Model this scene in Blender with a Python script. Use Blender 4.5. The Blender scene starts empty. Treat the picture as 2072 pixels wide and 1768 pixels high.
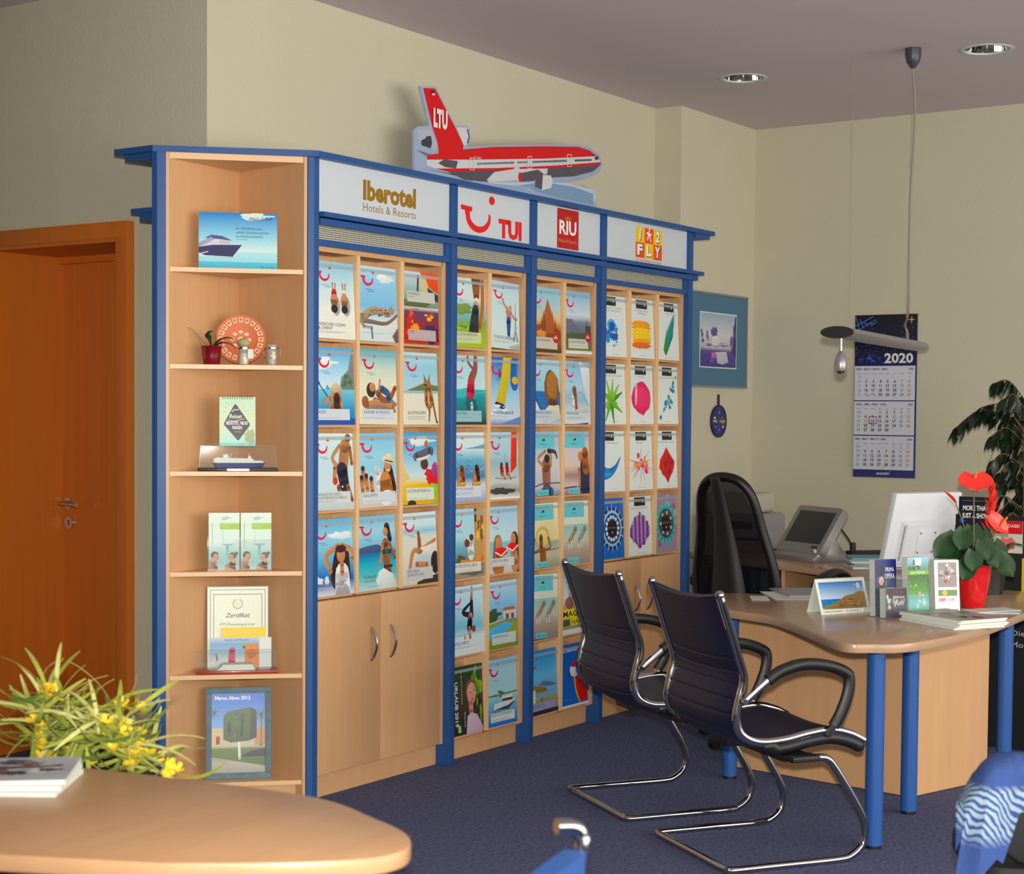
import bpy, bmesh, math, random
import numpy as np
from mathutils import Vector, Matrix
R = math.radians
sc = bpy.context.scene
COL = sc.collection

# ------------------------------------------------------------------ camera
F = 3343.0; YAW = 0.60135; PIT = 0.03991; ROLL = 0.00828; CX = 1036.0; CY = 970.0
H = 1.45                                   # eye height in metres
def _tocam(d):
    x = d[0]*math.sin(YAW) - d[1]*math.cos(YAW); z = d[0]*math.cos(YAW) + d[1]*math.sin(YAW); y = -d[2]
    c, s = math.cos(PIT), math.sin(PIT); y, z = c*y - s*z, s*y + c*z
    c, s = math.cos(ROLL), math.sin(ROLL)
    return (c*x - s*y, s*x + c*y, z)
M3 = np.array([_tocam(e) for e in np.eye(3)]).T
CAM = np.array([0, 0, H])
cd = bpy.data.cameras.new('camera'); cam = bpy.data.objects.new('camera', cd); COL.objects.link(cam)
cd.sensor_width = 36; cd.lens = F/2072*36; cd.shift_y = (CY - 884)/2072; cd.clip_start = .05
r_, d_, f_ = M3
cam.matrix_world = Matrix(((r_[0], -d_[0], -f_[0], 0), (r_[1], -d_[1], -f_[1], 0), (r_[2], -d_[2], -f_[2], H), (0, 0, 0, 1)))
cd.dof.use_dof = True; cd.dof.focus_distance = 7.0; cd.dof.aperture_fstop = 5.6
sc.camera = cam
def ray(x, y): return M3.T @ np.array([(x - CX)/F, (y - CY)/F, 1.0])
def onZ(x, y, z): d = ray(x, y); return CAM + d*((z - H)/d[2])
def onX(x, y, X): d = ray(x, y); return CAM + d*(X/d[0])
def onY(x, y, Y): d = ray(x, y); return CAM + d*(Y/d[1])
def onP(x, y, p0, n):
    d = ray(x, y); n = np.array(n, float); return CAM + d*(np.dot(np.array(p0) - CAM, n)/np.dot(d, n))

# ------------------------------------------------------------------ world, light, exposure
w = bpy.data.worlds.new('world'); sc.world = w; w.use_nodes = True
bg = w.node_tree.nodes['Background']; bg.inputs[0].default_value = (1.0, .97, .88, 1); bg.inputs[1].default_value = 0.8
def area(name, loc, target, size, size_y, power, col):
    l = bpy.data.lights.new(name, 'AREA'); l.shape = 'RECTANGLE'; l.size = size; l.size_y = size_y; l.energy = power; l.color = col
    o = bpy.data.objects.new(name, l); COL.objects.link(o); o.location = loc
    o.rotation_euler = (Vector(target) - Vector(loc)).to_track_quat('-Z', 'Y').to_euler(); return o
area('window_street_offscreen', (4.2, -3.25, 1.7), (4.6, 4, 1.5), 9.0, 2.4, 285, (1, .97, .88))
fl = bpy.data.lights.new('camera_flash_offscreen', 'SPOT'); fl.energy = 900; fl.spot_size = R(70); fl.spot_blend = .8; fl.shadow_soft_size = .03; fl.color = (1, .96, .88)
fo = bpy.data.objects.new('camera_flash_offscreen', fl); COL.objects.link(fo); fo.location = (-.03, -.02, H + .12)      # on the camera: the photograph shows its hard shadows on the end wall
fo.rotation_euler = (Vector((8.24, 4.6, 1.5)) - Vector(fo.location)).to_track_quat('-Z', 'Y').to_euler()
vs = sc.view_settings; vs.view_transform = 'Standard'; vs.look = 'None'; vs.gamma = 1; vs.use_curve_mapping = False; vs.exposure = 0.0

# ------------------------------------------------------------------ materials
def lin(c):
    c = c/255.0
    return c/12.92 if c <= .04045 else ((c + .055)/1.055)**2.4
def rgb(r, g, b): return (lin(r), lin(g), lin(b), 1.0)
MATS = {}
def mat(name, col, rough=.5, metal=0.0, var=0.0, scale=(8, 8, 8), bump=0.0, bscale=200, spec=.5, coat=0.0, alpha=1.0, trans=0.0, emit=None, emit_s=0):
    m = bpy.data.materials.new(name); m.use_nodes = True; nt = m.node_tree; b = nt.nodes['Principled BSDF']
    b.inputs['Base Color'].default_value = col; b.inputs['Roughness'].default_value = rough; b.inputs['Metallic'].default_value = metal
    b.inputs['Specular IOR Level'].default_value = spec; b.inputs['Coat Weight'].default_value = coat
    b.inputs['Alpha'].default_value = alpha; b.inputs['Transmission Weight'].default_value = trans
    if emit: b.inputs['Emission Color'].default_value = emit; b.inputs['Emission Strength'].default_value = emit_s
    tc = nt.nodes.new('ShaderNodeTexCoord')
    if var > 0:
        mp = nt.nodes.new('ShaderNodeMapping'); mp.inputs['Scale'].default_value = scale
        nz = nt.nodes.new('ShaderNodeTexNoise'); nz.inputs['Scale'].default_value = 1.0; nz.inputs['Detail'].default_value = 5
        mx = nt.nodes.new('ShaderNodeMix'); mx.data_type = 'RGBA'
        mx.inputs[6].default_value = tuple(min(1, c*(1 - var)) for c in col[:3]) + (1,); mx.inputs[7].default_value = tuple(min(1, c*(1 + var)) for c in col[:3]) + (1,)
        nt.links.new(tc.outputs['Object'], mp.inputs[0]); nt.links.new(mp.outputs[0], nz.inputs['Vector'])
        nt.links.new(nz.outputs[0], mx.inputs[0]); nt.links.new(mx.outputs[2], b.inputs['Base Color'])
    if bump > 0:
        n2 = nt.nodes.new('ShaderNodeTexNoise'); n2.inputs['Scale'].default_value = bscale; n2.inputs['Detail'].default_value = 3
        bp = nt.nodes.new('ShaderNodeBump'); bp.inputs['Strength'].default_value = bump; bp.inputs['Distance'].default_value = .004
        nt.links.new(tc.outputs['Object'], n2.inputs['Vector']); nt.links.new(n2.outputs[0], bp.inputs['Height']); nt.links.new(bp.outputs[0], b.inputs['Normal'])
    MATS[name] = m; return m
mat('plaster', rgb(193, 188, 165), .9, var=.03, scale=(3, 3, 3), bump=.25, bscale=90)
mat('ceiling', rgb(204, 190, 194), .95, var=.03, scale=(2, 2, 2), bump=.15, bscale=90)
mat('carpet', rgb(93, 98, 130), 1.0, var=.85, scale=(75, 75, 75), bump=1.0, bscale=220, spec=.1)
mat('beech', rgb(204, 157, 112), .42, var=.10, scale=(22, 22, 1.2))
mat('desk_beech', rgb(178, 144, 116), .22, var=.08, scale=(2, 20, 12))
mat('beech_flat', rgb(190, 146, 106), .38, var=.10, scale=(2, 20, 12))
mat('beech_edge', rgb(226, 184, 136), .4, var=.06, scale=(10, 10, 2))
mat('door_wood', rgb(196, 104, 30), .4, var=.14, scale=(30, 30, 1.5))
mat('blue', rgb(38, 80, 138), .42, var=.04, spec=.3)
mat('blue_metal', rgb(38, 84, 154), .45, var=.04, spec=.35)
mat('chrome', rgb(186, 184, 184), .06, 1.0)
mat('steel', rgb(200, 196, 192), .25, 1.0)
mat('leather', rgb(19, 22, 50), .46, var=.15, scale=(30, 30, 30), bump=.2, bscale=260)
mat('black', rgb(18, 17, 20), .45, bump=.05)
mat('black_soft', rgb(22, 20, 24), .7, bump=.3, bscale=300)
mat('paper', rgb(214, 220, 210), .6)
mat('panel_white', rgb(196, 204, 210), .5)
mat('plastic_white', rgb(222, 226, 232), .35, var=.02)
mat('plastic_grey', rgb(150, 146, 150), .4, var=.03)
mat('silver', rgb(160, 156, 160), .35, .6)
mat('screen', rgb(40, 46, 52), .15)
mat('red_glaze', rgb(205, 18, 22), .22, coat=.4)
mat('dark_red', rgb(120, 8, 26), .25, coat=.3)
mat('leaf', rgb(22, 60, 20), .3, var=.25, scale=(20, 20, 20))
mat('leaf_dark', rgb(30, 46, 28), .4, var=.3, scale=(14, 14, 14))
mat('leaf_lime', rgb(150, 158, 60), .5, var=.3, scale=(30, 30, 30))
mat('leaf_pale', rgb(196, 194, 116), .5, var=.2, scale=(30, 30, 30))
mat('leaf_moss', rgb(96, 120, 52), .5, var=.3, scale=(30, 30, 30))
mat('leaf_yellow', rgb(176, 148, 50), .5, var=.2)
mat('blossom', rgb(238, 200, 40), .6, var=.15)
mat('stem', rgb(104, 104, 60), .6)
mat('flower_red', rgb(236, 52, 40), .3, coat=.3, var=.06, scale=(30, 30, 30))
mat('spadix', rgb(220, 150, 40), .6, bump=.5, bscale=600)
mat('terracotta', rgb(214, 110, 66), .6)
mat('cream', rgb(226, 208, 170), .6)
mat('soil', rgb(60, 44, 34), .95, bump=.6, bscale=120)
mat('mahogany', rgb(150, 46, 22), .3, coat=.3)
mat('shell', rgb(226, 214, 190), .6, var=.1)
mat('sponge', rgb(180, 166, 120), .9, bump=.6, bscale=200)
mat('frame_worn', rgb(104, 124, 132), .8, var=.3, scale=(40, 40, 40))
mat('blue_fabric', rgb(30, 74, 140), .85, bump=.4, bscale=300)
mat('navy', rgb(40, 44, 110), .6)
mat('yellow', rgb(238, 206, 34), .6)
mat('grey_metal', rgb(70, 72, 84), .4, .3)
mat('wire', rgb(140, 132, 116), .5)
mat('brown', rgb(110, 78, 50), .8)
mat('binder_blue', rgb(40, 90, 160), .5)
mat('teal_paper', rgb(110, 170, 190), .6)
def glass(name, col, mixf, rough=.04, dif=.75):
    m = bpy.data.materials.new(name); m.use_nodes = True; nt = m.node_tree; nt.nodes.remove(nt.nodes['Principled BSDF'])
    out = nt.nodes['Material Output']; t = nt.nodes.new('ShaderNodeBsdfTransparent'); g = nt.nodes.new('ShaderNodeBsdfGlossy'); mx = nt.nodes.new('ShaderNodeMixShader')
    d = nt.nodes.new('ShaderNodeBsdfDiffuse'); m2 = nt.nodes.new('ShaderNodeMixShader'); m2.inputs[0].default_value = dif
    t.inputs[0].default_value = (.97, .98, .98, 1); g.inputs[0].default_value = (1, 1, 1, 1); g.inputs['Roughness'].default_value = rough; d.inputs[0].default_value = col
    mx.inputs[0].default_value = mixf
    nt.links.new(g.outputs[0], m2.inputs[1]); nt.links.new(d.outputs[0], m2.inputs[2])
    nt.links.new(t.outputs[0], mx.inputs[1]); nt.links.new(m2.outputs[0], mx.inputs[2]); nt.links.new(mx.outputs[0], out.inputs[0]); MATS[name] = m
glass('acrylic', rgb(210, 215, 215), .045)
glass('acrylic_edge', rgb(190, 200, 205), .26)
mat('clear_strip', rgb(186, 196, 200), .5, alpha=.34)
glass('jar_glass', rgb(210, 210, 200), .22)
mat('mesh_fabric', rgb(14, 11, 16), .9, alpha=.88, spec=.1)
# printed surfaces: colour comes from the print's own colour layer
mp_ = bpy.data.materials.new('print'); mp_.use_nodes = True
_b = mp_.node_tree.nodes['Principled BSDF']; _a = mp_.node_tree.nodes.new('ShaderNodeVertexColor'); _a.layer_name = 'Col'
_h = mp_.node_tree.nodes.new('ShaderNodeHueSaturation'); _h.inputs['Saturation'].default_value = 1.08; _h.inputs['Value'].default_value = .96
mp_.node_tree.links.new(_a.outputs[0], _h.inputs['Color']); mp_.node_tree.links.new(_h.outputs[0], _b.inputs['Base Color']); _b.inputs['Roughness'].default_value = .38; MATS['print'] = mp_
_t = mp_.node_tree.nodes.new('ShaderNodeTexCoord'); _n = mp_.node_tree.nodes.new('ShaderNodeTexNoise'); _n.inputs['Scale'].default_value = 170; _n.inputs['Detail'].default_value = 4
_m = mp_.node_tree.nodes.new('ShaderNodeMapRange'); _m.inputs[3].default_value = .84; _m.inputs[4].default_value = 1.08       # the grain of a printed photograph
mp_.node_tree.links.new(_t.outputs['Object'], _n.inputs['Vector']); mp_.node_tree.links.new(_n.outputs[0], _m.inputs[0]); mp_.node_tree.links.new(_m.outputs[0], _h.inputs['Value'])
# perforated metal grille
m = mat('grille', rgb(196, 196, 180), .5, .2); nt = m.node_tree; b = nt.nodes['Principled BSDF']
tc = nt.nodes.new('ShaderNodeTexCoord'); sx = nt.nodes.new('ShaderNodeSeparateXYZ'); nt.links.new(tc.outputs['Object'], sx.inputs[0])
prev = None
for ax in ('X', 'Z'):
    mu = nt.nodes.new('ShaderNodeMath'); mu.operation = 'MULTIPLY'; mu.inputs[1].default_value = 1/.0078; nt.links.new(sx.outputs[ax], mu.inputs[0])
    fr = nt.nodes.new('ShaderNodeMath'); fr.operation = 'FRACT'; nt.links.new(mu.outputs[0], fr.inputs[0])
    gt = nt.nodes.new('ShaderNodeMath'); gt.operation = 'GREATER_THAN'; gt.inputs[1].default_value = .42; nt.links.new(fr.outputs[0], gt.inputs[0])
    if prev is None: prev = gt
    else:
        ml = nt.nodes.new('ShaderNodeMath'); ml.operation = 'MULTIPLY'; nt.links.new(prev.outputs[0], ml.inputs[0]); nt.links.new(gt.outputs[0], ml.inputs[1]); prev = ml
mx = nt.nodes.new('ShaderNodeMix'); mx.data_type = 'RGBA'; mx.inputs[6].default_value = rgb(96, 92, 82); mx.inputs[7].default_value = rgb(232, 232, 214)
nt.links.new(prev.outputs[0], mx.inputs[0]); nt.links.new(mx.outputs[2], b.inputs['Base Color'])

# ------------------------------------------------------------------ mesh helpers
class MB:
    def __init__(s): s.v = []; s.f = []
    def add(s, vs, fs):
        k = len(s.v); s.v += [tuple(p) for p in vs]; s.f += [tuple(i + k for i in f) for f in fs]; return s
    def box(s, x0, x1, y0, y1, z0, z1):
        return s.add([(x0, y0, z0), (x1, y0, z0), (x1, y1, z0), (x0, y1, z0), (x0, y0, z1), (x1, y0, z1), (x1, y1, z1), (x0, y1, z1)],
                     [(0, 3, 2, 1), (4, 5, 6, 7), (0, 1, 5, 4), (1, 2, 6, 5), (2, 3, 7, 6), (3, 0, 4, 7)])
    def prism(s, poly, z0, z1, ax='z'):
        n = len(poly)
        a = sum(poly[i][0]*poly[(i + 1) % n][1] - poly[(i + 1) % n][0]*poly[i][1] for i in range(n))
        if a < 0: poly = poly[::-1]
        if ax == 'z': vs = [(p[0], p[1], z0) for p in poly] + [(p[0], p[1], z1) for p in poly]
        elif ax == 'y': vs = [(p[0], z1, p[1]) for p in poly] + [(p[0], z0, p[1]) for p in poly]      # poly in xz
        else: vs = [(z0, p[0], p[1]) for p in poly] + [(z1, p[0], p[1]) for p in poly]                 # poly in yz
        return s.add(vs, [tuple(range(n))[::-1], tuple(range(n, 2*n))] + [(i, (i + 1) % n, (i + 1) % n + n, i + n) for i in range(n)])
    def tube(s, path, r, n=8, closed=False, flat=1.0):
        P = [Vector(p) for p in path]; m = len(P); rs = r if isinstance(r, (list, tuple)) else [r]*m
        up = None; rings = []
        for i in range(m):
            a = P[i - 1] if (i > 0 or closed) else P[i]; b = P[(i + 1) % m] if (i < m - 1 or closed) else P[i]
            t = (b - a).normalized()
            if up is None: up = Vector((0, 0, 1)) if abs(t.z) < .9 else Vector((1, 0, 0))
            sd = t.cross(up)
            if sd.length < 1e-6: sd = t.cross(Vector((0, 1, 0)))
            sd.normalize(); up = sd.cross(t).normalized()
            rings.append([P[i] + (sd*math.cos(2*math.pi*k/n) + up*math.sin(2*math.pi*k/n)*flat)*rs[i] for k in range(n)])
        vs = [p for g in rings for p in g]; fs = []
        for i in range(m if closed else m - 1):
            j = (i + 1) % m
            for k in range(n): fs.append((i*n + k, i*n + (k + 1) % n, j*n + (k + 1) % n, j*n + k))
        if not closed: fs += [tuple(range(n))[::-1], tuple(range((m - 1)*n, m*n))]
        return s.add(vs, fs)
    def lathe(s, prof, n=24, c=(0, 0, 0), sx=1, sy=1):
        vs = []; fs = []; m = len(prof)
        for (r, z) in prof: vs += [(c[0] + r*math.cos(2*math.pi*k/n)*sx, c[1] + r*math.sin(2*math.pi*k/n)*sy, c[2] + z) for k in range(n)]
        for i in range(m - 1):
            for k in range(n): fs.append((i*n + k, i*n + (k + 1) % n, (i + 1)*n + (k + 1) % n, (i + 1)*n + k))
        fs += [tuple(range(n))[::-1], tuple(range((m - 1)*n, m*n))]
        return s.add(vs, fs)
    def ball(s, c, rx, ry=None, rz=None, n=12, m=8):
        ry = ry or rx; rz = rz or rx
        pr = [(math.sin(math.pi*i/m), -math.cos(math.pi*i/m)) for i in range(m + 1)]; pr[0] = (.02, -1); pr[-1] = (.02, 1)
        vs = []; fs = []
        for (r, z) in pr: vs += [(c[0] + r*rx*math.cos(2*math.pi*k/n), c[1] + r*ry*math.sin(2*math.pi*k/n), c[2] + z*rz) for k in range(n)]
        for i in range(m):
            for k in range(n): fs.append((i*n + k, i*n + (k + 1) % n, (i + 1)*n + (k + 1) % n, (i + 1)*n + k))
        fs += [tuple(range(n))[::-1], tuple(range(m*n, (m + 1)*n))]
        return s.add(vs, fs)
    def grid(s, G, thick=0.0, nrm=None):
        a = len(G); b = len(G[0]); vs = [p for row in G for p in row]
        fs = [(i*b + j, i*b + j + 1, (i + 1)*b + j + 1, (i + 1)*b + j) for i in range(a - 1) for j in range(b - 1)]
        if thick:
            # offset copy along per-vertex normals, closed at the rim
            nv = []
            for i in range(a):
                for j in range(b):
                    p = Vector(G[min(i + 1, a - 1)][j]) - Vector(G[max(i - 1, 0)][j]); q = Vector(G[i][min(j + 1, b - 1)]) - Vector(G[i][max(j - 1, 0)])
                    nn = q.cross(p); nn.normalize(); nv.append(Vector(G[i][j]) + nn*thick)
            k = len(vs); vs = vs + nv; fs = [tuple(reversed(f)) for f in fs] + [tuple(i + k for i in f) for f in fs]
            rim = [j for j in range(b)] + [i*b + b - 1 for i in range(1, a)] + [(a - 1)*b + j for j in range(b - 2, -1, -1)] + [i*b for i in range(a - 2, 0, -1)]
            for q in range(len(rim)): x, y = rim[q], rim[(q + 1) % len(rim)]; fs.append((x, y, y + k, x + k))
        return s.add(vs, fs)
    def xf(s, m): s.v = [tuple(m @ Vector(p)) for p in s.v]; return s
    def mesh(s, name, material, smooth=False, bevel=0.0, seg=2):
        me = bpy.data.meshes.new(name); me.from_pydata(s.v, [], s.f)
        if bevel:
            bm = bmesh.new(); bm.from_mesh(me); bmesh.ops.recalc_face_normals(bm, faces=bm.faces)
            es = [e for e in bm.edges if len(e.link_faces) == 2 and e.calc_face_angle(0) > .6]
            bmesh.ops.bevel(bm, geom=es, offset=bevel, segments=seg, affect='EDGES', clamp_overlap=True, profile=.5); bm.to_mesh(me); bm.free()
        me.materials.append(MATS[material] if isinstance(material, str) else material)
        if smooth or bevel:
            me.polygons.foreach_set('use_smooth', [True]*len(me.polygons)); me.set_sharp_from_angle(angle=.7)
        me.update(); return me
    def build(s, name, material, parent=None, loc=(0, 0, 0), smooth=False, bevel=0.0, seg=2, rz=0):
        return link(name, s.mesh(name, material, smooth, bevel, seg), parent, loc, rz)
def link(name, me, parent=None, loc=(0, 0, 0), rz=0):
    o = bpy.data.objects.new(name, me); COL.objects.link(o); o.location = loc; o.rotation_euler = (0, 0, rz)
    if parent: o.parent = parent
    return o
def tag(o, label=None, cat=None, group=None, kind=None):
    if label: o['label'] = label
    if cat: o['category'] = cat
    if group: o['group'] = group
    if kind: o['kind'] = kind
    return o
def thing(name, label, cat, loc=(0, 0, 0), rz=0, group=None):
    o = bpy.data.objects.new(name, None); COL.objects.link(o); o.location = loc; o.rotation_euler = (0, 0, rz); o.empty_display_size = .05
    return tag(o, label, cat, group)
def cat_(pts, n=6, closed=False):
    P = [Vector(p) for p in pts]; m = len(P); out = []
    for i in range(m if closed else m - 1):
        p0 = P[(i - 1) % m] if (closed or i > 0) else P[0]*2 - P[1]; p1 = P[i]; p2 = P[(i + 1) % m]; p3 = P[(i + 2) % m] if (closed or i < m - 2) else P[-1]*2 - P[-2]
        for k in range(n):
            t = k/n; out.append(.5*((2*p1) + (p2 - p0)*t + (2*p0 - 5*p1 + 4*p2 - p3)*t*t + (3*p1 - p0 - 3*p2 + p3)*t**3))
    if not closed: out.append(P[-1])
    return out
def cat2(pts, n=6, closed=False): return [(p.x, p.y) for p in cat_([(a, b, 0) for a, b in pts], n, closed)]
def rrect(x0, x1, y0, y1, r, n=4):
    o = []
    for cx, cy, a in ((x1 - r, y0 + r, -90), (x1 - r, y1 - r, 0), (x0 + r, y1 - r, 90), (x0 + r, y0 + r, 180)):
        o += [(cx + r*math.cos(R(a + 90*k/n)), cy + r*math.sin(R(a + 90*k/n))) for k in range(n + 1)]
    return o

# ------------------------------------------------------------------ prints (flat artwork, built from coloured shapes)
_TC = {}
def text_mesh(s, bold=0.0, shear=0.0):
    k = (s, bold, shear)
    if k not in _TC:
        cu = bpy.data.curves.new('t', 'FONT'); cu.body = s; cu.offset = bold; cu.shear = shear; cu.resolution_u = 2; cu.fill_mode = 'FRONT'
        o = bpy.data.objects.new('t', cu); me = o.to_mesh()
        v = [(p.co.x, p.co.y) for p in me.vertices]; f = [tuple(p.vertices) for p in me.polygons]; o.to_mesh_clear()
        bpy.data.objects.remove(o); bpy.data.curves.remove(cu)
        if not v: v = [(0, 0)]
        x0 = min(p[0] for p in v); v = [((p[0] - x0)/.692, p[1]/.692) for p in v]
        _TC[k] = (v, f, max(p[0] for p in v))
    return _TC[k]
class Art:
    """coordinates 0..1 across and 0..1 up the sheet; later shapes lie on top of earlier ones"""
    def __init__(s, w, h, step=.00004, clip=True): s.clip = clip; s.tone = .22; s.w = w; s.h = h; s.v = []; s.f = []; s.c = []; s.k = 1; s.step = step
    def raw(s, pts, faces, cols):
        if s.clip: pts = [(min(1, max(0, p[0])), min(1, max(0, p[1]))) for p in pts]      # nothing prints past the sheet
        k = len(s.v); y = -s.k*s.step; s.k += 1
        s.v += [(p[0]*s.w, y, p[1]*s.h) for p in pts]
        for f in faces:
            a = 0
            for i in range(len(f)):
                p, q = pts[f[i]], pts[f[(i + 1) % len(f)]]; a += p[0]*q[1] - q[0]*p[1]
            f = f if a > 0 else tuple(reversed(f))
            s.f.append(tuple(i + k for i in f)); s.c += [cols[i] for i in f]
        return s
    def p(s, pts, col):       # a shape; tone paints shading into its colour, lighter top-left, for printed volume
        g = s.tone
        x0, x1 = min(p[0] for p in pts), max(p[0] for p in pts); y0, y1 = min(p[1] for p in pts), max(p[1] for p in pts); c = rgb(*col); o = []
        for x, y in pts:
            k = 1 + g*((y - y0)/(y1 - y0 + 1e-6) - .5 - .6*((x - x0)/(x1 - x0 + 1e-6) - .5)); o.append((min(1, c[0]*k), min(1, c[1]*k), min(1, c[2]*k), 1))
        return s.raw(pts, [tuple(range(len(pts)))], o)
    def r(s, x0, y0, x1, y1, col, col2=None):
        a = rgb(*col); b = rgb(*(col2 or col)); return s.raw([(x0, y0), (x1, y0), (x1, y1), (x0, y1)], [(0, 1, 2, 3)], [a, a, b, b])   # col bottom, col2 top
    def bands(s, *st):        # ((y, colour), ...) bottom to top: a smooth vertical blend
        for (y0, c0), (y1, c1) in zip(st, st[1:]): s.r(0, y0, 1, y1, c0, c1); s.k -= 1
        s.k += 1; return s
    def e(s, cx, cy, rx, ry, col, n=20, rot=0):
        c, d = math.cos(R(rot)), math.sin(R(rot)); q = s.w/s.h; o = []
        for i in range(n):
            a = 2*math.pi*i/n; X = rx*math.cos(a); Y = ry*math.sin(a)/q; o.append((cx + X*c - Y*d, cy + (X*d + Y*c)*q))
        return s.p(o, col)
    def blob(s, cx, cy, rx, ry, col, seed=0, j=.3, n=22):
        rd = random.Random(seed); o = []
        for i in range(n): a = 2*math.pi*i/n; k = 1 + rd.uniform(-j, j); o.append((cx + rx*k*math.cos(a), cy + ry*k*math.sin(a)))
        return s.p([(min(1, max(0, x)), min(1, max(0, y))) for x, y in o], col)
    def splat(s, cx, cy, rx, ry, cols, n=14, seed=0, big=.5, j=.35):
        rd = random.Random(seed)
        for i in range(n):
            a = rd.uniform(0, 6.28); q = rd.random()**.6; k = big*rd.uniform(.4, 1)
            s.blob(cx + rx*q*math.cos(a)*(1 - k*.6), cy + ry*q*math.sin(a)*(1 - k*.6), rx*k*.7, ry*k*.7, cols[i % len(cols)], seed*77 + i, j)
        return s
    def ln(s, pts, wd, col, wd2=None):
        if len(pts) > 2 and pts[0] != pts[-1] and wd > .03: pts = cat2(pts, 4)
        q = s.h/s.w; P = [(x, y*q) for x, y in pts]; m = len(P); L = []; Rr = []
        if wd > .03:
            for (x, y), r_ in ((pts[0], wd/2), (pts[-1], (wd if wd2 is None else wd2)/2)): s.e(x, y, r_*.98, r_*.98/q, col, 12); s.k -= 1
        for i in range(m):
            a = P[max(i - 1, 0)]; b = P[min(i + 1, m - 1)]; dx, dy = b[0] - a[0], b[1] - a[1]; l = math.hypot(dx, dy) or 1
            k = wd if wd2 is None else wd + (wd2 - wd)*i/(m - 1); ox, oy = -dy/l*k/2, dx/l*k/2
            L.append((P[i][0] + ox, (P[i][1] + oy)/q)); Rr.append((P[i][0] - ox, (P[i][1] - oy)/q))
        pts = L + Rr; c = rgb(*col); lt = tuple(min(1, v*1.14) for v in c[:3]) + (1,); dk_ = tuple(v*.82 for v in c[:3]) + (1,)  # limb shading painted in: one edge lighter, the other darker
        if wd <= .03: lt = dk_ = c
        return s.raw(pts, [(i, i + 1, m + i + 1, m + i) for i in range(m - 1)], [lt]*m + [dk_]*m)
    def t(s, txt, x, y, size, col, fit=None, al='L', bold=0.0, shear=0.0, rot=0, asp=1.0):
        v, f, wd = text_mesh(txt, bold, shear); hh = size*s.h; sx = hh*asp
        if fit: sx = fit*s.w/max(wd, .01)
        off = {'L': 0, 'C': -wd/2, 'R': -wd}[al]; c, d = math.cos(R(rot)), math.sin(R(rot)); o = []
        for px, py in v: X = (px + off)*sx; Y = py*hh; o.append((x + (X*c - Y*d)/s.w, y + (X*d + Y*c)/s.h))
        return s.raw(o, f, [rgb(*col)]*len(o))
    def script(s, x, y, wd, col=(60, 70, 90), seed=0):     # an unreadably small line of handwriting
        rd = random.Random(seed); return s.ln([(x + wd*i/9, y + rd.uniform(-.006, .006)) for i in range(10)], .006, col)
    def small(s, x, y, wd, col=(120, 130, 140), n=1, dy=.016):
        for i in range(n): s.r(x, y - i*dy, x + wd*(1 - .15*(i % 2)), y - i*dy + .004, col)
        return s
    def smile(s, x, y, sz, col=(226, 20, 72), ky=.74):              # the smiling T-dot mark, sz wide (fraction of width)
        q = s.w/s.h*ky; S = lambda a, b: (x + a*sz, y + b*sz*q)
        s.p([S(0, .68), S(.36, .66), S(.35, .53), S(.02, .55)], col)
        out = []; inn = []
        for i in range(13):
            a = R(198 + (374 - 198)*i/12); out.append(S(.55 + .39*math.cos(a), .42 + .42*math.sin(a)))
            b = R(200 + (368 - 200)*i/12); k = 1 - .0*i; inn.append(S(.57 + .30*math.cos(b), .50 + .33*math.sin(b)))
        top = [S(.12, .58), S(.28, .56)]
        pts = [top[0]] + out + inn[::-1] + [top[1]]; n = len(out)
        fs = [(0, 1, 2*n, 2*n + 1)] + [(1 + i, 2 + i, 2*n - i - 1, 2*n - i) for i in range(n - 1)]
        s.raw(pts, fs, [rgb(*col)]*len(pts)); s.e(x + .97*sz, y + .92*sz*q, .095*sz, .115*sz*q, col, 14); return s
    def build(s, name, parent=None, loc=(0, 0, 0), rz=0):
        me = bpy.data.meshes.new(name); me.from_pydata(s.v, [], s.f); me.materials.append(MATS['print'])
        ca = me.color_attributes.new('Col', 'FLOAT_COLOR', 'CORNER'); ca.data.foreach_set('color', [x for c in s.c for x in c])
        me.update(); return link(name, me, parent, loc, rz)

# ================================================================== the room
X0, Y0, YP, XJ, XR, ZC = 4.47, 4.46, 4.30, 7.84, 8.73, 3.10
DY0, DY1, DZ, DX = 4.905, 5.66, 2.115, 4.80
tag(MB().box(-3.2, 9.1, -3.4, 8.2, -.1, 0).build('floor', 'carpet'), kind='structure')
DL = [onZ(1504, 158, ZC), onZ(1997, 100, ZC)]                     # the two recessed lights are real holes
bm = bmesh.new(); es = []
for lp in [[(-3.2, -3.4), (9.1, -3.4), (9.1, 8.2), (-3.2, 8.2)]] + [[(c[0] + .1*math.cos(6.2832*k/24), c[1] + .1*math.sin(6.2832*k/24)) for k in range(24)] for c in DL]:
    vv = [bm.verts.new((x, y, ZC)) for x, y in lp]; es += [bm.edges.new((vv[i], vv[(i + 1) % len(vv)])) for i in range(len(vv))]
bmesh.ops.triangle_fill(bm, use_beauty=True, edges=es, normal=(0, 0, -1)); me = bpy.data.meshes.new('ceiling'); bm.to_mesh(me); bm.free(); me.materials.append(MATS['ceiling'])
tag(link('ceiling', me), kind='structure')
m = MB().prism([(X0 + .36, Y0), (XJ, Y0), (XJ, YP), (XR + .001, YP), (XR + .001, 4.86), (X0 + .36, 4.86)], 0, ZC)
tag(m.build('wall_back', 'plaster'), kind='structure')
tag(MB().box(XR, 9.0, -3.4, 4.9, 0, ZC).build('wall_right', 'plaster'), kind='structure')
m = MB().box(X0, X0 + .36, Y0, DY0, 0, ZC).box(X0, X0 + .36, DY1, 8.2, 0, ZC).box(X0, X0 + .36, DY0, DY1, DZ, ZC)
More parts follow.
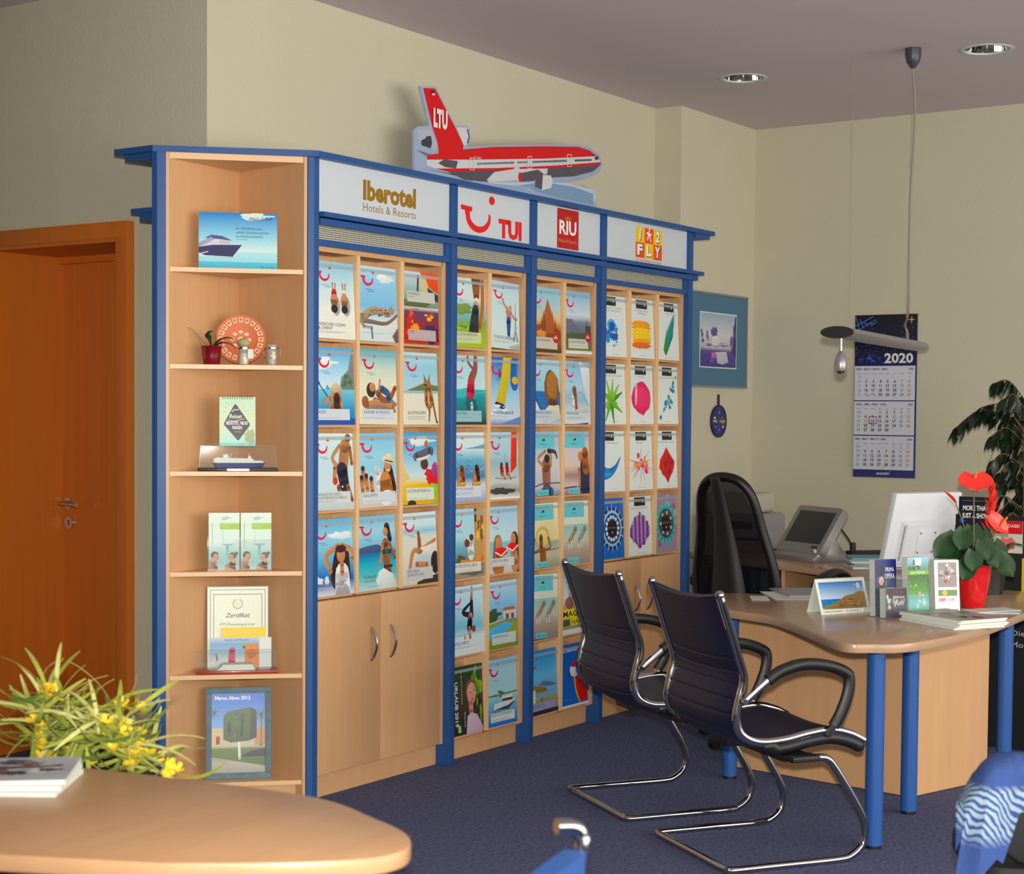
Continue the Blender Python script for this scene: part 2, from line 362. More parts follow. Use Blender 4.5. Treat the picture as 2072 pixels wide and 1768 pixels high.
tag(m.build('wall_left', 'plaster'), kind='structure')
tag(MB().box(-3.3, -3.2, -3.4, 8.2, 0, ZC).build('wall_behind', 'plaster'), kind='structure')  # unseen, closes the room behind the camera; added to cut light on wall_left
tag(MB().box(-3.3, X0, 8.2, 8.3, 0, ZC).build('wall_side', 'plaster'), kind='structure')
# deep panelled door
dr = thing('door_1', None, None, (DX, (DY0 + DY1)/2, 0)); tag(dr, kind='structure')
cx, cyy = DX, (DY0 + DY1)/2
def drp(name, mb, mt, par=dr, **k): return mb.xf(Matrix.Translation((-cx, -cyy, 0))).build(name, mt, par, **k)
drp('door_leaf', MB().box(DX, DX + .04, DY0 - .03, DY1 - .001, .004, DZ - .001), 'door_wood')
drp('jamb_lining', MB().box(X0 - .035, DX + .04, DY1 - .012, DY1 + .012, 0, DZ), 'door_wood')
drp('jamb_lining', MB().box(X0 - .035, DX + .04, DY0 - .012, DY0 + .012, 0, DZ), 'door_wood')
drp('head_lining', MB().box(X0 - .035, DX + .04, DY0 - .012, DY1 + .012, DZ - .012, DZ + .012), 'door_wood')
drp('stop_rail', MB().box(DX - .03, DX - .002, DY0 + .012, DY1 - .012, DZ - .04, DZ - .012), 'door_wood')
drp('casing', MB().box(X0 - .04, X0 + .002, DY0 - .055, DY0 + .010, 0, DZ + .066), 'door_wood', bevel=.003)
drp('casing', MB().box(X0 - .04, X0 + .002, DY1 - .010, DY1 + .055, 0, DZ + .066), 'door_wood', bevel=.003)
drp('casing', MB().box(X0 - .041, X0 + .002, DY0 - .0551, DY1 + .055, DZ + .002, DZ + .0665), 'door_wood', bevel=.003)
hy = DY1 - .045
def disc_x(mb, x, y, z, r, d, n=20): return mb.tube([(x, y, z), (x - d, y, z)], r, n)
hd = drp('door_handle', disc_x(MB(), DX, hy, 1.047, .026, .008).tube(cat_([(DX, hy, 1.047), (DX - .045, hy, 1.047), (DX - .055, hy - .012, 1.047), (DX - .055, hy - .11, 1.045)], 4), .010, 10), 'steel', smooth=True)
drp('key_rosette', disc_x(MB(), DX, hy - .005, .963, .026, .008), 'steel', smooth=True)
drp('keyhole', MB().box(DX - .0095, DX - .007, hy - .008, hy - .002, .952, .974), 'black')

# ================================================================== brochure wall: racks, blue frame, corner shelf
YF = 4.02
BAYS = [(4.602, 5.413, [(4.853, 4.871), (5.119, 5.141)], 4), (5.458, 5.998, [(5.716, 5.740)], 6), (6.043, 6.585, [(6.301, 6.325)], 6), (6.631, 7.428, [(6.880, 6.908), (7.152, 7.180)], 4)]
ZROW = [1.723, 1.402, 1.081, .760, .437, .100]
ZTOP = 2.060
CELLS = []
RLAB = ['beech brochure rack with three columns above a pair of cupboard doors', 'beech brochure rack with two columns and six rows, beside the rack with cupboard doors',
        'two-column beech brochure rack with a woman under a round straw hat among its covers', 'beech brochure rack of white watercolour covers with a plain panel below']
for bi, (x0, x1, dv, nr) in enumerate(BAYS):
    t = thing('brochure_rack', RLAB[bi], 'brochure rack', (x0, 4.05, 0))
    def bp(name, mb, mt='beech', par=t, **k): return mb.xf(Matrix.Translation((-t.location.x, -t.location.y, 0))).build(name, mt, par, **k)
    zb = .09
    sw = .022
    bp('side_panel', MB().box(x0, x0 + sw, 4.05, 4.28 if bi == 0 else 4.44, zb, ZTOP - .0), 'beech'); bp('side_panel', MB().box(x1 - sw - .004, x1, 4.05, 4.44, zb, ZTOP), 'beech')
    bp('top_panel', MB().box(x0 + sw, x1 - sw, 4.05, 4.44, ZTOP - .018, ZTOP), 'beech')
    bp('back_panel', MB().box(x0 + sw, x1 - sw, 4.165, 4.18, zb, ZTOP - .018))
    zlow = ZROW[nr - 1]
    for a, b_ in dv: bp('divider', MB().box(a, b_, 4.05, 4.165, zlow - .002, ZTOP - .018), 'beech_edge')
    ex = [x0 + sw] + [q for d in dv for q in d] + [x1 - sw - .004]
    cols = [(ex[2*i], ex[2*i + 1]) for i in range(len(ex)//2)]
    for ri in range(nr):
        for ci, (a, b_) in enumerate(cols):
            bp('shelf', MB().box(a, b_, 4.064, 4.165, ZROW[ri] - .010, ZROW[ri]))
            CELLS.append((bi, ri, ci, a, b_, ZROW[ri], t))
    if bi == 0 or bi == 3:
        mid = (x0 + x1)/2 - .008
        for s, (a, b_) in enumerate([(x0 + .001, mid - .0012), (mid + .0012, x1 - .027)]):
            d = bp('cupboard_door', MB().box(a, b_, 4.044, 4.062, zb + .004, zlow - .014), 'beech', bevel=.0015)
            hx = (b_ - .060) if s == 0 else (a + .056)
            zc = .555
            path = cat_([(hx, 4.044, zc + .062), (hx, 4.028, zc + .045), (hx, 4.014, zc), (hx, 4.028, zc - .045), (hx, 4.044, zc - .062)], 5)
            h = MB().tube(path, .0062, 8).xf(Matrix.Translation((-t.location.x, -t.location.y, 0))).mesh('handle', 'steel', True)
            link('handle', h, d)
    else:
        bp('bottom_panel', MB().box(x0 + sw, x1 - sw, 4.05, 4.44, zb, .1 - .0125), 'beech')
    bp('plinth', MB().box(x0, x1 + .0, 4.085, 4.10, 0, zb + .001), 'beech')

fr = thing('blue_shelf_frame', 'blue wooden frame of posts, cornice boards and sign panels around the brochure racks', 'shelf frame', (4.6, 4.02, 0))
def fp(name, mb, mt='blue', par=fr, **k): return mb.xf(Matrix.Translation((-4.6, -4.02, 0))).build(name, mt, par, **k)
P1 = (4.177, 4.415)
posts = [(5.415, 5.455), (6.0, 6.041), (6.587, 6.629), (7.43, 7.474)]
for a, b_ in posts: fp('post', MB().box(a, b_, YF, 4.44, 0, 2.375), bevel=.003)
fp('post', MB().prism([(4.556, 4.036), (4.572, YF), (4.600, YF), (4.600, 4.09), (4.575, 4.06)], 0, 2.375))
q = .7071
fp('post', MB().prism([P1, (P1[0] + .022, P1[1] - .022), (P1[0] + .034, P1[1] + .0), (P1[0] + .012, P1[1] + .03), (P1[0] - .004, P1[1] + .022)], 0, 2.375))
top = [(4.165, 4.425), (4.555, 4.012), (4.575, 4.0), (7.668, 4.0), (7.668, 4.44), (4.455, 4.44), (4.455, 4.625), (4.165, 4.625)]
fp('cornice_board', MB().prism(top, 2.375, 2.397))
fp('cornice_rail', MB().box(7.474, 7.628, 4.01, 4.44, 2.352, 2.375)); fp('cornice_rail', MB().box(4.18, 4.455, 4.45, 4.585, 2.352, 2.375))
led = [(4.602, 4.0), (7.555, 4.0), (7.555, 4.4), (4.65, 4.4), (4.602, 4.28)]
fp('ledge_board', MB().prism(led, 2.163, 2.181)); fp('ledge_board', MB().box(4.19, 4.455, 4.445, 4.565, 2.163, 2.181))
fp('ledge_rail', MB().box(4.602, 7.515, 4.014, 4.06, 2.135, 2.158)); fp('ledge_rail', MB().box(4.20, 4.455, 4.445, 4.53, 2.135, 2.163))
xs = [4.600] + [v for p in posts for v in p]
for i in range(4):
    a, b_ = xs[2*i], xs[2*i + 1]
    g = MB().box(a, b_ - .028, 4.044, 4.048, 2.083, 2.137)
    fp('grille', g, 'grille'); fp('rail', MB().box(a, b_, 4.03, 4.06, 2.060, 2.084))
    fp('rail', MB().box(b_ - .028, b_, 4.03, 4.06, 2.084, 2.136))
# sign panels with their lettering
def sign(i, draw):
    a, b_ = xs[2*i], xs[2*i + 1]; wd, hh = b_ - a, 2.375 - 2.181
    o = fp('sign_panel', MB().box(a, b_, 4.036, 4.05, 2.181, 2.375), 'panel_white')
    A = Art(wd, hh); A.tone = 0; draw(A); l = A.build('lettering', o, (a - 4.6, 4.036 - 4.02 - .0002, 2.181)); return o
def s1(A):
    c = (150, 112, 40); A.t('Iberotel', .33, .40, .36, c, fit=.40, bold=.045); A.t('Hotels & Resorts', .33, .17, .155, c, fit=.40)
def s2(A):
    c = (226, 20, 34); A.smile(.07, .10, .42, c, ky=.68); A.t('TUI', .57, .10, .36, c, fit=.32, bold=.06)
def s3(A):
    A.r(.33, .06, .66, .97, (186, 28, 34)); A.t('RIU', .495, .40, .30, (236, 236, 236), fit=.26, al='C', bold=.03); A.t('Hotels & Resorts', .495, .2, .09, (210, 140, 120), fit=.28, al='C')
    A.ln([(.45, .80), (.46, .74), (.53, .74), (.54, .80), (.515, .765), (.495, .81), (.475, .765), (.45, .80)], .008, (190, 140, 50))
def s4(A):
    Y, O, W, K = (240, 200, 30), (236, 80, 30), (240, 240, 236), (40, 30, 30); x0, x1, y0, y1 = .36, .68, .14, .90; w3 = (x1 - x0)/3; ym = (y0 + y1)/2
    for i in range(3):
        for j in range(2): A.r(x0 + i*w3, y0 + j*(ym - y0), x0 + (i + 1)*w3, y0 + (j + 1)*(ym - y0), Y if (i + j) % 2 else O)
    for i, s in enumerate('FLY'): A.t(s, x0 + (i + .54)*w3, y0 + .06, .24, K, fit=w3*.62, al='C', bold=.05); A.t(s, x0 + (i + .48)*w3, y0 + .08, .24, W, fit=w3*.6, al='C', bold=.05)
    for i, s in ((0, '1'), (2, '2')): A.t(s, x0 + (i + .54)*w3, ym + .06, .24, K, al='C', bold=.05, shear=.1); A.t(s, x0 + (i + .48)*w3, ym + .08, .24, W, al='C', bold=.05, shear=.1)
    A.ln([(x0 + 1.3*w3, ym + .08), (x0 + 1.5*w3, ym + .3), (x0 + 1.55*w3, ym + .42)], .012, W); A.ln([(x0 + 1.2*w3, ym + .26), (x0 + 1.75*w3, ym + .22)], .012, W); A.ln([(x0 + 1.5*w3, ym + .25), (x0 + 1.7*w3, ym + .05)], .01, W)
    A.t('So doof fliegt man heut', (x0 + x1)/2, .05, .06, O, fit=.31, al='C')
for i, f in enumerate((s1, s2, s3, s4)): sign(i, f)

# corner shelf unit: local x along its slanted front, local y into the corner
OC = (4.3745, 4.2175)
cs = thing('corner_shelf', 'open beech corner shelf with six compartments at the end of the brochure wall', 'corner shelf', (OC[0], OC[1], 0), R(-45))
bx_, by_ = .016, .300
ZS = [1.966, 1.618, 1.231, .866, .489, .094]; 
for sgn in (-1, 1):
    x = -.2375 if sgn < 0 else .2435
    MB().prism([(x, 0), (x + sgn*.0105, 0), (x + sgn*.0105, .012), (bx_ + sgn*.012, by_ + .014), (bx_, by_)][::1] if sgn < 0 else [(x, 0), (x + .0105, 0), (x + .0105, .012), (bx_ + .012, by_ + .014), (bx_, by_)], .0, 2.375).build('back_panel', 'beech', cs)
tri = [(-.236, .004), (.242, .004), (bx_, by_ - .006)]
MB().prism(tri, 2.353, 2.375).build('top_panel', 'beech_edge', cs)
for z in ZS: MB().prism(tri, z - .016, z).build('shelf', 'beech_edge', cs)
MB().prism([(-.24, .03), (.24, .03), (bx_, by_ - .02)], 0, ZS[-1] - .017).build('plinth', 'beech', cs)
def cpos(px, py, d):      # photo pixel -> world point on the plane d metres behind the corner shelf's front
    q = onP(px, py, (OC[0] + .7071*d, OC[1] + .7071*d, 0), (1, 1, 0)); return q
def cxz(px, py, d):
    q = cpos(px, py, d); return ((q[0] - OC[0]) - (q[1] - OC[1]))*.7071, q[2]
def cw(x, d): return (OC[0] + .7071*(x + d), OC[1] + .7071*(d - x))

# ================================================================== brochures
TI = (70, 84, 104); W_ = (236, 240, 236); SKIN = (196, 136, 96); SK2 = (150, 92, 60); HAIR = (52, 34, 30)
SKY = (108, 182, 226); SKYL = (190, 226, 236); SEA = (36, 130, 190); SEAT = (50, 170, 180); SAND = (222, 218, 198)
def tb(A, s, y=.11, x=.1, s2=None, box=True, fit=None, bx=None):   # translucent title box of the catalogue series
    if box: A.r(x - .05, y - .07, bx or .86, y + .075, (206, 214, 220))
    A.t(s, x, y + .015, .042, TI, fit=fit)
    if s2: A.t(s2, x, y - .025, .024, TI)
    A.small(x, y - .045, .55)
def base(A, *bands, logo=(.08, .74)): A.bands(*bands)
def lg(A, x=.06, y=.735, s=.34): A.smile(x, y, s); A.script(x + .12, y - .045, .18, seed=1); A.script(x + .18, y - .07, .16, seed=2)
def person(A, x, y, s, hair=HAIR, skin=SKIN, top=(200, 60, 60), hat=None, arms='down', legs=None):
    A.ln([(x - .03*s, y - .05*s), (x, y - .32*s)], .16*s, top, .20*s) if top else A.ln([(x - .02*s, y - .05*s), (x, y - .32*s)], .16*s, skin, .18*s)
    if arms == 'up':
        A.ln([(x - .1*s, y - .07*s), (x - .2*s, y + .03*s), (x - .04*s, y + .12*s)], .05*s, skin); A.ln([(x + .1*s, y - .07*s), (x + .2*s, y + .03*s), (x + .04*s, y + .12*s)], .05*s, skin)
    elif arms == 'down':
        A.ln([(x - .1*s, y - .07*s), (x - .14*s, y - .2*s), (x - .1*s, y - .32*s)], .05*s, skin); A.ln([(x + .1*s, y - .07*s), (x + .15*s, y - .2*s), (x + .12*s, y - .32*s)], .05*s, skin)
    A.e(x, y + .02*s, .105*s, .10*s, hair); A.ln([(x - .07*s, y + .02*s), (x - .08*s, y - .14*s)], .06*s, hair); A.ln([(x + .07*s, y + .02*s), (x + .08*s, y - .14*s)], .06*s, hair)
    A.e(x - .01*s, y, .07*s, .068*s, skin)
    if hat: A.e(x, y + .06*s, .17*s, .035*s, hat); A.e(x, y + .085*s, .09*s, .05*s, hat)
    if legs: A.ln([(x - .04*s, y - .3*s), (x - .06*s, y - .62*s)], .08*s, legs, .05*s); A.ln([(x + .04*s, y - .3*s), (x + .07*s, y - .62*s)], .08*s, legs, .05*s)
def c_indi(A):
    base(A, (0, (232, 230, 218)), (.35, (230, 232, 224)), (.6, (206, 226, 228)), (1, (140, 200, 222)))
    for x, c in ((.46, (206, 40, 50)), (.72, (220, 214, 210))):
        A.e(x + .07, .43, .1, .13, (168, 166, 168)); A.ln([(x - .02, .72), (x, .58)], .035, SKIN); A.ln([(x + .05, .72), (x + .05, .58)], .035, SKIN); A.ln([(x + .02, .6), (x + .02, .50)], .13, c, .17); A.ln([(x + .02, .51), (x + .02, .44)], .2, SKIN, .16); A.e(x + .02, .39, .085, .055, (30, 24, 30))
    lg(A); A.t('INDISCHER OZEAN', .06, .165, .04, TI, fit=.68); A.t('& ORIENT', .06, .115, .04, TI, fit=.36); A.small(.06, .09, .7, n=2)
def c_afri(A):
    base(A, (0, (206, 220, 226)), (.28, (210, 220, 218)), (.45, (130, 190, 226)), (.8, (150, 204, 234)), (1, (190, 222, 234)))
    A.blob(.7, .85, .25, .05, (226, 232, 232), 4); A.p([(0, .27), (1, .22), (1, .1), (.9, .08), (.4, .2), (0, .24)], (216, 222, 220)); A.ln([(.0, .27), (.3, .26), (.7, .25), (1, .37)], .09, (120, 104, 96), .05)
    A.ln([(.05, .3), (.3, .40), (.55, .41), (.78, .38)], .15, (172, 148, 118), .12); A.e(.84, .42, .085, .05, (176, 142, 100)); A.p([(.82, .46), (.84, .50), (.87, .45)], (150, 116, 80)); A.ln([(.02, .36), (.05, .24), (.12, .2)], .05, (160, 140, 116))
    rd = random.Random(3)
    for i in range(46): x = rd.uniform(.08, .78); A.e(x, .385 + rd.uniform(-.045, .045) - .06*(x < .25), .012, .009, (60, 46, 40), 6)
    A.ln([(.3, .2), (.32, .03)], .03, (90, 80, 84)); A.p([(.85, .08), (1, .2), (1, 0), (.92, 0)], (110, 84, 90)); lg(A); tb(A, 'AFRIKA', .15, .08, box=False)
def c_kana(A):
    A.bands((0, (190, 50, 30)), (.25, (150, 50, 60)), (.45, (90, 60, 100)), (.5, (220, 200, 190))); A.bands((.5, (120, 140, 120)), (.75, (150, 180, 180)), (1, (200, 220, 224)))
    A.p([(.5, 1), (1, 1), (1, .72), (.75, .8)], (232, 74, 22)); A.p([(.62, .98), (.8, .72), (.55, .66), (.5, .8)], (206, 190, 140)); A.p([(.7, .8), (1, .7), (1, .6), (.75, .66)], (60, 40, 40)); A.ln([(.45, .95), (.42, .7)], .05, (90, 60, 40)); A.blob(.3, .55, .5, .06, (90, 100, 70), 3)
    A.splat(.2, .28, .25, .26, [(240, 80, 20), (200, 30, 20), (250, 150, 40)], 12, 4); A.splat(.75, .4, .25, .1, [(250, 180, 80), (200, 90, 60)], 6, 9); A.blob(.75, .15, .25, .14, (50, 40, 80), 7); A.r(.0, .49, 1, .512, (206, 200, 196))
    A.r(.12, .58, .9, .73, (196, 200, 190)); A.t('KANADA', .16, .675, .042, TI); A.t('& ALASKA', .16, .64, .022, TI); A.r(.12, .05, .9, .2, (190, 170, 170)); A.t('USA', .16, .145, .042, TI); A.small(.16, .07, .6)
def c_asie(A):
    base(A, (0, (60, 120, 190)), (.2, (60, 150, 200)), (.46, (120, 200, 216)), (.47, (210, 230, 236)), (.75, (160, 212, 236)), (1, (90, 170, 220)))
    A.blob(.25, .8, .3, .07, (226, 234, 234), 2); A.p([(.62, .46), (.68, .62), (.86, .72), (.95, .98), (1, 1), (1, .46)], (120, 130, 140)); A.splat(.82, .56, .18, .1, [(70, 110, 70), (90, 130, 90)], 9, 5); A.p([(.26, .46), (.31, .52), (.38, .46)], (110, 150, 180)); A.p([(0, .46), (.06, .5), (.1, .46)], (120, 160, 190))
    A.ln([(.0, .62), (.12, .52)], .1, (40, 70, 170), .03); A.ln([(.1, .53), (.6, .14)], .022, (40, 60, 130)); A.ln([(.38, .36), (.2, .3), (.32, .26)], .05, SKIN); A.ln([(.53, .36), (.52, .16)], .3, SKIN, .34); A.ln([(.54, .36), (.54, .16)], .16, HAIR); A.e(.53, .47, .14, .05, (196, 176, 140)); A.e(.52, .50, .09, .05, (206, 188, 150))
    A.p([(0, 0), (1, 0), (1, .08), (.3, .16), (0, .02)], (40, 90, 180)); lg(A); tb(A, 'ASIEN', .13, .06)
def c_mexi(A):
    base(A, (0, (226, 220, 200)), (.55, (226, 222, 200)), (.75, (196, 216, 200)), (1, (80, 180, 200)))
    A.blob(.6, .25, .42, .12, (130, 120, 120), 3, .2); A.ln([(.2, .25), (.5, .3), (.9, .24)], .12, SKIN, .08); A.ln([(.5, .42), (.62, .34), (.8, .35), (.96, .5)], .13, SK2, .09); A.e(.32, .46, .12, .1, HAIR); A.e(.36, .5, .08, .06, SKIN); A.e(.16, .3, .09, .08, SK2); A.ln([(.6, .48), (.76, .42), (.78, .34)], .13, (60, 90, 130), .12); A.ln([(.56, .6), (.52, .45)], .04, SKIN)
    lg(A, .1); tb(A, 'KARIBIK & MEXIKO', .13, .12, fit=.68, bx=.9)
def c_aust(A):
    base(A, (0, (224, 220, 200)), (.42, (222, 222, 206)), (.45, (130, 180, 196)), (.47, (176, 210, 220)), (.8, (150, 206, 226)), (1, (190, 224, 232)))
    A.p([(.1, .47), (.35, .52), (.6, .58), (1, .54), (1, .47)], (110, 120, 76)); A.ln([(.72, .52), (.74, .32)], .2, (170, 120, 70), .26); A.ln([(.67, .3), (.74, .2), (.72, .05)], .09, (150, 100, 60), .03); A.e(.70, .57, .10, .055, (160, 116, 70)); A.p([(.62, .6), (.6, .72), (.68, .62)], (150, 104, 64)); A.p([(.72, .62), (.78, .72), (.77, .6)], (150, 104, 64)); A.ln([(.72, .45), (.73, .28)], .05, (210, 170, 120)); A.ln([(.85, .3), (.92, .08), (.95, .03)], .05, (150, 100, 60)); A.e(.65, .55, .04, .02, (80, 56, 44))
    lg(A, .1); A.t('AUSTRALIEN', .12, .145, .042, TI, fit=.5); A.small(.12, .11, .5, n=3)
def c_kanar(A):
    base(A, (0, (190, 200, 196)), (.25, (200, 220, 224)), (.6, (196, 222, 230)), (1, (214, 232, 228)))
    A.ln([(.8, .84), (.74, .6), (.7, .5)], .26, (176, 124, 84), .24); A.e(.87, .94, .075, .055, (120, 86, 66)); A.ln([(.66, .84), (.46, .68), (.6, .56)], .08, (190, 140, 100)); A.ln([(.92, .82), (.96, .6)], .07, SK2); A.ln([(.7, .52), (.76, .3)], .28, (30, 36, 56), .24); A.ln([(.6, .3), (.66, .12)], .1, SK2, .07); A.ln([(.84, .3), (.95, .12)], .1, SK2, .07); A.ln([(.52, .56), (.5, .36)], .1, SKIN); A.e(.52, .38, .06, .05, (220, 70, 60)); A.splat(.7, .3, .3, .2, [(220, 230, 230)], 9, 6, .12)
    lg(A, .02); A.r(0, .09, .9, .24, (206, 214, 212)); A.t('KANARISCHE INSELN', .03, .19, .036, TI, fit=.62); A.t('& KAPVERDISCHE INSELN', .03, .145, .036, TI, fit=.76); A.small(.03, .12, .5, n=2)
def c_bale(A):
    base(A, (0, (206, 196, 180)), (.3, (190, 210, 216)), (.55, (150, 206, 226)), (.7, (160, 212, 230)), (1, (130, 196, 226)))
    for x, y in ((.12, .5), (.08, .38), (.2, .4), (.33, .36)): A.ln([(x, y), (x + .02, y - .15)], .1, SKIN, .1); A.e(x, y + .03, .05, .035, HAIR)
    A.ln([(.5, .48), (.55, .3)], .14, (226, 230, 230), .18); A.e(.47, .52, .06, .045, (200, 200, 196)); A.ln([(.78, .5), (.84, .24)], .24, HAIR, .3); A.e(.77, .54, .09, .085, SKIN); A.ln([(.7, .36), (.72, .22)], .3, (200, 132, 80), .34); A.e(.8, .63, .18, .045, (222, 206, 172), rot=-12); A.e(.82, .66, .1, .06, (224, 208, 176)); A.ln([(.7, .63), (.92, .6)], .02, HAIR); A.ln([(.74, .49), (.82, .5)], .02, W_)
    A.blob(.72, .12, .2, .1, (232, 232, 228), 2, .1); lg(A); tb(A, 'BALEAREN', .13, .12, bx=.95)
def c_late(A):
    base(A, (0, (214, 176, 40)), (.28, (230, 200, 90)), (.4, (200, 224, 226)), (.8, (100, 184, 226)), (1, (80, 170, 216)))
    A.blob(.55, .88, .35, .06, (220, 232, 232), 2); A.p([(0, .3), (0, .62), (.1, .5), (.2, .36)], (220, 200, 130)); A.p([(.72, .28), (.85, .4), (1, .46), (1, 0), (.8, 0)], (150, 200, 60)); A.blob(.85, .38, .2, .12, (220, 50, 60), 5); A.blob(.95, .48, .12, .1, (160, 70, 140), 6); A.e(.63, .56, .11, .08, (90, 50, 44)); A.ln([(.4, .66), (.62, .7), (.82, .74)], .16, (90, 94, 110), .17); A.ln([(.42, .62), (.62, .64), (.8, .68)], .05, (220, 220, 214)); A.blob(.7, .84, .05, .06, (190, 110, 70), 3); A.p([(0, .27), (.7, .3), (1, .04), (0, .02)], (226, 176, 40)); A.e(.25, .01, .12, .05, (40, 40, 44))
    lg(A); A.r(.1, .06, .88, .23, (214, 222, 206)); A.t('LATEINAMERIKA', .12, .165, .045, TI, fit=.66); A.small(.12, .08, .6)
def c_grie(A):
    base(A, (0, (214, 218, 222)), (.2, (40, 100, 180)), (.5, (110, 184, 216)), (.75, (150, 206, 226)), (1, (100, 180, 220)))
    A.blob(.7, .78, .3, .05, (220, 232, 234), 3); A.ln([(.7, .5), (.66, .22)], .4, HAIR, .52); A.ln([(.4, .32), (.3, .52), (.62, .64)], .1, SKIN); A.ln([(.98, .45), (.98, .56), (.7, .64)], .1, SKIN); A.e(.68, .52, .11, .1, SKIN); A.e(.68, .6, .14, .05, HAIR); A.ln([(.7, .28), (.7, 0)], .36, (226, 224, 228), .4); A.ln([(.7, .4), (.7, .28)], .1, SKIN); A.blob(.1, .2, .12, .05, (230, 232, 234), 8); A.blob(.3, .2, .06, .06, (220, 226, 230), 9)
    lg(A, .0); A.t('GRIECHENLAND', .0, .12, .045, TI, fit=.72); A.small(.02, .09, .25, n=2)
def c_tuer(A):
    base(A, (0, (190, 214, 216)), (.2, (90, 190, 196)), (.35, (60, 176, 200)), (.5, (40, 110, 176)), (.54, (120, 180, 210)), (.8, (160, 210, 230)), (1, (120, 190, 224)))
    A.p([(0, .5), (0, .57), (.25, .6), (.5, .61), (.75, .56), (.75, .5)], (70, 90, 130)); A.ln([(.73, .62), (.77, .2)], .17, SK2, .2); A.ln([(.66, .62), (.6, .42), (.52, .33)], .06, SKIN); A.ln([(.85, .6), (.97, .4)], .06, SK2); A.ln([(.78, .84), (.86, .66)], .14, HAIR, .1); A.e(.74, .77, .065, .06, SKIN); A.ln([(.67, .5), (.86, .5)], .09, (50, 90, 70)); A.ln([(.69, .3), (.88, .3)], .05, (70, 40, 60)); A.blob(.7, .1, .26, .16, (216, 226, 222), 4, .15)
    lg(A); A.t('TÜRKEI', .14, .155, .045, TI, fit=.3); A.t('& BULGARIEN', .14, .115, .022, TI, fit=.28); A.small(.2, .05, .4)
def c_span(A):
    base(A, (0, (206, 204, 190)), (.5, (216, 214, 196)), (.68, (206, 214, 206)), (.74, (140, 196, 214)), (.82, (200, 224, 230)), (1, (206, 226, 232)))
    A.ln([(.2, .2), (.32, .46), (.5, .46)], .09, SKIN); A.ln([(.5, .4), (.5, .6), (.48, .72)], .12, SK2, .07); A.ln([(.5, .46), (.95, .6)], .09, SKIN, .06); A.p([(.2, .18), (.45, .42), (.8, .42), (.9, .22), (.6, .16)], (186, 198, 206)); A.p([(.5, .5), (.95, .56), (1, .36), (.7, .42)], (224, 214, 210)); A.ln([(.4, .28), (.7, .26)], .1, SKIN); A.e(.94, .28, .13, .16, (44, 34, 38)); A.p([(.4, .03), (1, .12), (1, 0), (.4, 0)], (60, 50, 50))
    lg(A); A.r(.1, .06, .85, .23, (196, 196, 194)); A.t('SPANIEN', .14, .17, .038, TI, fit=.32); A.t('& PORTUGAL', .14, .12, .038, TI, fit=.46)
def c_kues(A):
    base(A, (0, (170, 190, 60)), (.2, (150, 180, 60)), (.35, (120, 170, 90)), (.45, (120, 180, 190)), (.6, (150, 200, 214)), (.7, (206, 224, 220)), (1, (196, 224, 232)))
    A.blob(.2, .56, .4, .08, (120, 150, 80), 3); A.splat(.3, .3, .35, .06, [(90, 130, 40), (200, 190, 60)], 12, 4, .3); A.ln([(.72, 1), (.72, .72)], .28, SK2, .17); A.ln([(.92, .98), (.9, .6), (.8, .3)], .12, (190, 110, 50), .1); A.e(.72, .68, .09, .05, (220, 216, 206)); A.blob(.7, .58, .1, .1, (190, 150, 120), 6, .1); A.ln([(.68, .55), (.6, .24)], .2, (44, 44, 46), .3)
    lg(A, .0); A.r(.02, .06, .82, .22, (200, 210, 160)); A.t('KÜSTENFERIEN', .06, .165, .038, TI, fit=.64); A.small(.1, .12, .5, n=2)
def c_stae(A):
    base(A, (0, (206, 220, 216)), (.3, (206, 226, 226)), (.8, (196, 222, 228)), (1, (176, 210, 228)))
    A.ln([(.86, .3), (.86, .72)], .05, (130, 150, 160), .012); A.p([(.76, .12), (.84, .32), (.88, .32), (.96, .12), (.9, .12), (.86, .24), (.82, .12)], (140, 156, 166)); A.ln([(.62, .58), (.64, .46)], .2, (220, 170, 176), .17); A.ln([(.58, .6), (.48, .66), (.42, .74)], .05, SKIN); A.ln([(.7, .56), (.8, .48), (.9, .46)], .05, SKIN); A.e(.68, .62, .055, .045, (200, 160, 90)); A.ln([(.62, .43), (.62, .22)], .15, (60, 80, 140), .1); A.p([(.6, .04), (.98, .1), (1, .0), (.7, .0)], (170, 180, 176))
    lg(A, .1); A.t('STÄDTE ERLEBEN', .1, .145, .042, TI, fit=.74); A.small(.1, .11, .6, n=2)
def c_aegy(A):
    base(A, (0, (20, 40, 44)), (.15, (30, 110, 120)), (.35, (20, 140, 150)), (.5, (60, 170, 180)), (.52, (190, 224, 230)), (1, (170, 214, 230)))
    A.blob(.4, .46, .55, .06, (70, 180, 190), 2, .4); A.blob(.55, .28, .2, .14, (20, 90, 100), 4); A.ln([(.56, .3), (.56, .2)], .08, (170, 220, 200)); A.ln([(.72, .98), (.7, .8), (.58, .66), (.54, .46)], .1, (150, 84, 70), .24); A.ln([(.48, .98), (.5, .9), (.62, .82)], .06, (150, 90, 80)); A.ln([(.55, .58), (.53, .46)], .2, (206, 40, 70), .24)
    lg(A, .0); A.r(.0, .04, .85, .2, (150, 190, 196)); A.t('ÄGYPTEN', .02, .14, .042, TI, fit=.38); A.small(.02, .1, .5)
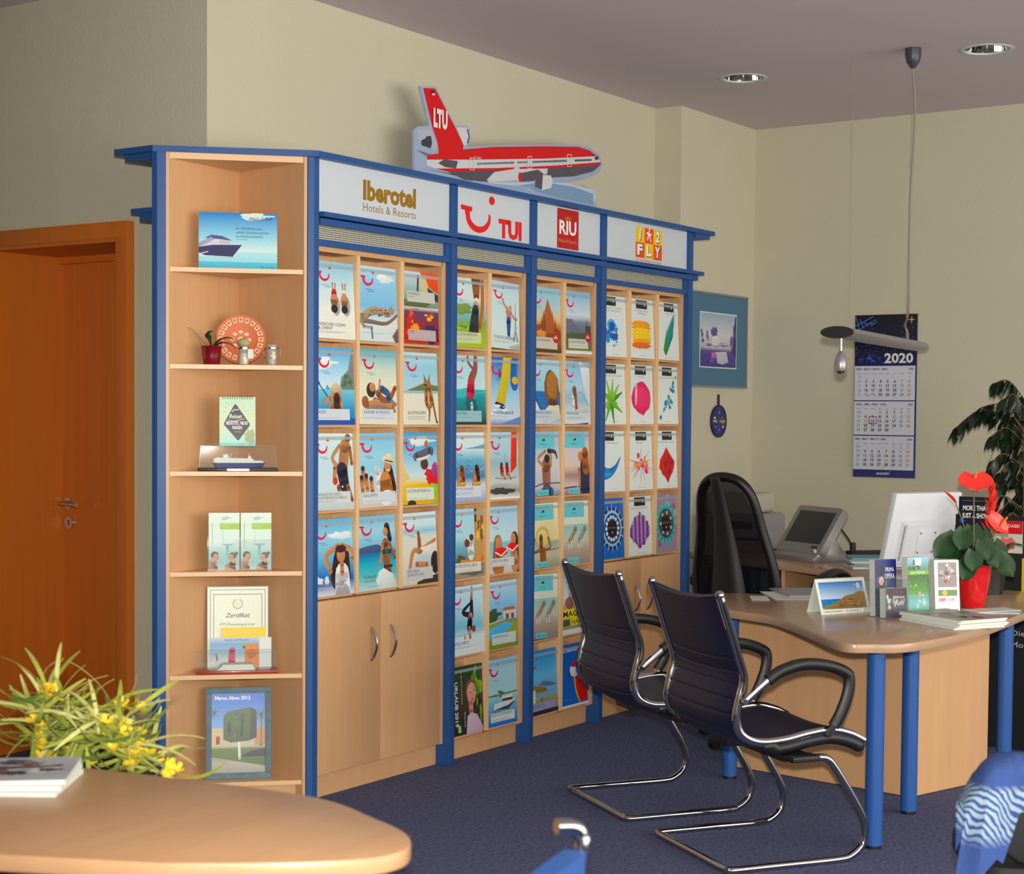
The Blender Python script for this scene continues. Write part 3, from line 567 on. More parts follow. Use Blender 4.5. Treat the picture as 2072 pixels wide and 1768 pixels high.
def c_wint(A):
    base(A, (0, (120, 150, 210)), (.1, (200, 214, 226)), (.45, (160, 206, 232)), (1, (40, 110, 200)))
    A.p([(.5, 1), (.8, 1), (.68, .7), (.5, .3), (.2, .32), (.4, .68)], (206, 186, 30)); A.e(.36, .76, .06, .07, (90, 80, 150)); A.ln([(.22, .3), (.46, .26)], .1, (40, 36, 70)); A.ln([(.84, .94), (.84, .6)], .2, (50, 110, 190), .24); A.e(.86, .66, .1, .06, (220, 180, 60)); A.splat(.3, .2, .4, .1, [(226, 234, 240), (170, 196, 226)], 10, 5, .4)
    lg(A, .06); A.t('WINTERURLAUB', .1, .155, .042, TI, fit=.68); A.small(.1, .12, .5); A.p([(.3, 0), (1, .12), (1, 0)], (110, 140, 210))
def c_deut(A):
    base(A, (0, (150, 170, 210)), (.22, (206, 216, 224)), (.35, (70, 130, 180)), (.6, (110, 176, 210)), (.74, (190, 222, 232)), (.76, (206, 228, 234)), (1, (216, 232, 232)))
    A.p([(.35, .76), (.7, .79), (1, .83), (1, .76)], (120, 170, 200)); A.splat(.5, .5, .5, .12, [(60, 120, 176), (140, 190, 214)], 20, 3, .12)
    for x, h in ((.28, (110, 76, 60)), (.74, (40, 30, 44))): A.ln([(x, .44), (x, .24)], .22, SKIN, .2); A.ln([(x, .48), (x + .05, .32)], .13, h, .1); A.ln([(x - .1, .38), (x - .14, .22)], .04, SKIN); A.ln([(x - .1, .26), (x + .1, .26)], .04, (220, 180, 60))
    lg(A, .0); A.r(.0, .06, .85, .22, (206, 216, 226)); A.t('DEUTSCHLAND', .02, .165, .036, TI, fit=.6); A.small(.02, .13, .6, n=3)
def c_sail(A):
    base(A, (0, (226, 228, 222)), (.12, (150, 150, 140)), (.25, (196, 204, 200)), (.55, (150, 186, 196)), (.66, (170, 206, 220)), (1, (180, 214, 228)))
    A.p([(.78, 1), (.98, 1), (.92, .48), (.72, .38)], (226, 60, 44)); A.ln([(.55, .68), (.54, .5)], .012, (120, 130, 136)); A.blob(.4, .12, .4, .05, (60, 60, 62), 6); A.ln([(.2, .32), (.5, .3), (.9, .32)], .02, (130, 136, 136))
    for x in (.42, .6): A.ln([(x, .48), (x + .02, .38)], .11, (190, 50, 50)); A.ln([(x + .03, .38), (x + .12, .3)], .06, SKIN); A.e(x, .52, .04, .03, HAIR)
    A.r(.0, .0, 1, .03, (230, 232, 228)); lg(A, .06); A.small(.12, .22, .55, n=4)
def c_nord(A):
    base(A, (0, (150, 140, 120)), (.25, (110, 120, 110)), (.45, (120, 180, 200)), (.6, (176, 216, 226)), (1, (170, 214, 232)))
    A.r(.7, .2, 1, 1, (196, 150, 90)); A.splat(.85, .7, .15, .3, [(220, 190, 110), (120, 80, 60), (230, 200, 60)], 14, 2, .5); A.p([(0, .12), (.2, .34), (.4, .3), (.3, .1)], (70, 90, 60)); A.r(.72, .8, .78, 1, (60, 40, 70))
    A.ln([(.55, .52), (.58, .32)], .2, (220, 220, 216), .2); A.e(.46, .5, .08, .06, (120, 60, 50)); A.e(.6, .58, .07, .05, (90, 60, 50)); A.ln([(.3, .22), (.6, .2), (.95, .28)], .12, (220, 140, 80), .1); A.blob(.6, .08, .4, .05, (100, 100, 90), 7)
    lg(A, .0); A.r(.0, .08, .88, .22, (214, 212, 204)); A.t('NORDITALIEN', .03, .155, .042, TI, fit=.72); A.small(.03, .1, .6)
def c_sued(A):
    base(A, (0, (206, 196, 180)), (.3, (150, 196, 206)), (.45, (130, 190, 210)), (.5, (196, 222, 230)), (1, (160, 206, 230)))
    A.ln([(.32, .48), (.3, .12)], .26, (150, 110, 80), .4); A.e(.34, .44, .11, .1, SKIN); A.ln([(.88, .52), (.92, .1)], .24, (44, 30, 40), .34); A.e(.84, .5, .09, .09, SKIN); A.ln([(.84, .34), (.88, .1)], .2, (200, 140, 100), .26); A.ln([(.34, .3), (.34, .06)], .24, (190, 120, 70), .3)
    for x, y in ((.42, .32), (.8, .38)): A.e(x, y, .22 if x < .5 else .17, .065, (226, 50, 50)); A.r(x - .22, y, x + .2, y + .07, (226, 50, 50)) if 0 else A.ln([(x - .2, y + .0), (x, y - .06), (x + .2, y + .02)], .03, (230, 232, 220))
    lg(A, .04); A.r(.08, .1, .85, .23, (206, 206, 204)); A.t('SÜDITALIEN', .1, .165, .042, TI, fit=.52); A.small(.12, .12, .5, n=2)
def c_well(A):
    base(A, (0, (220, 226, 228)), (.25, (206, 224, 226)), (.4, (120, 190, 210)), (.7, (176, 216, 232)), (1, (190, 222, 236)))
    K = (34, 30, 50); A.ln([(.62, .55), (.66, .94)], .13, K, .05); A.ln([(.66, .8), (.66, .97)], .05, SKIN); A.ln([(.6, .56), (.36, .62), (.6, .74)], .11, K, .05); A.ln([(.6, .56), (.56, .42)], .12, SKIN); A.ln([(.57, .48), (.55, .38)], .15, K); A.ln([(.55, .38), (.56, .24)], .07, SKIN); A.e(.68, .36, .06, .05, (130, 70, 50)); A.ln([(0, .28), (1, .33)], .012, (150, 160, 170)); A.ln([(.4, .28), (.4, .22)], .03, (180, 80, 60))
    lg(A, .0); A.t('WELLNESS', .02, .155, .045, TI, fit=.5); A.small(.03, .12, .6, n=2)
def c_feri(A):
    base(A, (0, (120, 140, 50)), (.25, (150, 160, 60)), (.4, (130, 140, 90)), (.48, (120, 180, 220)), (.8, (150, 200, 230)), (1, (180, 216, 236)))
    A.blob(.2, .5, .22, .09, (60, 84, 56), 2); A.r(.52, .42, .95, .55, (206, 196, 190)); A.p([(.48, .55), (.58, .6), (.86, .6), (.96, .55)], (170, 110, 90)); A.r(.6, .42, .7, .5, (110, 90, 90)); A.r(.78, .42, .88, .5, (110, 90, 90)); A.p([(0, .14), (0, .3), (.6, .38), (.84, .34), (.4, .14)], (90, 180, 226)); A.ln([(0, .38), (.5, .42)], .02, (210, 210, 200))
    lg(A, .12); A.r(.12, .06, .92, .22, (200, 210, 210)); A.t('FERIENHAUS', .16, .155, .04, TI, fit=.5); A.small(.16, .08, .4)
def c_boot(A):
    base(A, (0, (60, 120, 210)), (.3, (110, 180, 210)), (.42, (150, 206, 216)), (.5, (170, 216, 226)), (.8, (170, 214, 230)), (1, (150, 204, 232)))
    A.splat(.4, .46, .2, .06, [(110, 120, 60), (80, 100, 60)], 8, 3); A.p([(0, .44), (1, .46), (1, .48), (0, .46)], (90, 120, 80)); A.p([(.2, .24), (.24, .33), (.9, .37), (.96, .34), (.7, .22)], (214, 218, 220)); A.p([(.2, .24), (.7, .22), (.96, .34), (.7, .28)], (60, 70, 80)); A.r(.5, .35, .85, .41, (90, 60, 70)); A.r(.48, .39, .85, .43, (222, 224, 224)); A.ln([(.22, .2), (.6, .18)], .04, (50, 70, 100))
    lg(A, .06); A.r(.1, .06, .9, .2, (214, 220, 220)); A.t('BOOTSFERIEN', .13, .145, .042, TI, fit=.68); A.small(.13, .1, .6, n=3)
def c_natu(A):
    A.bands((0, (40, 36, 34)), (.5, (70, 60, 50)), (1, (40, 70, 36))); A.splat(.75, .75, .25, .3, [(120, 170, 50), (90, 140, 50), (150, 190, 80)], 14, 4, .5); A.splat(.9, .4, .12, .3, [(110, 160, 50), (30, 40, 30)], 8, 6, .5)
    A.e(.62, .64, .17, .15, (120, 84, 66)); A.e(.64, .58, .14, .16, (214, 160, 140)); A.ln([(.6, .46), (.62, .3)], .13, (206, 150, 130)); A.p([(.45, 0), (.5, .26), (.62, .3), (.8, .26), (.98, .06), (.98, 0)], (200, 176, 196)); A.e(.6, .6, .02, .01, HAIR); A.e(.72, .62, .02, .01, HAIR); A.ln([(.63, .49), (.7, .5)], .02, (170, 60, 70))
    A.t('URLAUB 2019', .12, .78, .075, (220, 222, 214), rot=-90, bold=.02); A.t('Von der Natur zum Erlebnis', .32, .95, .03, (200, 210, 200), rot=-90); A.t('Österreich', .4, .33, .035, (206, 216, 200), rot=-90); A.p([(.2, .04), (.3, .04), (.28, .14), (.2, .16)], (140, 200, 130))
def c_cast(A):
    base(A, (0, (60, 40, 36)), (.1, (140, 80, 40)), (.4, (190, 120, 60)), (.5, (220, 190, 140)), (.7, (176, 206, 210)), (1, (140, 200, 226)))
    C1, C2 = (176, 100, 60), (140, 74, 44); A.blob(.5, .28, .6, .14, C2, 4, .15)
    for x, y, wd in ((.55, .84, .12), (.4, .66, .06), (.7, .66, .07), (.32, .56, .05), (.8, .54, .05)): A.p([(x - wd, .3), (x - wd, y - .2), (x, y), (x + wd, y - .2), (x + wd, .3)], C1 if wd > .06 else C2)
    A.blob(.3, .28, .18, .06, (220, 150, 80), 8); lg(A, .0); A.r(.0, .05, .85, .23, (200, 196, 180)); A.t('RUNDREISEN', .04, .165, .04, TI, fit=.56); A.e(.8, .23, .11, .08, (206, 20, 40)); A.t('UNSER', .8, .25, .016, W_, al='C'); A.t('NEUER', .8, .22, .022, W_, al='C', bold=.03)
def c_moun(A):
    base(A, (0, (226, 228, 222)), (.05, (226, 228, 222)), (.06, (110, 120, 60)), (.25, (90, 100, 70)), (.5, (120, 130, 150)), (.62, (206, 220, 226)), (1, (130, 190, 226)))
    A.p([(0, .3), (0, .62), (.2, .6), (.45, .45), (.7, .36), (1, .42), (1, .28)], (104, 110, 134)); A.blob(.5, .3, .5, .05, (70, 90, 56), 3); A.r(.78, .3, .98, .46, (70, 66, 64)); A.r(.82, .45, .85, .54, (80, 74, 70)); A.blob(.3, .58, .3, .03, (190, 200, 210), 5)
    lg(A, .06); A.r(.12, .09, .86, .24, (206, 206, 190)); A.t('RUNDREISEN', .15, .175, .042, TI, fit=.6); A.small(.15, .13, .6); A.e(.86, .27, .1, .08, (206, 20, 40)); A.t('UNSER', .86, .29, .016, W_, al='C'); A.t('NEUER', .86, .26, .022, W_, al='C', bold=.03)
def c_nied(A):
    base(A, (0, (190, 206, 216)), (.2, (60, 120, 180)), (.5, (40, 110, 180)), (.52, (150, 206, 230)), (1, (176, 218, 236)))
    A.p([(0, .5), (.45, .05), (.3, 0), (0, 0)], (206, 220, 226)); A.ln([(.05, .46), (.45, .08)], .04, (40, 60, 120)); A.blob(.7, .56, .27, .28, (130, 84, 44), 4, .08); A.blob(.72, .6, .2, .22, (170, 116, 64), 8, .12); A.p([(.4, .2), (.6, .3), (.95, .3), (1, .1), (.5, .0)], (220, 206, 180)); A.blob(.72, .34, .16, .05, (90, 50, 30), 6)
    lg(A, .0); A.r(.0, .06, .82, .22, (190, 204, 216)); A.t('NIEDERLANDE', .04, .16, .04, TI, fit=.62); A.small(.04, .12, .6, n=2)
def c_kroa(A):
    base(A, (0, (214, 222, 226)), (.25, (190, 212, 222)), (.4, (150, 190, 216)), (.6, (180, 214, 232)), (1, (140, 196, 230)))
    A.p([(.6, 1), (1, .9), (1, .3), (.85, .4)], (216, 226, 232)); A.ln([(.42, .48), (.46, .24)], .14, SK2, .1); A.e(.4, .54, .08, .07, (130, 84, 60)); A.ln([(.34, .42), (.36, .26)], .1, (226, 228, 228)); A.ln([(.55, .5), (.7, .52), (.8, .4), (.95, .3)], .02, (150, 160, 170)); A.blob(.7, .22, .25, .04, (206, 196, 180), 3); A.p([(.4, 0), (.9, .03), (.9, 0)], (90, 90, 150))
    lg(A, .06); A.t('KROATIEN', .08, .15, .042, TI, fit=.46); A.small(.08, .11, .7, n=3)
def c_ms(k):
    def f(A):
        if k == 0: base(A, (0, (120, 130, 150)), (.12, (190, 186, 190)), (.5, (206, 206, 208)), (.7, (180, 200, 216)), (1, (160, 190, 220)))
        elif k == 1: base(A, (0, (150, 120, 120)), (.15, (206, 190, 190)), (.3, (170, 130, 130)), (.45, (220, 200, 180)), (.7, (206, 200, 206)), (1, (170, 186, 216)))
        elif k == 2: base(A, (0, (150, 150, 120)), (.2, (190, 190, 160)), (.4, (150, 170, 160)), (.42, (226, 210, 150)), (1, (226, 226, 190)))
        else: base(A, (0, (150, 136, 128)), (.25, (180, 164, 150)), (.38, (190, 200, 190)), (.6, (150, 196, 190)), (.62, (216, 222, 206)), (1, (216, 226, 216)))
        A.r(.06, .74, .84, .98, (110, 200, 212)); A.script(.16, .93, .5, (40, 60, 90), k); A.p([(.38, .86), (.5, .9), (.52, .855)], (30, 50, 90)); A.t('Mein Schiff', .45, .925, .03, (40, 60, 90), fit=.5, al='C', shear=.3); A.t('KATALOG', .45, .79, .025, (50, 90, 110), al='C')
        if k == 0: A.ln([(.52, .48), (.52, .1)], .3, (150, 100, 84), .26); A.e(.56, .58, .1, .07, HAIR); A.ln([(.42, .46), (.24, .58), (.5, .7)], .07, SKIN); A.ln([(.68, .46), (.7, .62), (.6, .7)], .07, SKIN); A.ln([(.62, .7), (.85, .68), (.92, .58)], .1, (60, 50, 60), .04); A.ln([(0, .14), (.4, .2), (1, .19)], .025, (90, 80, 100)); A.ln([(.4, .06), (.66, .06)], .2, (60, 100, 150))
        elif k == 1: A.ln([(.82, .48), (.8, .05)], .34, (44, 50, 80), .36); A.e(.66, .6, .09, .08, (190, 130, 90)); A.ln([(.84, .66), (.86, .4)], .24, (170, 100, 60), .26); A.ln([(.6, .4), (.6, .1)], .08, SKIN); A.ln([(0, .1), (.5, .12)], .03, (170, 40, 60))
        elif k == 2: A.ln([(.4, .4), (.42, 0)], .2, (150, 90, 50), .22); A.e(.42, .48, .24, .17, (200, 180, 110)); A.e(.42, .46, .19, .13, (220, 204, 140)); A.ln([(.36, .48), (.36, .3)], .12, (130, 84, 50)); A.ln([(.3, .28), (.08, .26), (.14, .46)], .06, (160, 100, 60)); A.ln([(.54, .28), (.68, .3), (.62, .46)], .06, (160, 100, 60)); A.ln([(0, .24), (1, .28)], .015, (90, 70, 60))
        else:
            for x in (.26, .62): A.ln([(x, .36), (x + .24, .56)], .12, (100, 170, 180)); A.ln([(x - .05, .34), (x + .1, .42), (x + .2, .54)], .06, SKIN if x > .5 else (214, 120, 60)); A.ln([(x + .05, .38), (x + .06, .24)], .02, W_); A.ln([(x - .03, .36), (x - .04, .24)], .02, W_)
            A.ln([(0, .62), (1, .62)], .008, (110, 110, 110))
        A.r(.18, .01, .58, .1, (110, 200, 212)); A.smile(.24, .03, .1, (40, 60, 120)); A.t('TUI Cruises', .36, .035, .025, (40, 70, 110), fit=.2)
    return f
def c_magi(A):
    base(A, (0, (226, 228, 226)), (.08, (226, 228, 226)), (.09, (150, 146, 110)), (.2, (170, 170, 130)), (.45, (190, 160, 120)), (.6, (206, 214, 220)), (1, (150, 190, 220)))
    A.ln([(.3, .9), (.4, .6)], .3, (224, 226, 230), .3); A.e(.3, .5, .16, .1, (150, 100, 80)); A.ln([(.3, .95), (.32, .75)], .12, (200, 150, 60)); A.r(0, .26, .95, .4, (240, 214, 30)); A.t('MAGIC', .04, .285, .09, (40, 40, 36), fit=.8, bold=.02); A.r(.32, .14, 1, .25, (240, 214, 30)); A.t('HAPPY', .36, .155, .075, (40, 40, 36), fit=.55, bold=.01); A.r(0, .14, .28, .24, (90, 86, 66)); A.r(.6, .4, .95, .5, (240, 214, 30)); A.t('LIFE', .64, .42, .06, (40, 40, 36))
def c_kaer(A):
    base(A, (0, (40, 44, 56)), (.06, (40, 44, 56)), (.07, (130, 130, 160)), (.2, (150, 140, 60)), (.35, (110, 170, 210)), (.5, (120, 170, 210)), (.6, (110, 190, 230)), (1, (60, 150, 220)))
    A.p([(0, .36), (0, .5), (.35, .44), (.6, .4), (.6, .34)], (140, 116, 50)); A.p([(.3, .46), (.5, .52), (.8, .47), (1, .42), (.6, .42)], (90, 120, 170)); A.r(.0, .2, .2, .4, (216, 210, 200)); A.p([(0, .4), (.12, .46), (.24, .4)], (150, 110, 80)); A.ln([(.42, .26), (.42, .2)], .03, HAIR)
    lg(A, -.12, .74, .36) if 0 else A.smile(.0, .72, .3); A.r(.02, .07, .88, .19, (150, 150, 190)); A.t('KÄRNTEN', .1, .12, .04, TI, fit=.4); A.small(.1, .1, .5)
def c_robi(A):
    A.bands((0, (226, 228, 226)), (.03, (226, 228, 226))); A.bands((.03, (60, 110, 200)), (.5, (50, 100, 190)), (1, (60, 110, 196))); A.t('ROBINSON', .04, .88, .05, (214, 226, 236), fit=.86, bold=.02)
    A.p([(.3, .52), (.36, .64), (.55, .68), (.66, .58), (.6, .48), (.5, .46)], (220, 222, 226)); A.p([(.36, .64), (.5, .72), (.72, .66), (.66, .58), (.58, .62)], (206, 30, 40)); A.p([(.28, .5), (.33, .6), (.36, .5)], (44, 40, 50)); A.p([(.5, .46), (.7, .46), (.98, .2), (.95, .05), (.66, .05), (.54, .25)], (206, 40, 36)); A.ln([(.5, .46), (.54, .25), (.66, .06)], .05, (220, 170, 70)); A.small(.06, .12, .3)
def c_air(k):
    D = {0: ((60, 150, 226), (90, 180, 230), (30, 80, 180)), 1: ((240, 160, 30), (244, 206, 60), (230, 110, 30)), 2: ((60, 140, 60), (30, 130, 160), (90, 150, 40)), 3: ((110, 180, 60), (60, 140, 50), (140, 190, 70)),
         4: ((226, 40, 100), (236, 80, 120), (220, 60, 110)), 5: ((70, 150, 170), (60, 120, 170), (110, 180, 170)), 6: ((40, 130, 210), (70, 170, 220), (50, 110, 190)), 7: ((230, 60, 110), (240, 170, 40), (230, 120, 150)),
         8: ((206, 30, 40), (160, 16, 34), (226, 60, 50)), 10: ((150, 90, 170), (110, 60, 140), (190, 150, 200))}
    def f(A):
        if k in (9, 11):
            c0, c1, c2 = ((50, 110, 190), (150, 200, 236), (24, 56, 120)) if k == 9 else ((150, 140, 170), (60, 170, 176), (50, 60, 60))
            A.bands((0, c0), (1, c0)); A.splat(.5, .5, .6, .6, [c0, tuple(int(c*.8) for c in c0), tuple(min(255, int(c*1.15)) for c in c0)], 26, k, .3, .2)
            A.e(.5, .5, .46, .35, c1 if k == 11 else c2, 28)
            for i in range(16):
                a = 6.283*i/16; A.ln([(.5 + .28*math.cos(a), .5 + .21*math.sin(a)), (.5 + .5*math.cos(a), .5 + .4*math.sin(a))], .045, (214, 226, 236) if k == 9 else (206, 190, 160), .01)
            A.e(.5, .5, .40, .30, c1, 28); A.e(.5, .5, .34, .255, c2, 28)
            for i in range(14): a = 6.283*i/14; A.e(.5 + .25*math.cos(a), .5 + .19*math.sin(a), .05, .035, (214, 220, 226) if k == 9 else ((206, 180, 150) if i % 2 else (90, 70, 90)), 8)
            A.r(.32, .37, .68, .62, (24, 20, 24)); A.t('airtours', .5, .5, .03, (150, 150, 150), fit=.3, al='C'); A.e(.5, .43, .02, .014, W_); return
        A.bands((0, (226, 232, 228)), (.6, (220, 230, 228)), (1, (220, 230, 228)))
        x = {0: .14, 1: .28, 2: .34, 3: .18, 4: .27, 5: .28, 6: .12, 7: .32, 8: .32, 10: .3}[k]
        A.r(x, .84, x + .46, .985, (36, 22, 28)); A.t('airtours', x + .1, .905, .022, (170, 160, 160), fit=.2); A.e(x + .36, .91, .025, .018, W_)
        nm = ['LUXURY TURKEY\nRESIDENCES', 'MITTELMEER\nFERNES', 'STÄDTE', 'KANARISCHE INSELN', 'ASIEN', 'INDISCHER OZEAN', 'SEEREISEN', 'AFRIKA', 'KANARISCHE INSELN', '', 'KREUZFAHRTEN'][k].split('\n')
        for i, n in enumerate(nm): A.t(n, .5 if k != 2 else .55, .79 - i*.045, .026, (130, 138, 144), fit=min(.72, .055*len(n)), al='C')
        c = D[k]
        if k == 0: A.splat(.3, .42, .38, .2, c, 22, 1, .5); A.blob(.5, .34, .16, .06, c[2], 3); A.splat(.5, .22, .12, .1, [c[1]], 4, 2)
        elif k == 1:
            for y, cc in ((.58, 0), (.52, 0), (.46, 1), (.4, 1), (.34, 1), (.28, 0), (.22, 2)): A.blob(.47, y, .4, .055, c[cc], int(y*100), .12)
        elif k == 2:
            for i in range(12): A.ln([(.3 + .035*i, .1 + .07*abs(i - 2)/2), (.42 + .035*i, .5 + .03*i)], .07, c[0] if i < 4 else ((40, 140, 110) if i < 7 else c[1]), .012)
            A.ln([(.72, .5), (.88, .84)], .02, (60, 110, 190), .004)
        elif k == 3:
            A.splat(.38, .38, .3, .16, c, 16, 4, .5)
            for a in (25, 50, 80, 110, 150, 200, 240, 280, 330): A.ln([(.4, .38), (.4 + .5*math.cos(R(a)), .38 + .36*math.sin(R(a)))], .16, c[a % 3], .03)
        elif k == 4: A.blob(.5, .45, .4, .27, c[0], 4, .05, 30); A.blob(.55, .42, .3, .2, c[1], 6, .1); A.p([(.3, .28), (.55, .14), (.8, .3)], c[0]); A.ln([(.3, .64), (.26, .34)], .1, (240, 190, 206), .06)
        elif k == 5:
            rd = random.Random(2); A.splat(.55, .36, .22, .14, c, 10, 3, .5); A.splat(.78, .58, .13, .1, c[:2], 6, 8, .6)
            for i in range(12): u = i/11; A.blob(.12 + .8*u + rd.uniform(-.06, .06), .08 + .76*u + rd.uniform(-.05, .05), .04, .035, c[i % 3], i)
        elif k == 6:
            o = [(-.0 + .09*i, .4 - .12*math.sin(.3*i + .4) + .004*i*i) for i in range(11)]; A.ln([(0, .34), (.2, .3), (.42, .32), (.62, .4), (.82, .56)], .34, c[0], .03); A.ln([(0, .3), (.25, .27), (.45, .3)], .12, c[1], .04); A.ln([(.4, .36), (.62, .43), (.78, .54)], .06, c[2], .02)
        elif k == 7:
            for s_, (x_, y_) in enumerate(((.4, .5), (.66, .48), (.5, .44), (.72, .38), (.36, .4))): A.splat(x_, y_, .18, .12, [c[s_ % 3]], 5, s_ + 3, .6, .5)
            rd = random.Random(5)
            for i in range(16): a = rd.uniform(0, 6.28); A.ln([(.52 + .15*math.cos(a), .45 + .1*math.sin(a)), (.52 + .5*math.cos(a), .45 + .32*math.sin(a))], .02, c[i % 3], .004)
        elif k == 8: A.p([(.5, .72), (.66, .6), (.88, .46), (.84, .34), (.62, .16), (.56, .08), (.4, .2), (.14, .36), (.2, .5), (.36, .6)], c[0]); A.splat(.5, .4, .34, .24, c, 20, 4, .4)
        elif k == 10:
            rd = random.Random(4)
            for i in range(15): x_ = .12 + .055*i; A.ln([(x_, .36 - .2*math.sin(math.pi*i/14) + rd.uniform(-.03, .03)), (x_, .5 + .2*math.sin(math.pi*i/14) + rd.uniform(-.03, .03))], .075, c[i % 3], .05)
        A.small(.36, .04, .3)
    return f
GRID = {0: [[(c_indi, 'Indischer Ozean und Orient with two sunbathers lying head down'), (c_afri, 'Afrika with a leopard resting on a branch'), (c_kana, 'Kanada above and USA below in orange and violet')],
            [(c_asie, 'Asien with a sun-hatted paddler and a rock cliff'), (c_mexi, 'Karibik und Mexiko with a couple lying on sand'), (c_aust, 'Australien with a kangaroo on a beach')],
            [(c_kanar, 'Kanarische Inseln with a wet man in dark shorts'), (c_bale, 'Balearen with a smiling woman in a straw hat'), (c_late, 'Lateinamerika with a figure in a big grey hat and red shawl')],
            [(c_grie, 'Griechenland with a dark-haired woman holding her arms on her head'), (c_tuer, 'Türkei with a woman in a bikini before blue sea'), (c_span, 'Spanien und Portugal with bare legs on a beach')]],
        1: [[(c_kues, 'showing bare hiking legs above green meadow'), (c_stae, 'Städte erleben with a person raising an arm by a tower')],
            [(c_aegy, 'Ägypten with a diver in red plunging into turquoise water'), (c_wint, 'Winterurlaub with yellow ski trousers')],
            [(c_deut, 'showing two bathers seen from behind at the sea'), (c_sail, 'showing sailors under a red sail')],
            [(c_nord, 'Norditalien with a couple sitting by a house wall'), (c_sued, 'Süditalien with two women eating watermelon')],
            [(c_well, 'Wellness with a person doing a handstand'), (c_feri, 'Ferienhaus with a house and a pool')],
            [(c_natu, 'Urlaub 2019 with a portrait on dark green'), (c_boot, 'Bootsferien with a white river boat')]],
        2: [[(c_cast, 'showing an orange spired castle and a red dot'), (c_moun, 'Rundreisen with grey mountains and a red dot')],
            [(c_nied, 'showing long brown hair blowing over a blue sea'), (c_kroa, 'Kroatien with a woman on a pale boat deck')],
            [(c_ms(0), 'with a turquoise box and a woman lifting her arms'), (c_ms(1), 'with a turquoise box and two women at sunset')],
            [(c_ms(2), 'with a turquoise box and a round straw hat'), (c_ms(3), 'with a turquoise box and deckchairs, standing under the sunset cover')],
            [(c_ms(3), 'with a turquoise box and deckchairs, standing above the lake cover'), (c_magi, 'with MAGIC in black on yellow')],
            [(c_kaer, 'showing a white house by a blue mountain lake'), (c_robi, 'in plain blue with a red and white bird')]],
        3: [[(c_air(0), 'white with a blue watercolour cloud'), (c_air(1), 'white with orange and yellow brush stripes'), (c_air(2), 'white with green and teal feather strokes')],
            [(c_air(3), 'white with a green paint splash'), (c_air(4), 'white with a pink round blot'), (c_air(5), 'white with scattered teal dots')],
            [(c_air(6), 'white with a blue brush crescent'), (c_air(7), 'white with a pink and yellow splash'), (c_air(8), 'white with a red diamond-shaped blot')],
            [(c_air(9), 'patterned with a blue and white wheel'), (c_air(10), 'white with violet vertical strokes'), (c_air(11), 'patterned with a teal and mauve rosette')]]}
TILT = R(3)
rdm = random.Random(11)
for (bi, ri, ci, a, b_, z, rack) in CELLS:
    fn, lab = GRID[bi][ri][ci]
    bh, bt = .288, .008 + .006*rdm.random()
    skew = R(rdm.uniform(-.5, .7)) if (bi, ri, ci) not in ((1, 0, 1), (2, 4, 0)) else R(2.0)      # standing a little askew
    side = bh*abs(math.sin(skew)); bw = min(.232, b_ - a - .004 - side); slack = b_ - a - bw - side
    x = a + (side if skew < 0 else 0) + min(.006, slack/2)
    o = MB().box(0, bw, 0, bt, 0, bh).build('travel_brochure', 'paper', None, (x, 4.054, z + max(0, bw*math.sin(skew)) + bt*math.sin(TILT) - .0001))
    o.rotation_euler = (-TILT, skew, 0)
    lb = ('travel brochure titled ' + lab) if not lab.split()[0] in ('showing', 'with', 'in', 'white', 'patterned') else ('travel brochure ' + lab)
    tag(o, lb, 'brochure', 'travel brochures in the racks')
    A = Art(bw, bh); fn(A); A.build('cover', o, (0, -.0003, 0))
    # clear bar of the compartment, across the top of the brochure
    s = MB().box(a, b_, 4.0605, 4.0618, z + .264, z + .277).xf(Matrix.Translation((-rack.location.x, -rack.location.y, 0))).build('clear_bar', 'clear_strip', rack)

# ================================================================== things on the corner shelf
R45 = R(-45)
def put(px, z, d, py=None):        # world spot on a corner-shelf board: pixel column px, depth d behind the front
    zz = z; q = cpos(px, 800, d)
    x = ((q[0] - OC[0]) - (q[1] - OC[1]))*.7071; X, Y = cw(x, d); return (X, Y, zz)
def size_px(w, d): q = cpos(450, 800, d); return w/(F/((M3 @ (q - CAM))[2]))/math.cos(R(0))
def wpx(x0, x1, y, d): return cxz(x1, y, d)[0] - cxz(x0, y, d)[0]
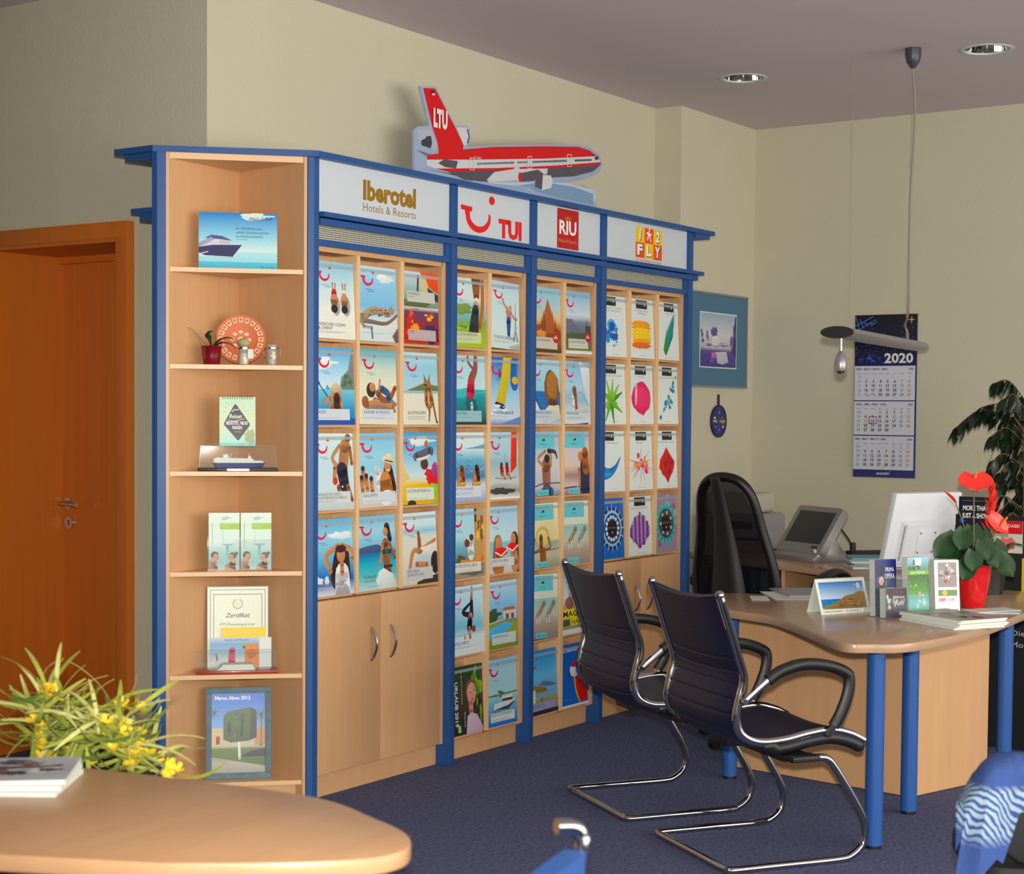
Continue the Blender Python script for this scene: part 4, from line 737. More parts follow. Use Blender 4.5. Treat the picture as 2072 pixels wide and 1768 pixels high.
# 1 cruise canvas
def leaning(name, label, cat, px0, px1, pyt, pyb, d, z, draw, mt='paper', thick=.012, tilt=6, parts=None, frame=None, group=None):
    x0, _ = cxz(px0, pyb, d); x1, _ = cxz(px1, pyb, d); hh = cxz(px0, pyt, d)[1] - z; wd = x1 - x0
    X, Y = cw(x0, d); hh = hh/math.cos(R(tilt))
    o = MB().box(0, wd, 0, thick, 0, hh).build(name, mt, None, (X, Y, z), rz=R45, bevel=.001); o.rotation_euler = (R(-tilt), 0, R45); tag(o, label, cat, group)
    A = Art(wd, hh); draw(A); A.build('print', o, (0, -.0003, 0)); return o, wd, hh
def a_cruise(A):
    A.bands((0, (70, 170, 206)), (.12, (90, 190, 214)), (.13, (150, 214, 226)), (.3, (176, 222, 226)), (.31, (206, 230, 226)), (.55, (150, 210, 230)), (1, (40, 130, 206))); A.blob(.72, .94, .2, .06, (206, 222, 214), 2)
    N = (30, 28, 86); A.p([(0, .28), (0, .38), (.18, .42), (.55, .43), (.42, .2), (.1, .22)], N); A.p([(0, .38), (.1, .52), (.3, .56), (.4, .5), (.4, .43), (.18, .42)], (206, 208, 216)); A.p([(.08, .54), (.16, .6), (.3, .58), (.43, .5), (.3, .52)], (70, 80, 130)); A.p([(0, .38), (0, .46), (.16, .56), (.2, .52), (.1, .44)], (150, 160, 190))
    for i in range(3):
        for j in range(5): A.r(.27 + .025*j, .455 + .022*i, .28 + .025*j, .465 + .022*i, (80, 80, 110))
    A.ln([(.02, .26), (.12, .3)], .012, (220, 220, 230)); A.ln([(0, .23), (.42, .21)], .008, (220, 226, 230))
    A.t('Mein Schiff', .64, .87, .055, (40, 60, 90), fit=.3, shear=.4); c = (50, 90, 120)
    for i, s in enumerate(('Ihr Wohlfühlberater –', 'erfüllt Urlaubswünsche', 'im Handumdrehen')): A.t(s, .475, .70 - i*.07, .045, c, fit=(.37, .42, .34)[i])
    A.ln([(.48, .525), (.62, .525)], .006, (220, 90, 60)); A.smile(.79, .03, .045, (60, 40, 110)); A.t('TUI Cruises', .85, .03, .03, (60, 60, 120), fit=.11)
leaning('cruise_canvas', 'blue picture board of a cruise ship on the top compartment of the corner shelf', 'picture', 402, 561, 427, 538, .035, ZS[0], a_cruise, thick=.02, tilt=5)
# 2 plant, plate, jars
p = put(428, ZS[1], .07)
t = thing('orchid_pot', 'dark red plant pot with a leafy orchid beside a decorated plate', 'potted plant', p)
MB().lathe([(.028, 0), (.030, .002), (.033, .03), (.0345, .031), (.038, .066), (.040, .068), (.0385, .070), (.036, .068), (.034, .06), (.001, .06)], 24).build('pot', 'dark_red', t, smooth=True)
MB().lathe([(.035, .058), (.02, .064), (.001, .064)], 16).build('soil', 'soil', t, smooth=True)
def leaf_strip(path, wid, name, mt, par, n=5, fold=.25):
    P = cat_(path, 5); m = len(P); G = []
    for i, p_ in enumerate(P):
        u = i/(m - 1); w_ = wid*(math.sin(math.pi*min(1, u*.92 + .06))**.7); a = P[max(i - 1, 0)]; b_ = P[min(i + 1, m - 1)]; tt = (b_ - a).normalized(); sd = tt.cross(Vector((0, 0, 1)))
        if sd.length < .1: sd = tt.cross(Vector((0, 1, 0)))
        sd.normalize(); up = sd.cross(tt); G.append([p_ + sd*(w_*k) + up*(abs(k)*w_*fold) for k in (-1, -.5, 0, .5, 1)])
    return MB().grid(G, .0015).build(name, mt, par, smooth=True)
ds = Matrix.Rotation(R45, 4, 'Z')
def L3(*pts): return [tuple(ds @ Vector(q)) for q in pts]
leaf_strip(L3((.0, 0, .06), (-.012, -.005, .10), (-.006, -.01, .118), (.004, -.012, .122)), .013, 'leaf', 'leaf', t)
leaf_strip(L3((.0, 0, .06), (.03, -.01, .088), (.06, -.016, .098), (.082, -.02, .090)), .014, 'leaf', 'leaf', t)
leaf_strip(L3((.0, 0, .06), (.035, -.015, .078), (.065, -.025, .076), (.088, -.03, .060)), .013, 'leaf', 'leaf', t)
MB().tube(L3((-.005, 0, .06), (-.03, 0, .085), (-.06, 0, .118), (-.075, .003, .132), (-.088, .003, .135)), [.0016, .0014, .0012, .001, .0008], 5).build('aerial_root', 'stem', t)
MB().tube(L3((-.01, 0, .06), (-.035, 0, .072), (-.045, 0, .088), (-.056, 0, .104)), [.0016, .0014, .001, .0008], 5).build('aerial_root', 'stem', t)
MB().tube(L3((.012, .0, .06), (.016, .0, .1), (.018, .0, .13)), .0012, 5).build('aerial_root', 'stem', t)
p = put(487, ZS[1] + .002, .145)
t = thing('decorated_plate', 'round terracotta plate with a cream border pattern standing upright', 'plate', (p[0], p[1], p[2]), R45)
mx_ = Matrix.Translation((0, 0, .093)) @ Matrix.Rotation(R(78), 4, 'X')
prof = [(.001, .006), (.05, .006), (.058, .010), (.086, .016), (.092, .017), (.093, .014), (.06, 0), (.001, 0)]
pl = MB().lathe(prof, 40).xf(mx_).build('plate_body', 'terracotta', t, smooth=True)
orn = MB()
for i in range(20):
    a = 6.2832*i/20; orn.v; c0 = MB().prism([(.064*math.cos(a - .11), .064*math.sin(a - .11)), (.083*math.cos(a - .11), .083*math.sin(a - .11)), (.083*math.cos(a + .11), .083*math.sin(a + .11)), (.064*math.cos(a + .11), .064*math.sin(a + .11))], .0115, .0168); orn.add(c0.v, c0.f)
orn.xf(mx_).build('border_tile', 'cream', t)
orn = MB()
for i in range(20): a = 6.2832*i/20; orn.lathe([(.0055, 0), (.0055, .002)], 8, (.074*math.cos(a), .074*math.sin(a), .0166))
orn.xf(mx_).build('border_dot', 'terracotta', t)
orn = MB()
for i in range(8): a = 6.2832*i/8; orn.lathe([(.009, 0), (.009, .002)], 10, (.03*math.cos(a), .03*math.sin(a), .0055), 1, .7)
orn.lathe([(.012, 0), (.012, .002)], 12, (0, 0, .0055)).xf(mx_).build('centre_motif', 'cream', t)
p = put(493, ZS[1], .055)
t = thing('salt_jar', 'slim glass jar of pale sand with a round sponge on top and a tag', 'jar', p, R45)
MB().lathe([(.018, 0), (.019, .003), (.019, .05), (.017, .058), (.018, .066), (.0165, .066), (.0155, .058), (.0175, .05), (.0175, .004), (.001, .003)], 20).build('glass', 'jar_glass', t, smooth=True)
MB().lathe([(.017, .004), (.017, .044), (.001, .045)], 18).build('sand', 'shell', t, smooth=True)
MB().lathe([(.0185, .058), (.0195, .058), (.0195, .066), (.0185, .066)], 20).build('metal_ring', 'steel', t, smooth=True)
b = MB().ball((0, 0, .082), .024, .024, .017, 14, 8); rd = random.Random(2); b.v = [tuple(c*(1 + rd.uniform(-.05, .05)) if i < 2 else c + rd.uniform(-.001, .001) for i, c in enumerate(v)) for v in b.v]; b.build('sponge', 'sponge', t, smooth=True)
MB().box(.014, .034, -.024, -.023, .024, .058).build('paper_tag', 'paper', t); MB().tube([(.024, -.0235, .056), (.012, -.018, .062)], .0006, 5).build('string', 'wire', t)
p = put(550, ZS[1], .05)
t = thing('shell_jar', 'clip-top glass jar of white shells at the end of the shelf', 'jar', p, R45)
MB().lathe([(.019, 0), (.0205, .003), (.0205, .058), (.019, .064), (.018, .064), (.019, .058), (.019, .004), (.001, .003)], 20).build('glass', 'jar_glass', t, smooth=True)
MB().lathe([(.021, .066), (.022, .068), (.0215, .076), (.012, .079), (.001, .079)], 20).build('lid', 'jar_glass', t, smooth=True)
MB().lathe([(.0195, .061), (.021, .061), (.021, .067), (.0195, .067)], 20).build('rubber_ring', 'steel', t, smooth=True)
rd = random.Random(7)
sh = MB().ball((0, 0, .01), .013, .011, .006, 8, 5)
for i in range(11):
    k = MB().ball((rd.uniform(-.008, .008), rd.uniform(-.008, .008), .010 + .0042*i), rd.uniform(.006, .010), rd.uniform(.005, .008), .005, 8, 5); k.build('shell', 'shell', t, smooth=True)
MB().tube(cat_([(.022, 0, .07), (.030, 0, .058), (.029, 0, .03), (.022, 0, .045)], 4), .0009, 6).build('clip_wire', 'steel', t); MB().tube(cat_([(-.022, 0, .066), (-.031, 0, .05), (-.026, 0, .028), (-.021, 0, .03)], 4), .0009, 6).build('clip_wire', 'steel', t)
# 3 ship model in a case, spiral calendar on it
def case(name, label, px0, px1, z, d, hh, depth, basemat, baseh, inset=.012):
    x0 = cxz(px0, 940, d)[0]; x1 = cxz(px1, 940, d)[0]; wd = x1 - x0; X, Y = cw((x0 + x1)/2, d); t = thing(name, label, 'display case', (X, Y, z), R45)
    MB().prism([(-wd/2, 0), (wd/2, 0), (wd/2, depth), (-wd/2, depth)], 0, baseh).build('case_base', basemat, t, bevel=.002)
    a, b_ = wd/2 - .004, wd/2 - inset; h0, h1 = baseh, hh; f0, f1, k0, k1 = .004, .006, depth - .004, depth - .006
    V = [(-a, f0, h0), (a, f0, h0), (a, k0, h0), (-a, k0, h0), (-b_, f1, h1), (b_, f1, h1), (b_, k1, h1), (-b_, k1, h1)]
    MB().add(V, [(0, 1, 5, 4), (1, 2, 6, 5), (2, 3, 7, 6), (3, 0, 4, 7), (4, 5, 6, 7)]).build('clear_cover', 'acrylic', t)
    for i, j in ((0, 4), (1, 5), (2, 6), (3, 7), (4, 5), (5, 6), (6, 7), (7, 4)): MB().tube([V[i], V[j]], .0009, 5).build('cover_edge', 'acrylic_edge', t)
    return t, wd
t, wd = case('ship_display_case', 'clear display case on a dark base under the spiral calendar', 400, 563, ZS[2], .02, .092, .085, 'black', .012)
MB().box(-.04, .04, -.0012, .001, .002, .010).build('name_plate', 'silver', t)
sx, sy, sz = t.location
SP = t.matrix_basis
s = thing('model_ferry', 'white and blue model ferry inside the clear case', 'model ship', (sx + .7071*.04, sy + .7071*.04, sz + .0125), R45)
hull = []
for x, wy in ((-.092, .010), (-.085, .015), (-.04, .017), (.05, .017), (.075, .012), (.098, .001)): hull.append((x, wy))
def hullmesh(sc0, z0, sc1, z1, x_sh=0): 
    lo = [(x*sc0, -w_*sc0) for x, w_ in hull] + [(x*sc0, w_*sc0) for x, w_ in hull[::-1]]; hi = [(x*sc1 + x_sh, -w_*sc1) for x, w_ in hull] + [(x*sc1 + x_sh, w_*sc1) for x, w_ in hull[::-1]]
    n = len(lo); return MB().add([(a, b_, z0) for a, b_ in lo] + [(a, b_, z1) for a, b_ in hi], [tuple(range(n))[::-1], tuple(range(n, 2*n))] + [(i, (i + 1) % n, (i + 1) % n + n, i + n) for i in range(n)])
hullmesh(.88, .0, 1.0, .018).build('hull', 'navy', s); hullmesh(.97, .018, .93, .026, -.003).build('hull_band', 'paper', s)
MB().prism([(-.088, .026), (.06, .026), (.05, .034), (-.03, .036), (-.075, .038), (-.088, .032)], -.013, .013, 'y').build('superstructure', 'paper', s)
MB().prism([(-.052, .036), (-.034, .036), (-.036, .050), (-.054, .048)], -.006, .006, 'y').build('funnel', 'paper', s); MB().tube([(-.03, 0, .036), (-.022, 0, .052)], .0016, 6).build('mast', 'paper', s); MB().prism([(.035, .034), (.05, .033), (.045, .044), (.038, .044)], -.010, .010, 'y').build('bridge', 'paper', s); MB().tube([(.04, 0, .044), (.04, 0, .053)], .001, 6).build('mast', 'paper', s)
for x_ in (-.03, .04): MB().lathe([(.004, -.0125), (.004, 0)], 8, (x_, 0, .0125)).box(x_ - .005, x_ + .005, -.004, .004, -.0003, .0005).build('stand', 'steel', s)
x0 = cxz(444, 895, .05)[0]; x1 = cxz(517, 895, .05)[0]; wd = x1 - x0; X, Y = cw(x0, .05); zb = ZS[2] + .0922
hh = (cxz(450, 803, .05)[1] - zb)
t = thing('spiral_calendar', 'mint green spiral desk calendar with a black diamond, standing on the display case', 'calendar', (X, Y, zb), R45)
pg = MB().box(0, wd, 0, .003, 0, hh + .002); pg.xf(Matrix.Rotation(R(-6), 4, 'X')); pg.build('page_block', 'paper', t)
MB().box(0, wd, 0, .002, 0, hh + .002).xf(Matrix.Translation((0, .045, 0)) @ Matrix.Rotation(R(6), 4, 'X')).build('back_stand', 'teal_paper', t); MB().box(0, wd, .001, .046, 0, .0012).build('foot', 'teal_paper', t)
A = Art(wd, hh)
A.bands((0, (110, 190, 180)), (.06, (130, 200, 186)), (.07, (170, 216, 206)), (.5, (206, 220, 180)), (1, (190, 224, 196))); A.blob(.85, .2, .14, .16, (150, 170, 120), 3); K = (34, 22, 36)
for i in range(18):
    a = R(200 + 140*i/17 if i > 8 else 20 + 140*i/8); cx_, cy_ = (.44, .62) if i <= 8 else (.5, .3); A.ln([(cx_ + .28*math.cos(a), cy_ + .24*math.sin(a)), (cx_ + .38*math.cos(a), cy_ + .33*math.sin(a))], .008, (150, 150, 90))
A.p([(.42, .86), (.47, .85), (.84, .46), (.84, .42), (.54, .12), (.5, .12), (.13, .43), (.13, .47)], K); A.t('Reisen', .27, .57, .085, W_, fit=.35, shear=.25, bold=.01); A.ln([(.22, .54), (.4, .51), (.7, .56)], .012, W_); A.t('BEDEUTET, NEUES', .19, .44, .065, W_, fit=.6, bold=.02); A.t('FINDEN.', .36, .345, .065, W_, fit=.28, bold=.02); A.ln([(.42, .29), (.6, .29)], .008, W_); A.ln([(.34, .7), (.42, .75), (.48, .74), (.54, .76)], .02, W_)
pr = A.build('print', t, (0, -.0004, 0)); pr.rotation_euler = (R(-6), 0, 0)
for i in range(13): 
    c_ = [(.012 + (wd - .024)*i/12, .016 + .006*math.cos(a), hh - .001 + .006*math.sin(a)) for a in [6.283*k/8 for k in range(8)]]; MB().tube(c_, .0009, 5, True).build('spiral_ring', 'grey_metal', t)
# 4 leaflet stand with two leaflets
X, Y, Z = put(421, ZS[3], .045); x0 = cxz(421, 1150, .045)[0]; x1 = cxz(550, 1150, .045)[0]; wd = x1 - x0; hh = cxz(421, 1036, .045)[1] - ZS[3] - .006
t = thing('leaflet_holder', 'clear leaflet holder with two pockets on the corner shelf', 'leaflet holder', (X, Y, ZS[3]), R45)
MB().box(-.002, wd + .002, -.006, .03, 0, .003).build('foot', 'acrylic_edge', t); MB().box(-.002, wd + .002, .020, .022, .003, hh*.98).build('back', 'acrylic', t); MB().box(-.002, wd + .002, -.006, -.0045, .003, hh*.55).build('front', 'acrylic', t)
for k in (-.0015, wd/2, wd + .0015): MB().box(k - .0007, k + .0007, -.005, .021, .003, hh*.6).build('divider', 'acrylic_edge', t)
def a_bath(A):
    A.bands((0, (196, 206, 196)), (.15, (150, 200, 200)), (.3, (170, 214, 210)), (.45, (206, 226, 216)), (.8, (206, 226, 206)), (1, (216, 228, 216))); A.r(.36, .71, 1, .82, (150, 190, 50)); A.small(.42, .78, .3, (200, 220, 150), 2, .03); A.ln([(.0, .78), (1, .82)], .008, (150, 180, 180)); A.ln([(.12, .82), (.12, .4)], .02, (120, 160, 170)); A.ln([(.45, .7), (.48, .48)], .012, (130, 170, 180)); A.p([(.36, .46), (.86, .46), (.66, .42), (.6, .2), (.56, .42)], (120, 176, 186)); A.blob(.55, .91, .16, .03, (170, 186, 190), 2)
    A.e(.2, .26, .13, .065, (80, 56, 44)); A.e(.24, .23, .1, .06, (196, 150, 120)); A.ln([(.15, .15), (.15, .02)], .26, (200, 156, 128), .3); A.e(.78, .25, .13, .06, (110, 70, 50)); A.e(.9, .29, .06, .03, (110, 70, 50)); A.e(.72, .22, .09, .055, (200, 150, 120)); A.ln([(.8, .13), (.7, .02)], .22, (206, 160, 130), .4)
for k in range(2):
    lw = wd/2 - .004; o = MB().box(0, lw, 0, .016, 0, hh).build('leaflet', 'paper', None, cw(x0 + .002 + k*(wd/2), .045) + (ZS[3] + .0032,), rz=R45); tag(o, 'pale green spa leaflet of two bathers in the clear holder', 'leaflet', 'spa leaflets in the holder')
    A = Art(lw, hh); a_bath(A); A.build('cover', o, (0, -.0003, 0))
# 5 certificate, note, case with papers
def a_cert(A):
    A.r(0, 0, 1, 1, (150, 170, 170)); A.r(.012, .01, .988, .99, (226, 232, 214)); A.r(.045, .035, .955, .965, (120, 150, 150)); A.r(.06, .05, .94, .955, (222, 230, 208)); A.r(.1, .08, .9, .91, (130, 110, 110)); A.r(.112, .09, .888, .9, (220, 228, 206))
    for i in range(14): a = R(120 + 300*i/13); A.e(.5 + .075*math.cos(a), .79 + .055*math.sin(a), .016, .008, (150, 150, 100), 8)
    A.t('H', .5, .775, .025, (120, 130, 120), al='C'); A.t('Zertifikat', .5, .63, .05, (44, 40, 84), fit=.4, al='C', shear=.3, bold=.012); A.t('PTI-Premiumpartner', .5, .53, .034, (70, 66, 110), fit=.58, al='C', shear=.3); A.t('Bernauer Kasse', .5, .46, .024, (90, 90, 110), fit=.32, al='C', shear=.2); A.t('Reisebüro Müller', .5, .42, .022, (90, 90, 110), fit=.3, al='C', shear=.2)
leaning('certificate', 'white framed certificate standing behind the brown-based display case', 'certificate', 419, 543, 1188, 1362, .12, ZS[4], a_cert, thick=.012, tilt=4)
t, wd = case('paper_display_case', 'clear case with a red-brown base holding a model and papers', 396, 565, ZS[4], .02, .078, .085, 'mahogany', .012)
cx_, cy_, cz_ = t.location
def inside(x, d): return (cx_ + .7071*(x + d), cy_ + .7071*(d - x))
for i in range(5):
    a_, b_ = inside(0, .04); o = MB().box(-.07 + .004*i, .066 - .003*i, -.03, .03, 0, .004).build('paper_stack_sheet', 'paper', None, (a_, b_, cz_ + .0125 + .0042*i), rz=R45 + R((-3, 2, -1, 4, 0)[i])); tag(o, 'white folded sheet in the papers piled inside the brown-based case', 'paper', 'papers in the brown-based case')
def a_pamph(A):
    A.bands((0, (206, 210, 206)), (.2, (216, 216, 210)), (.45, (160, 190, 206)), (.8, (120, 170, 210)), (1, (190, 206, 214))); A.r(.56, .1, .8, .8, (220, 130, 50)); A.blob(.68, .5, .1, .12, (190, 100, 40), 2); A.r(.8, 0, 1, 1, (216, 224, 222)); A.e(.36, .66, .03, .05, HAIR); A.ln([(.36, .62), (.35, .2)], .1, (206, 40, 90), .12); A.e(.55, .7, .02, .04, HAIR); A.ln([(.1, .5), (.12, .3)], .03, (150, 90, 80)); A.t('Radeln und Wandern', .24, .9, .07, (70, 80, 100), fit=.4)
leaning('pamphlet', 'pamphlet with beach photos leaning on the certificate behind the brown-based case', 'pamphlet', 425, 549, 1291, 1362, .108, ZS[4], a_pamph, thick=.002, tilt=2)
leaning('yellow_note', 'plain yellow note stuck low on the certificate', 'note', 449, 538, 1270, 1362, .113, ZS[4], lambda A: A.r(0, 0, 1, 1, (238, 206, 34)), mt='yellow', thick=.0008, tilt=2)
# 6 framed topiary photograph
d6 = .10; x0 = cxz(416, 1570, .06)[0]; x1 = cxz(549, 1570, .06)[0]; wd = x1 - x0; hh = cxz(420, 1391, .09)[1] - ZS[5]; X, Y = cw(x0, .06)
t = thing('photo_frame', 'weathered grey-blue frame with a photo of a clipped square tree', 'picture frame', (X, Y, ZS[5]), R45); t.rotation_euler = (R(-7), 0, R45)
fw = .022
for b_ in ((0, wd, 0, fw), (0, wd, hh - fw, hh), (0, fw, fw, hh - fw), (wd - fw, wd, fw, hh - fw)): MB().box(b_[0], b_[1], -.006, .012, b_[2], b_[3]).build('frame_bar', 'frame_worn', t, bevel=.002)
MB().box(fw - .002, wd - fw + .002, .002, .008, fw - .002, hh - fw + .002).build('backing', 'brown', t)
A = Art(wd - 2*fw, hh - 2*fw)
A.bands((0, (150, 150, 140)), (.12, (170, 166, 156)), (.3, (96, 124, 60)), (.34, (190, 186, 170)), (.5, (196, 170, 130)), (.58, (120, 170, 226)), (1, (40, 100, 200)))
A.p([(0, .3), (0, .2), (1, .08), (1, .3)], (86, 112, 54)); A.p([(.5, .2), (.75, .27), (1, .3), (1, .2)], (50, 40, 60)); A.r(0, .34, .2, .56, (206, 180, 140)); A.r(.8, .34, 1, .56, (196, 140, 110)); A.r(.08, .36, .15, .46, (150, 60, 40)); A.ln([(.92, .34), (.93, .75)], .04, (150, 120, 80))
for i in range(7): a = R(20 + 50*i); A.ln([(.93, .72), (.93 + .14*math.cos(a), .72 + .1*math.sin(a))], .03, (70, 86, 50), .005); A.ln([(.04, .76), (.04 + .12*math.cos(a), .76 + .08*math.sin(a))], .025, (60, 70, 50), .005)
A.ln([(.52, .18), (.51, .42)], .05, (216, 220, 210)); A.p([(.22, .42), (.22, .72), (.3, .77), (.72, .82), (.84, .78), (.84, .44), (.7, .4), (.36, .38)], (66, 92, 44)); A.p([(.72, .82), (.84, .78), (.84, .44), (.72, .42)], (40, 52, 34)); A.splat(.46, .6, .22, .16, [(78, 106, 52), (60, 84, 44)], 12, 3, .35); A.p([(.28, .55), (.33, .66), (.36, .52), (.32, .48)], (36, 40, 34)); A.p([(.52, .44), (.57, .76), (.6, .74), (.58, .46)], (40, 46, 34)); A.t('Maroc Abou 2013', .06, .92, .045, (226, 230, 236), fit=.66, bold=.03)
A.build('photo', t, (fw, .0015, fw))
for o in (t,): pass

# ================================================================== airliner cut-out standing on the top of the shelf
YA = 4.30
def ap(px, py): q = onY(px, py, YA); return (q[0], q[2])
outl = [(838, 360), (838, 262), (845, 256), (869, 254), (850, 174), (881, 174), (922, 254), (945, 254), (951, 262), (952, 288), (948, 297), (1030, 292.5), (1170, 292.5), (1196, 299), (1212, 313), (1219, 330), (1214, 344), (1198, 356), (1180, 361), (1152, 365), (1151, 372), (1180, 374), (1197, 384), (1206, 404), (1206, 440)]
o2 = [ap(*p_) for p_ in outl]; zb = 2.3972; o2[0] = (o2[0][0], zb); o2[-1] = (o2[-1][0], zb)
ax0 = o2[0][0]
t = thing('airliner_cutout', 'cardboard cut-out of a red and white airliner standing on top of the shelf', 'cardboard cutout', (ax0, YA, zb))
MB().prism([(a - ax0, b_ - zb) for a, b_ in o2], 0, .012, 'y').build('board', mat('cutout_blue', rgb(150, 168, 196), .6, var=.06, scale=(4, 4, 9)), t)
MB().prism([(0, 0), (0, .3), (.14, 0)], .3, .305, 'x').xf(Matrix.Translation((0, 0.012, 0))).build('rear_strut', 'brown', t) if 0 else MB().add([(.4, .012, 0), (.4, .012, .2), (.4, .09, 0), (.404, .012, 0), (.404, .012, .2), (.404, .09, 0)], [(0, 1, 2), (5, 4, 3), (0, 3, 4, 1), (1, 4, 5, 2), (2, 5, 3, 0)]).build('rear_strut', 'brown', t)
A = Art(1, 1, .00006, False); A.tone = 0
def q_(*pts): return [(ap(*p_)[0] - ax0, ap(*p_)[1] - zb) for p_ in pts]
RED = (214, 30, 36); WH = (206, 210, 214); DK = (84, 80, 92); LG = (170, 178, 190)
A.p(q_((850, 340), (1000, 372), (1205, 408), (1205, 385), (1150, 370), (1000, 368), (900, 352)), (190, 204, 216)); A.p(q_((1050, 375), (1100, 368), (1160, 378), (1200, 392), (1200, 415), (1100, 392)), (130, 160, 196)); A.p(q_((1000, 372), (1080, 378), (1060, 386)), (150, 176, 206))
A.p(q_((844, 262), (872, 262), (890, 302), (870, 300), (844, 282)), (176, 182, 192)); A.p(q_((852, 284), (861, 280), (862, 276), (872, 275), (874, 290), (871, 300), (853, 294)), (60, 58, 68)); A.p(q_((842, 303), (880, 314), (862, 316)), (120, 116, 120))
A.p(q_((924, 258), (944, 258), (948, 276), (944, 292), (938, 296)), WH); A.ln(q_((945, 262), (949, 276), (946, 290)), .008, (60, 50, 80))
A.p(q_((856, 178), (880, 179), (921, 258), (938, 294), (936, 304), (888, 312), (884, 285), (874, 255)), RED)
A.p(q_((864, 314), (888, 310), (940, 302), (1000, 297), (1100, 296), (1170, 297), (1192, 304), (1208, 316), (1100, 321), (960, 323), (864, 323)), RED)
A.p(q_((863, 323), (960, 323), (1100, 321), (1208, 316), (1216, 329), (1120, 335), (1000, 340), (880, 341), (863, 334)), WH)
A.p(q_((880, 341), (1000, 340), (1120, 335), (1216, 328), (1215, 333), (1120, 340), (1000, 345), (905, 347)), RED)
A.p(q_((905, 347), (1000, 345), (1120, 340), (1215, 333), (1200, 347), (1160, 357), (1080, 361), (985, 368), (940, 364)), DK)
A.p(q_((984, 364), (1000, 348), (1040, 342), (1108, 341), (1106, 354), (1060, 364), (990, 368)), WH); A.p(q_((1054, 350), (1088, 343), (1100, 352), (1080, 366), (1052, 368)), DK); A.p(q_((1084, 356), (1105, 352), (1098, 384), (1082, 378)), DK)
A.p(q_((1098, 354), (1114, 355), (1118, 366), (1115, 380), (1096, 385)), (214, 216, 220)); A.p(q_((1040, 332), (1047, 330), (1055, 352), (1048, 368), (1040, 360)), WH); A.e(*q_((1052, 358))[0], .016, .022, RED)
A.p(q_((886, 330), (898, 322), (926, 326), (922, 341), (900, 338)), DK)
for (xa, xb, n_) in ((966, 1038, 24), (1048, 1066, 6), (1078, 1144, 22), (1163, 1194, 12)):
    for i in range(n_):
        x_ = xa + (xb - xa)*i/(n_ - 1); y_ = 331.5 - (x_ - 966)*.034; A.p(q_((x_ - .9, y_ - 2), (x_ + .9, y_ - 2), (x_ + .9, y_ + 2), (x_ - .9, y_ + 2)), (50, 50, 60))
for x_, y_ in ((953, 332), (1070, 329), (1150, 325)): A.ln(q_((x_ - 4, y_ - 12), (x_ + 4, y_ - 12), (x_ + 4, y_ + 12), (x_ - 4, y_ + 12), (x_ - 4, y_ - 12)), .004, (226, 226, 226))
A.p(q_((1202, 318), (1208, 316), (1210, 322), (1204, 324)), (50, 50, 70))
x_, z_ = q_((875, 254))[0]; A.t('LTU', x_, z_, .070, (226, 228, 226), fit=.10, bold=.06); x_, z_ = q_((958, 321))[0]; A.t('D-AERB', x_, z_, .012, WH, fit=.05); A.p(q_((872, 189), (878, 189), (878, 193), (872, 193)), WH); A.p(q_((872, 184), (877, 184), (877, 188), (872, 188)), (50, 30, 40))
A.build('airliner_print', t, (0, -.0004, 0))

# ================================================================== things on the walls and ceiling
# framed picture on the wall step
xa, za = onY(1511, 603, 4.285)[[0, 2]]; xb = 7.93; zb_ = onY(1509, 785, 4.285)[2]; wd = xa - xb; hh = za - zb_
t = thing('framed_picture', 'framed landscape with a wide blue mount and thin silver frame hanging beside the shelf', 'picture', (xb, 4.285, zb_))
MB().box(0, wd, .002, .014, 0, hh).build('blue_mount', mat('mount', rgb(72, 112, 140), .8, var=.05), t)
for b_ in ((-.004, wd + .004, -.004, .006), (-.004, wd + .004, hh - .006, hh + .004), (-.004, .004, 0, hh), (wd - .006, wd + .004, 0, hh)): MB().box(b_[0], b_[1], -.008, .0148, b_[2], b_[3]).build('frame_bar', 'silver', t)
pw, ph = .43, .295; A = Art(pw, ph)
A.bands((0, (70, 60, 130)), (.3, (90, 80, 150)), (.36, (176, 176, 190)), (.6, (206, 206, 206)), (1, (150, 176, 200))); A.r(0, 0, 1, 1, (200, 206, 200)) if 0 else None
A.splat(.1, .55, .13, .2, [(90, 76, 140), (120, 110, 160)], 10, 2, .4); A.p([(.88, .3), (.96, .95), (1, 1), (1, .2)], (60, 46, 110)); A.splat(.92, .5, .1, .3, [(70, 56, 120), (90, 80, 140)], 10, 3, .4); A.blob(.38, .66, .09, .1, (100, 84, 150), 3); A.p([(.3, .35), (.32, .55), (.44, .6), (.56, .5), (.6, .36)], (206, 210, 206)); A.splat(.5, .4, .4, .06, [(90, 80, 140), (130, 130, 160)], 12, 8, .3); A.p([(.42, .28), (.46, .08), (.6, .05), (.78, .1), (.72, .3)], (186, 188, 200)); A.splat(.3, .18, .3, .15, [(80, 66, 140), (110, 90, 160)], 12, 9, .3); A.blob(.36, .22, .07, .06, (190, 110, 180), 5)
MB().box((wd - pw)/2 - .006, (wd + pw)/2 + .006, .0005, .002, (hh - ph)/2 - .006, (hh + ph)/2 + .006).build('mount_bevel', 'paper', t)
A.build('landscape_print', t, ((wd - pw)/2, .0003, (hh - ph)/2))
